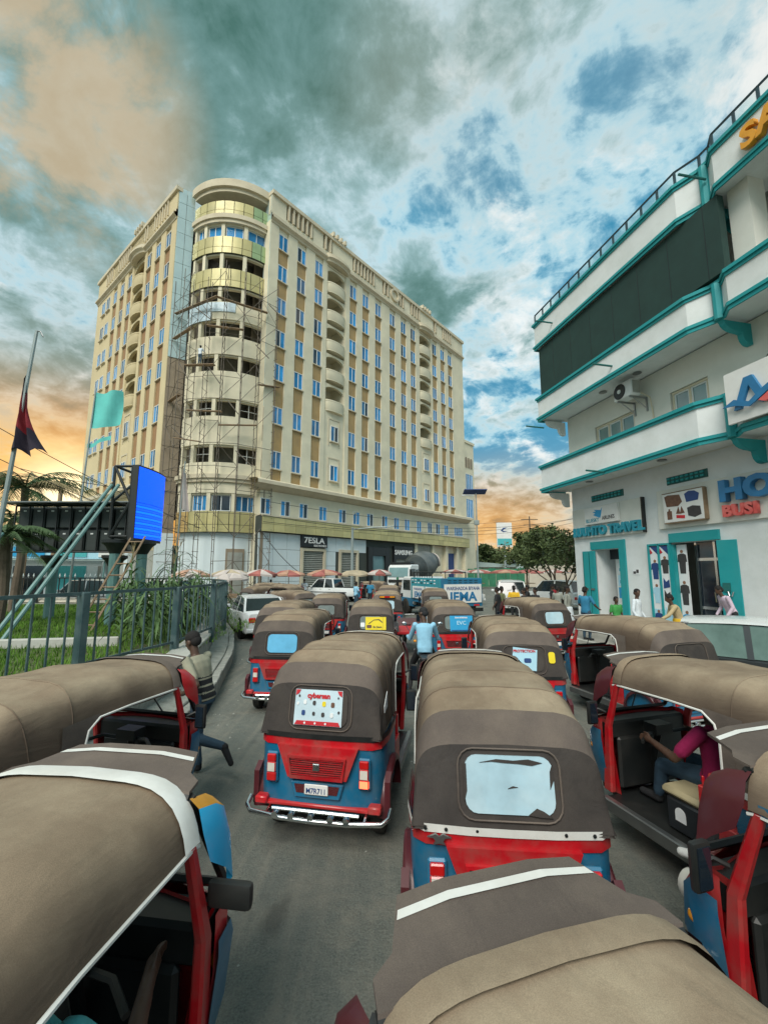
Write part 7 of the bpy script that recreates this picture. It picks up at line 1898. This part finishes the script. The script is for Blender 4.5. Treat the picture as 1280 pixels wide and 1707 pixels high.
f2 = flag('flagpole', 'thin pole with square teal flag in front of the tall building', (-13.02, 18, .68), (-12.66, 18, 10.4), .05, 'pole_grey')
def fl2(u, v):
    return (.33 - .02 * u + v * 1.18 + .05 * u * v, .14 * math.sin(v * 7 + u * 2.2) * (.3 + v), 9.55 - 1.65 * u - .06 * math.sin(v * 5) + .12 * u * v)
MB().loft(cloth(fl2), False, False).build('cloth', 'flag_teal', f2, smooth=60)
def fl2b(u, v): return (.2 + v * 1.0, .06 * math.sin(v * 9), 7.2 + .35 * v - .18 * u - .05 * math.sin(v * 6))
MB().loft(cloth(fl2b), False, False).build('streamer', 'flag_teal', f2, smooth=60)
f3 = flag('flagpole', 'short pole with hanging pale flag right of the blue screen', (-8.35, 17.2, .68), (-8.15, 17.2, 6.9), .04, 'pole_grey')
def fl3(u, v): return (.14 + (v - .2) * (.12 + .3 * u), .08 * math.sin(v * 9), 5.9 - 1.6 * u - .2 * v)
MB().loft(cloth(fl3), False, False).build('cloth', 'awn_white', f3, smooth=60)
for x, y, h, lb in ((-21.5, 28, 8.5, 'plain timber post in front of the sunset'), (-24.2, 29, 6.8, 'shorter timber post left of the sunset')):
    tag(MB().tube([(x, y, 0), (x + .15, y, h)], [.16, .12], 8).build('timber_post', 'wood'), lb, 'post')
# ------------------------------------------------------------------ palms
def palm(x, y, h, label, n=22, L=2.6, seed=1, m='leaf_palm'):
    q = random.Random(seed)
    r = empty('palm_tree', (x, y, 0)); tag(r, label, 'palm tree')
    MB().tube([(0, 0, 0), (.1, .05, h * .5), (0, 0, h)], [.2, .15, .14], 9).build('trunk', 'trunk', r)
    for k in range(n):
        az = 2 * math.pi * k / n + q.uniform(-.2, .2); el = q.uniform(-.25, 1.25); ln = L * q.uniform(.8, 1.1)
        pts = []
        for i in range(9):
            t = i / 8; rr = ln * t; pts.append(Vector((math.cos(az) * rr * math.cos(el * (1 - t * .5)), math.sin(az) * rr * math.cos(el * (1 - t * .5)), h + rr * math.sin(el) * (1 - .3 * t) - 1.1 * t * t * ln * .45)))
        mb = MB(); mb.tube(pts, [.03 - .003 * i for i in range(9)], 4)
        side = Vector((-math.sin(az), math.cos(az), 0))
        for i in range(46):
            t = .10 + .9 * i / 46; a = t * 8; i0 = min(7, int(a)); p = pts[i0].lerp(pts[i0 + 1], a - i0); d = (pts[i0 + 1] - pts[i0]).normalized()
            ll = .62 * math.sin(math.pi * min(1, .2 + .78 * t)) * q.uniform(.8, 1.1) * ln / 2.6
            for s in (-1, 1):
                tip = p + side * s * ll * .75 + d * ll * .6 + Vector((0, 0, -ll * q.uniform(.25, .75)))
                wv = d * .022
                mb.add([p - wv, p + wv, tip], [(0, 1, 2)])
        mb.build('frond', m if q.random() > .12 else 'leaf_dry', r, smooth=0)
    return r
palm(-15.6, 18.4, 6.0, 'tall palm with feathered fronds at the left edge', 30, 3.0, 3)
palm(-12.6, 14.3, 3.55, 'lower palm in front of the long dark screen', 26, 1.75, 5)
palm(-20.5, 23.5, 5.2, 'palm behind the flagpole at the far left', 20, 2.4, 8)
# ------------------------------------------------------------------ awnings of the market along the buildings
def umbrella(x, y, h, w, m, m2, label, rz=0.0):
    r = empty('market_awning', (x, y, 0), rz); tag(r, label, 'awning', 'market awnings')
    MB().tube([(0, 0, 0), (0, 0, h)], .03, 6).build('pole', 'wood', r)
    n = 8; q = rl
    for k in range(n):
        a0, a1 = 2 * math.pi * k / n, 2 * math.pi * (k + 1) / n
        rr = w / 2 / math.cos(math.pi / n)
        p0 = (rr * math.cos(a0), rr * math.sin(a0) * .8, h - .38 + q.uniform(-.08, .06)); p1 = (rr * math.cos(a1), rr * math.sin(a1) * .8, h - .38 + q.uniform(-.08, .06))
        mid = ((p0[0] + p1[0]) * .30, (p0[1] + p1[1]) * .30, h - .10)
        MB().add([(0, 0, h), p0, p1, mid, (p0[0], p0[1], p0[2] - .14), (p1[0], p1[1], p1[2] - .14)], [(0, 1, 3), (1, 2, 3), (2, 0, 3), (1, 4, 5, 2)]).build('panel', m if k % 2 else m2, r, smooth=0)
    MB().box(-.7, .7, -.5, .5, .65, .75).build('stall_table', 'wood', r, smooth=0)
    return r
AW = [(-13.6, 30.5, 2.75, 3.0, 'awn_orange', 'awn_white', 'orange and white awning at the left end behind the maize'), (-11.3, 32.0, 2.75, 3.0, 'awn_white', 'awn_tan', 'pale awning under the curved corner'), (-9.2, 32.5, 2.75, 2.6, 'awn_red', 'awn_white', 'red and white awning at the foot of the scaffold'), (-7.4, 33.8, 2.7, 2.8, 'awn_orange', 'awn_red', 'red and orange awning below the first shop sign'), (-5.0, 36.6, 2.75, 3.2, 'awn_red', 'awn_orange', 'deep red awning beyond the pickup cab'), (-2.5, 38.0, 2.7, 3.2, 'awn_tan', 'awn_tan', 'tan awning beyond the pickup bed'), (-.4, 37.8, 2.75, 2.6, 'awn_red', 'awn_white', 'red awning beside the mixer cab'), (-10.2, 29.2, 2.5, 2.4, 'awn_white', 'awn_white', 'white sheet awning beyond the fence end')]
for a in AW: umbrella(a[0], a[1], a[2] - .2, a[3] * .85, *a[4:], rz=rl.uniform(0, .7))
AW2 = [(9.5, 58, 'awn_red', 'awn_white', 'far red awning left of the lamp post'), (13, 60, 'awn_white', 'awn_red', 'far pale awning right of the lamp post'), (16.5, 59, 'awn_orange', 'awn_red', 'far orange awning below the green fence'), (20, 60, 'awn_red', 'awn_red', 'far deep red awning below the green fence'), (24, 61, 'awn_red', 'awn_white', 'far red and white awning under the small trees'), (28, 62, 'awn_orange', 'awn_white', 'far orange and white awning under the small trees')]
for x, y, a, b, lb in AW2: umbrella(x, y, 2.6, 4.0, a, b, lb, rl.uniform(0, .7))
# low shops behind the lawn at the left
sb = empty('shop_building', (-27, 46, 0), R(28)); tag(sb, 'low white and blue shop row behind the palms', 'building')
MB().box(-14, 14, 0, 6, 0, 5.2).build('wall', 'white_panel', sb, smooth=0); MB().box(-14.2, 14.2, -.6, 0, 3.6, 4.9).build('fascia', 'print_sky', sb, smooth=0)
for k in range(8):
    MB().box(-13 + 3.4 * k, -10.6 + 3.4 * k, -.06, .0, 0, 2.9).build('shop_front', ('shutter', 'glass_dark', 'cl_teal')[k % 3], sb, smooth=0)
    MB().box(-13 + 3.4 * k, -10.6 + 3.4 * k, -.68, -.6, 3.8, 4.7).build('sign_board', ('sign_white', 'print_blue', 'cl_teal', 'sign_white')[k % 4], sb, smooth=0)
for k in range(8): MB().tube([(-13.5 + 3.8 * k, -2.0, 0), (-13.5 + 3.8 * k, -2.0, 3.4)], .08, 6).build('veranda_post', 'pole_teal', sb)
MB().box(-14, 14, -2.3, -.65, 3.4, 3.5).build('veranda_roof', 'roof_sheet', sb, smooth=0)
# ------------------------------------------------------------------ trees
def tree(name, label, x, y, h, spread, crown_h, nleaf, seed, m='leaf', lsz=.16, trunk_r=.14, open_=.5, cz=None, lean=0.0, group=None):
    q = random.Random(seed)
    r = empty(name, (x, y, 0)); tag(r, label, 'tree', group)
    mb = MB(); tips = []
    def branch(p, d, ln, rad, lev):
        pts = [p]; rs_ = [rad]
        for k in range(4):
            d = (d + Vector((q.uniform(-.22, .22), q.uniform(-.22, .22), q.uniform(-.02, .16)))).normalized()
            p = p + d * ln / 4; pts.append(p); rs_.append(rad * (1 - .16 * (k + 1)))
        mb.tube(pts, rs_, 6 if lev < 2 else 4)
        if lev >= 3 or ln < .35: tips.append(p); tips.append(pts[2]); return
        for k in range(3 if lev < 2 else 2):
            a = q.uniform(0, 6.28); nd = (d + Vector((math.cos(a), math.sin(a), q.uniform(-.1, .5))) * q.uniform(.55, .95)).normalized()
            branch(pts[-1 - (k % 2)], nd, ln * q.uniform(.6, .8), rad * .55, lev + 1)
    branch(Vector((0, 0, 0)), Vector((lean, 0, 1)).normalized(), h * .42, trunk_r, 0)
    mb.build('trunk', 'trunk', r, smooth=50)
    zc = cz or h * .72
    cl = []
    for t in tips: cl.append((t, q.uniform(.35, .75)))
    for _ in range(int(14 * open_)):
        a = q.uniform(0, 6.28); rr = spread * math.sqrt(q.random()); cl.append((Vector((rr * math.cos(a), rr * math.sin(a), zc + q.uniform(-.5, .5) * crown_h)), q.uniform(.4, .9) * spread / 2.2))
    vs, fs = [], []
    for i in range(nleaf):
        c, rad = cl[q.randrange(len(cl))]
        u = Vector((q.gauss(0, 1), q.gauss(0, 1), q.gauss(0, .75))); u = u.normalized() * rad * (q.random() ** .4)
        p = c + u; s = lsz * q.uniform(.6, 1.3)
        a = Vector((q.uniform(-1, 1), q.uniform(-1, 1), q.uniform(-.6, .6))).normalized(); b = a.orthogonal().normalized(); b = (b * math.cos(i) + a.cross(b) * math.sin(i))
        o = len(vs); vs += [p - a * s, p + b * s * .45, p + a * s, p - b * s * .45]; fs.append((o, o + 1, o + 2, o + 3))
    g = MB(); g.add(vs, fs); c = g.build('crown', m, r, smooth=0)
    return r
tree('street_tree', 'thin branched tree nearest to the shop corner', 11.9, 30, 4.9, 1.7, 1.4, 2200, 2, 'leaf', .15, .13, .9, lean=-.25)
tree('street_tree', 'leaning thin tree in the middle of the right group', 14.0, 36, 5.6, 2.3, 1.5, 3200, 4, 'leaf', .17, .15, 1.0, lean=.15)
tree('street_tree', 'broad dark tree left of the shop corner group', 14.4, 44, 6.0, 3.0, 1.4, 5000, 6, 'leaf', .19, .18, 1.2)
tree('street_tree', 'small tree touching the white building corner', 9.9, 24.5, 4.4, 1.1, 1.3, 1400, 9, 'leaf', .13, .09, .7, lean=-.1)
for i, (x, y, h, s, lb) in enumerate(((14, 78, 9, 4.5, 'distant round tree behind the lamp post'), (20, 82, 10, 5, 'distant tree right of the lamp post'), (26.5, 80, 10.5, 5.0, 'distant tree below the white roadside sign'), (33, 84, 10, 5, 'distant tree right of the roadside sign'), (10.5, 72, 8, 3.0, 'distant loose tree at the end of the tall building'), (40, 86, 10, 6, 'distant tree behind the street trees'))):
    h *= .72; s *= .8
    tree('distant_tree', lb, x, y, h, s, h * .45, 4500, 30 + i, 'leaf', .38, .3, 2.2, cz=h * .62, group='trees at the end of the street')
# ------------------------------------------------------------------ street furniture and far things
lp = empty('street_lamp', (9.75, 45, 0)); tag(lp, 'tall solar street lamp right of the tall building', 'street lamp')
MB().tube([(0, 0, 0), (0, 0, 10.6)], [.11, .07], 10).build('pole', 'pole_grey', lp)
MB().obox((-.1, 0, 10.75), (2.4, 1.1, .07), (R(-18), 0, 0)).build('solar_panel', 'print_navy', lp, smooth=0); MB().box(-1.5, -.2, -.09, .09, 10.3, 10.42).build('lamp_head', 'frame_white', lp, bevel=.03); MB().box(-.25, .25, -.15, .15, 7.2, 7.7).build('control_box', 'pole_grey', lp, bevel=.03)
up_ = empty('street_pole', (-3.05, 41.5, 0)); tag(up_, 'grey pole with side arm in front of the shuttered shops', 'pole')
MB().tube([(0, 0, 0), (0, 0, 6.6)], [.16, .12], 8).build('pole', 'pole_grey', up_); MB().tube([(0, 0, 6.4), (2.2, 0, 6.6), (4.0, 0, 6.7)], .06, 6).build('arm', 'pole_grey', up_)
sg_ = empty('roadside_sign', (19.6, 70, 0)); tag(sg_, 'white roadside sign with dark swoosh above the trees', 'sign')
MB().tube([(0, 0, 0), (0, 0, 7.2)], .2, 8).build('post', 'pole_grey', sg_); MB().box(-1.25, 1.25, -.15, .15, 6.2, 10.2).build('board', 'sign_white', sg_, smooth=0, bevel=.05)
MB().box(-1.15, 1.15, -.17, -.15, 6.5, 7.6).build('lower_panel', 'cl_teal', sg_, smooth=0)
MB().prism([(-.6, 8.9), (-.2, 9.35), (.5, 9.4), (0, 9.15), (-.3, 8.85), (.55, 8.8), (-.2, 8.65)], -.18, -.15).build('swoosh_emblem', 'print_navy', sg_, smooth=0)
for x, y, h, lb in ((24.5, 72, 11.5, 'utility pole with cross arm right of the roadside sign'), (30.5, 62, 11, 'antenna mast beside the white building corner')):
    u = empty('utility_pole', (x, y, 0)); tag(u, lb, 'pole')
    MB().tube([(0, 0, 0), (0, 0, h)], [.15, .1], 7).build('pole', 'trunk', u); MB().box(-1.4, 1.4, -.06, .06, h - .6, h - .48).build('cross_arm', 'trunk', u, smooth=0); MB().box(-1.0, 1.0, -.05, .05, h - 1.5, h - 1.4).build('cross_arm', 'trunk', u, smooth=0)
# far walls, huts and green fence
for i, (x, y, w, d, h, m, rm, lb) in enumerate(((12.8, 70, 4.5, 4, 3.4, 'far_wall', 'awn_white', 'small hut with pale peaked roof beyond the lamp post'), (19, 74, 7, 5, 4.0, 'far_wall', 'roof_sheet', 'low beige hut with sheet roof below the roadside sign'), (27, 72, 9, 5, 3.6, 'far_wall', 'roof_sheet', 'long low building behind the far awnings'), (36, 70, 8, 5, 4.6, 'awn_orange', 'roof_sheet', 'orange walled hut behind the street trees'))):
    r = empty('hut', (x, y, 0), R(-8)); tag(r, lb, 'hut')
    MB().box(-w / 2, w / 2, 0, d, 0, h * .75).build('wall', m, r, smooth=0)
    MB().prism([(-w / 2 - .4, h * .75), (w / 2 + .4, h * .75), (0, h * 1.1)] if i == 0 else [(-w / 2 - .4, h * .75), (w / 2 + .4, h * .75), (w / 2 + .4, h * .82), (-w / 2 - .4, h)], -.5, d + .3).build('roof', rm, r, smooth=0)
    MB().box(-w * .3, -w * .1, -.05, 0, .9, 2.0).build('window', 'glass_dark', r, smooth=0); MB().box(w * .1, w * .28, -.05, 0, 0, 2.1).build('door', 'teal_dark', r, smooth=0)
gf_ = empty('green_fence', (17.0, 66, 0)); tag(gf_, 'green sheet fence beyond the far awnings', 'fence')
for k in range(8): MB().box(-4.4 + 1.1 * k, -3.35 + 1.1 * k, -.02, .02, 0, 2.7 + .1 * (k % 2)).build('sheet', 'tarp_green', gf_, smooth=0)
wl_ = empty('boundary_wall', (30, 66, 0)); tag(wl_, 'long beige boundary wall at the end of the street', 'wall')
for k in range(9): MB().box(-8.2 + 2.9 * k, -5.35 + 2.9 * k, -.1, .1, 0, 3.2).build('panel', 'far_wall', wl_, smooth=0); MB().box(-8.35 + 2.9 * k, -8.2 + 2.9 * k, -.16, .16, 0, 3.4).build('pier', 'far_wall', wl_, smooth=0)
# far terrain so that the horizon is closed
for i, (x, y, w, h) in enumerate(((90, 190, 260, 5), (-150, 220, 300, 5))):
    vs = []; q = random.Random(50 + i)
    n = 60; rings = []
    for j in range(5):
        rings.append([(x - w / 2 + w * k / n, y + 14 * j, (h * math.sin(math.pi * j / 4) * (.55 + .45 * q.random()))) for k in range(n + 1)])
    o = MB().loft(rings, False, False).build('distant_woodland', 'leaf_dark', smooth=0); tag(o, 'low dark woodland at the horizon', 'woodland', kind='stuff')
# ------------------------------------------------------------------ overhead wires
def wire(label, a, b, sag, r=.014):
    a, b = Vector(a), Vector(b); pts = []
    for k in range(17):
        t = k / 16; p = a.lerp(b, t); p.z -= sag * 4 * t * (1 - t); pts.append(p)
    tag(MB().tube(pts, r, 4, cap=False).build('overhead_wire', 'wire', smooth=0), label, 'wire')
wire('thin wire crossing behind the leaning flagpole', (-16, 12, 9.4), (-9.4, 22, 4.6), .4)
wire('lower thin wire from the left edge to the dark screen', (-16, 13, 7.9), (-9.6, 20, 4.2), .3)
wire('wire sagging along the gold band towards the street', (-9.6, 34.0, 6.3), (30, 62, 10.5), 1.6, .02)
wire('second wire sagging in front of the shop row', (-9.8, 34.5, 6.9), (30, 62, 10.0), 2.0, .02)
wire('top wire running to the utility pole', (-9.6, 34.2, 8.0), (24.5, 72, 11.0), 1.2, .02)
wire('wire from pole arm towards the white building', (.95, 41.5, 6.7), (30.5, 62, 10.6), .9, .02)
wire('wire hanging down from the scaffold to the awnings', (-10.0, 35.2, 5.6), (-6.5, 34.0, 2.2), .3, .03)
wire('wire above the lawn before the striped facade', (-16, 18.5, 6.9), (-8.3, 17.2, 5.6), .2)
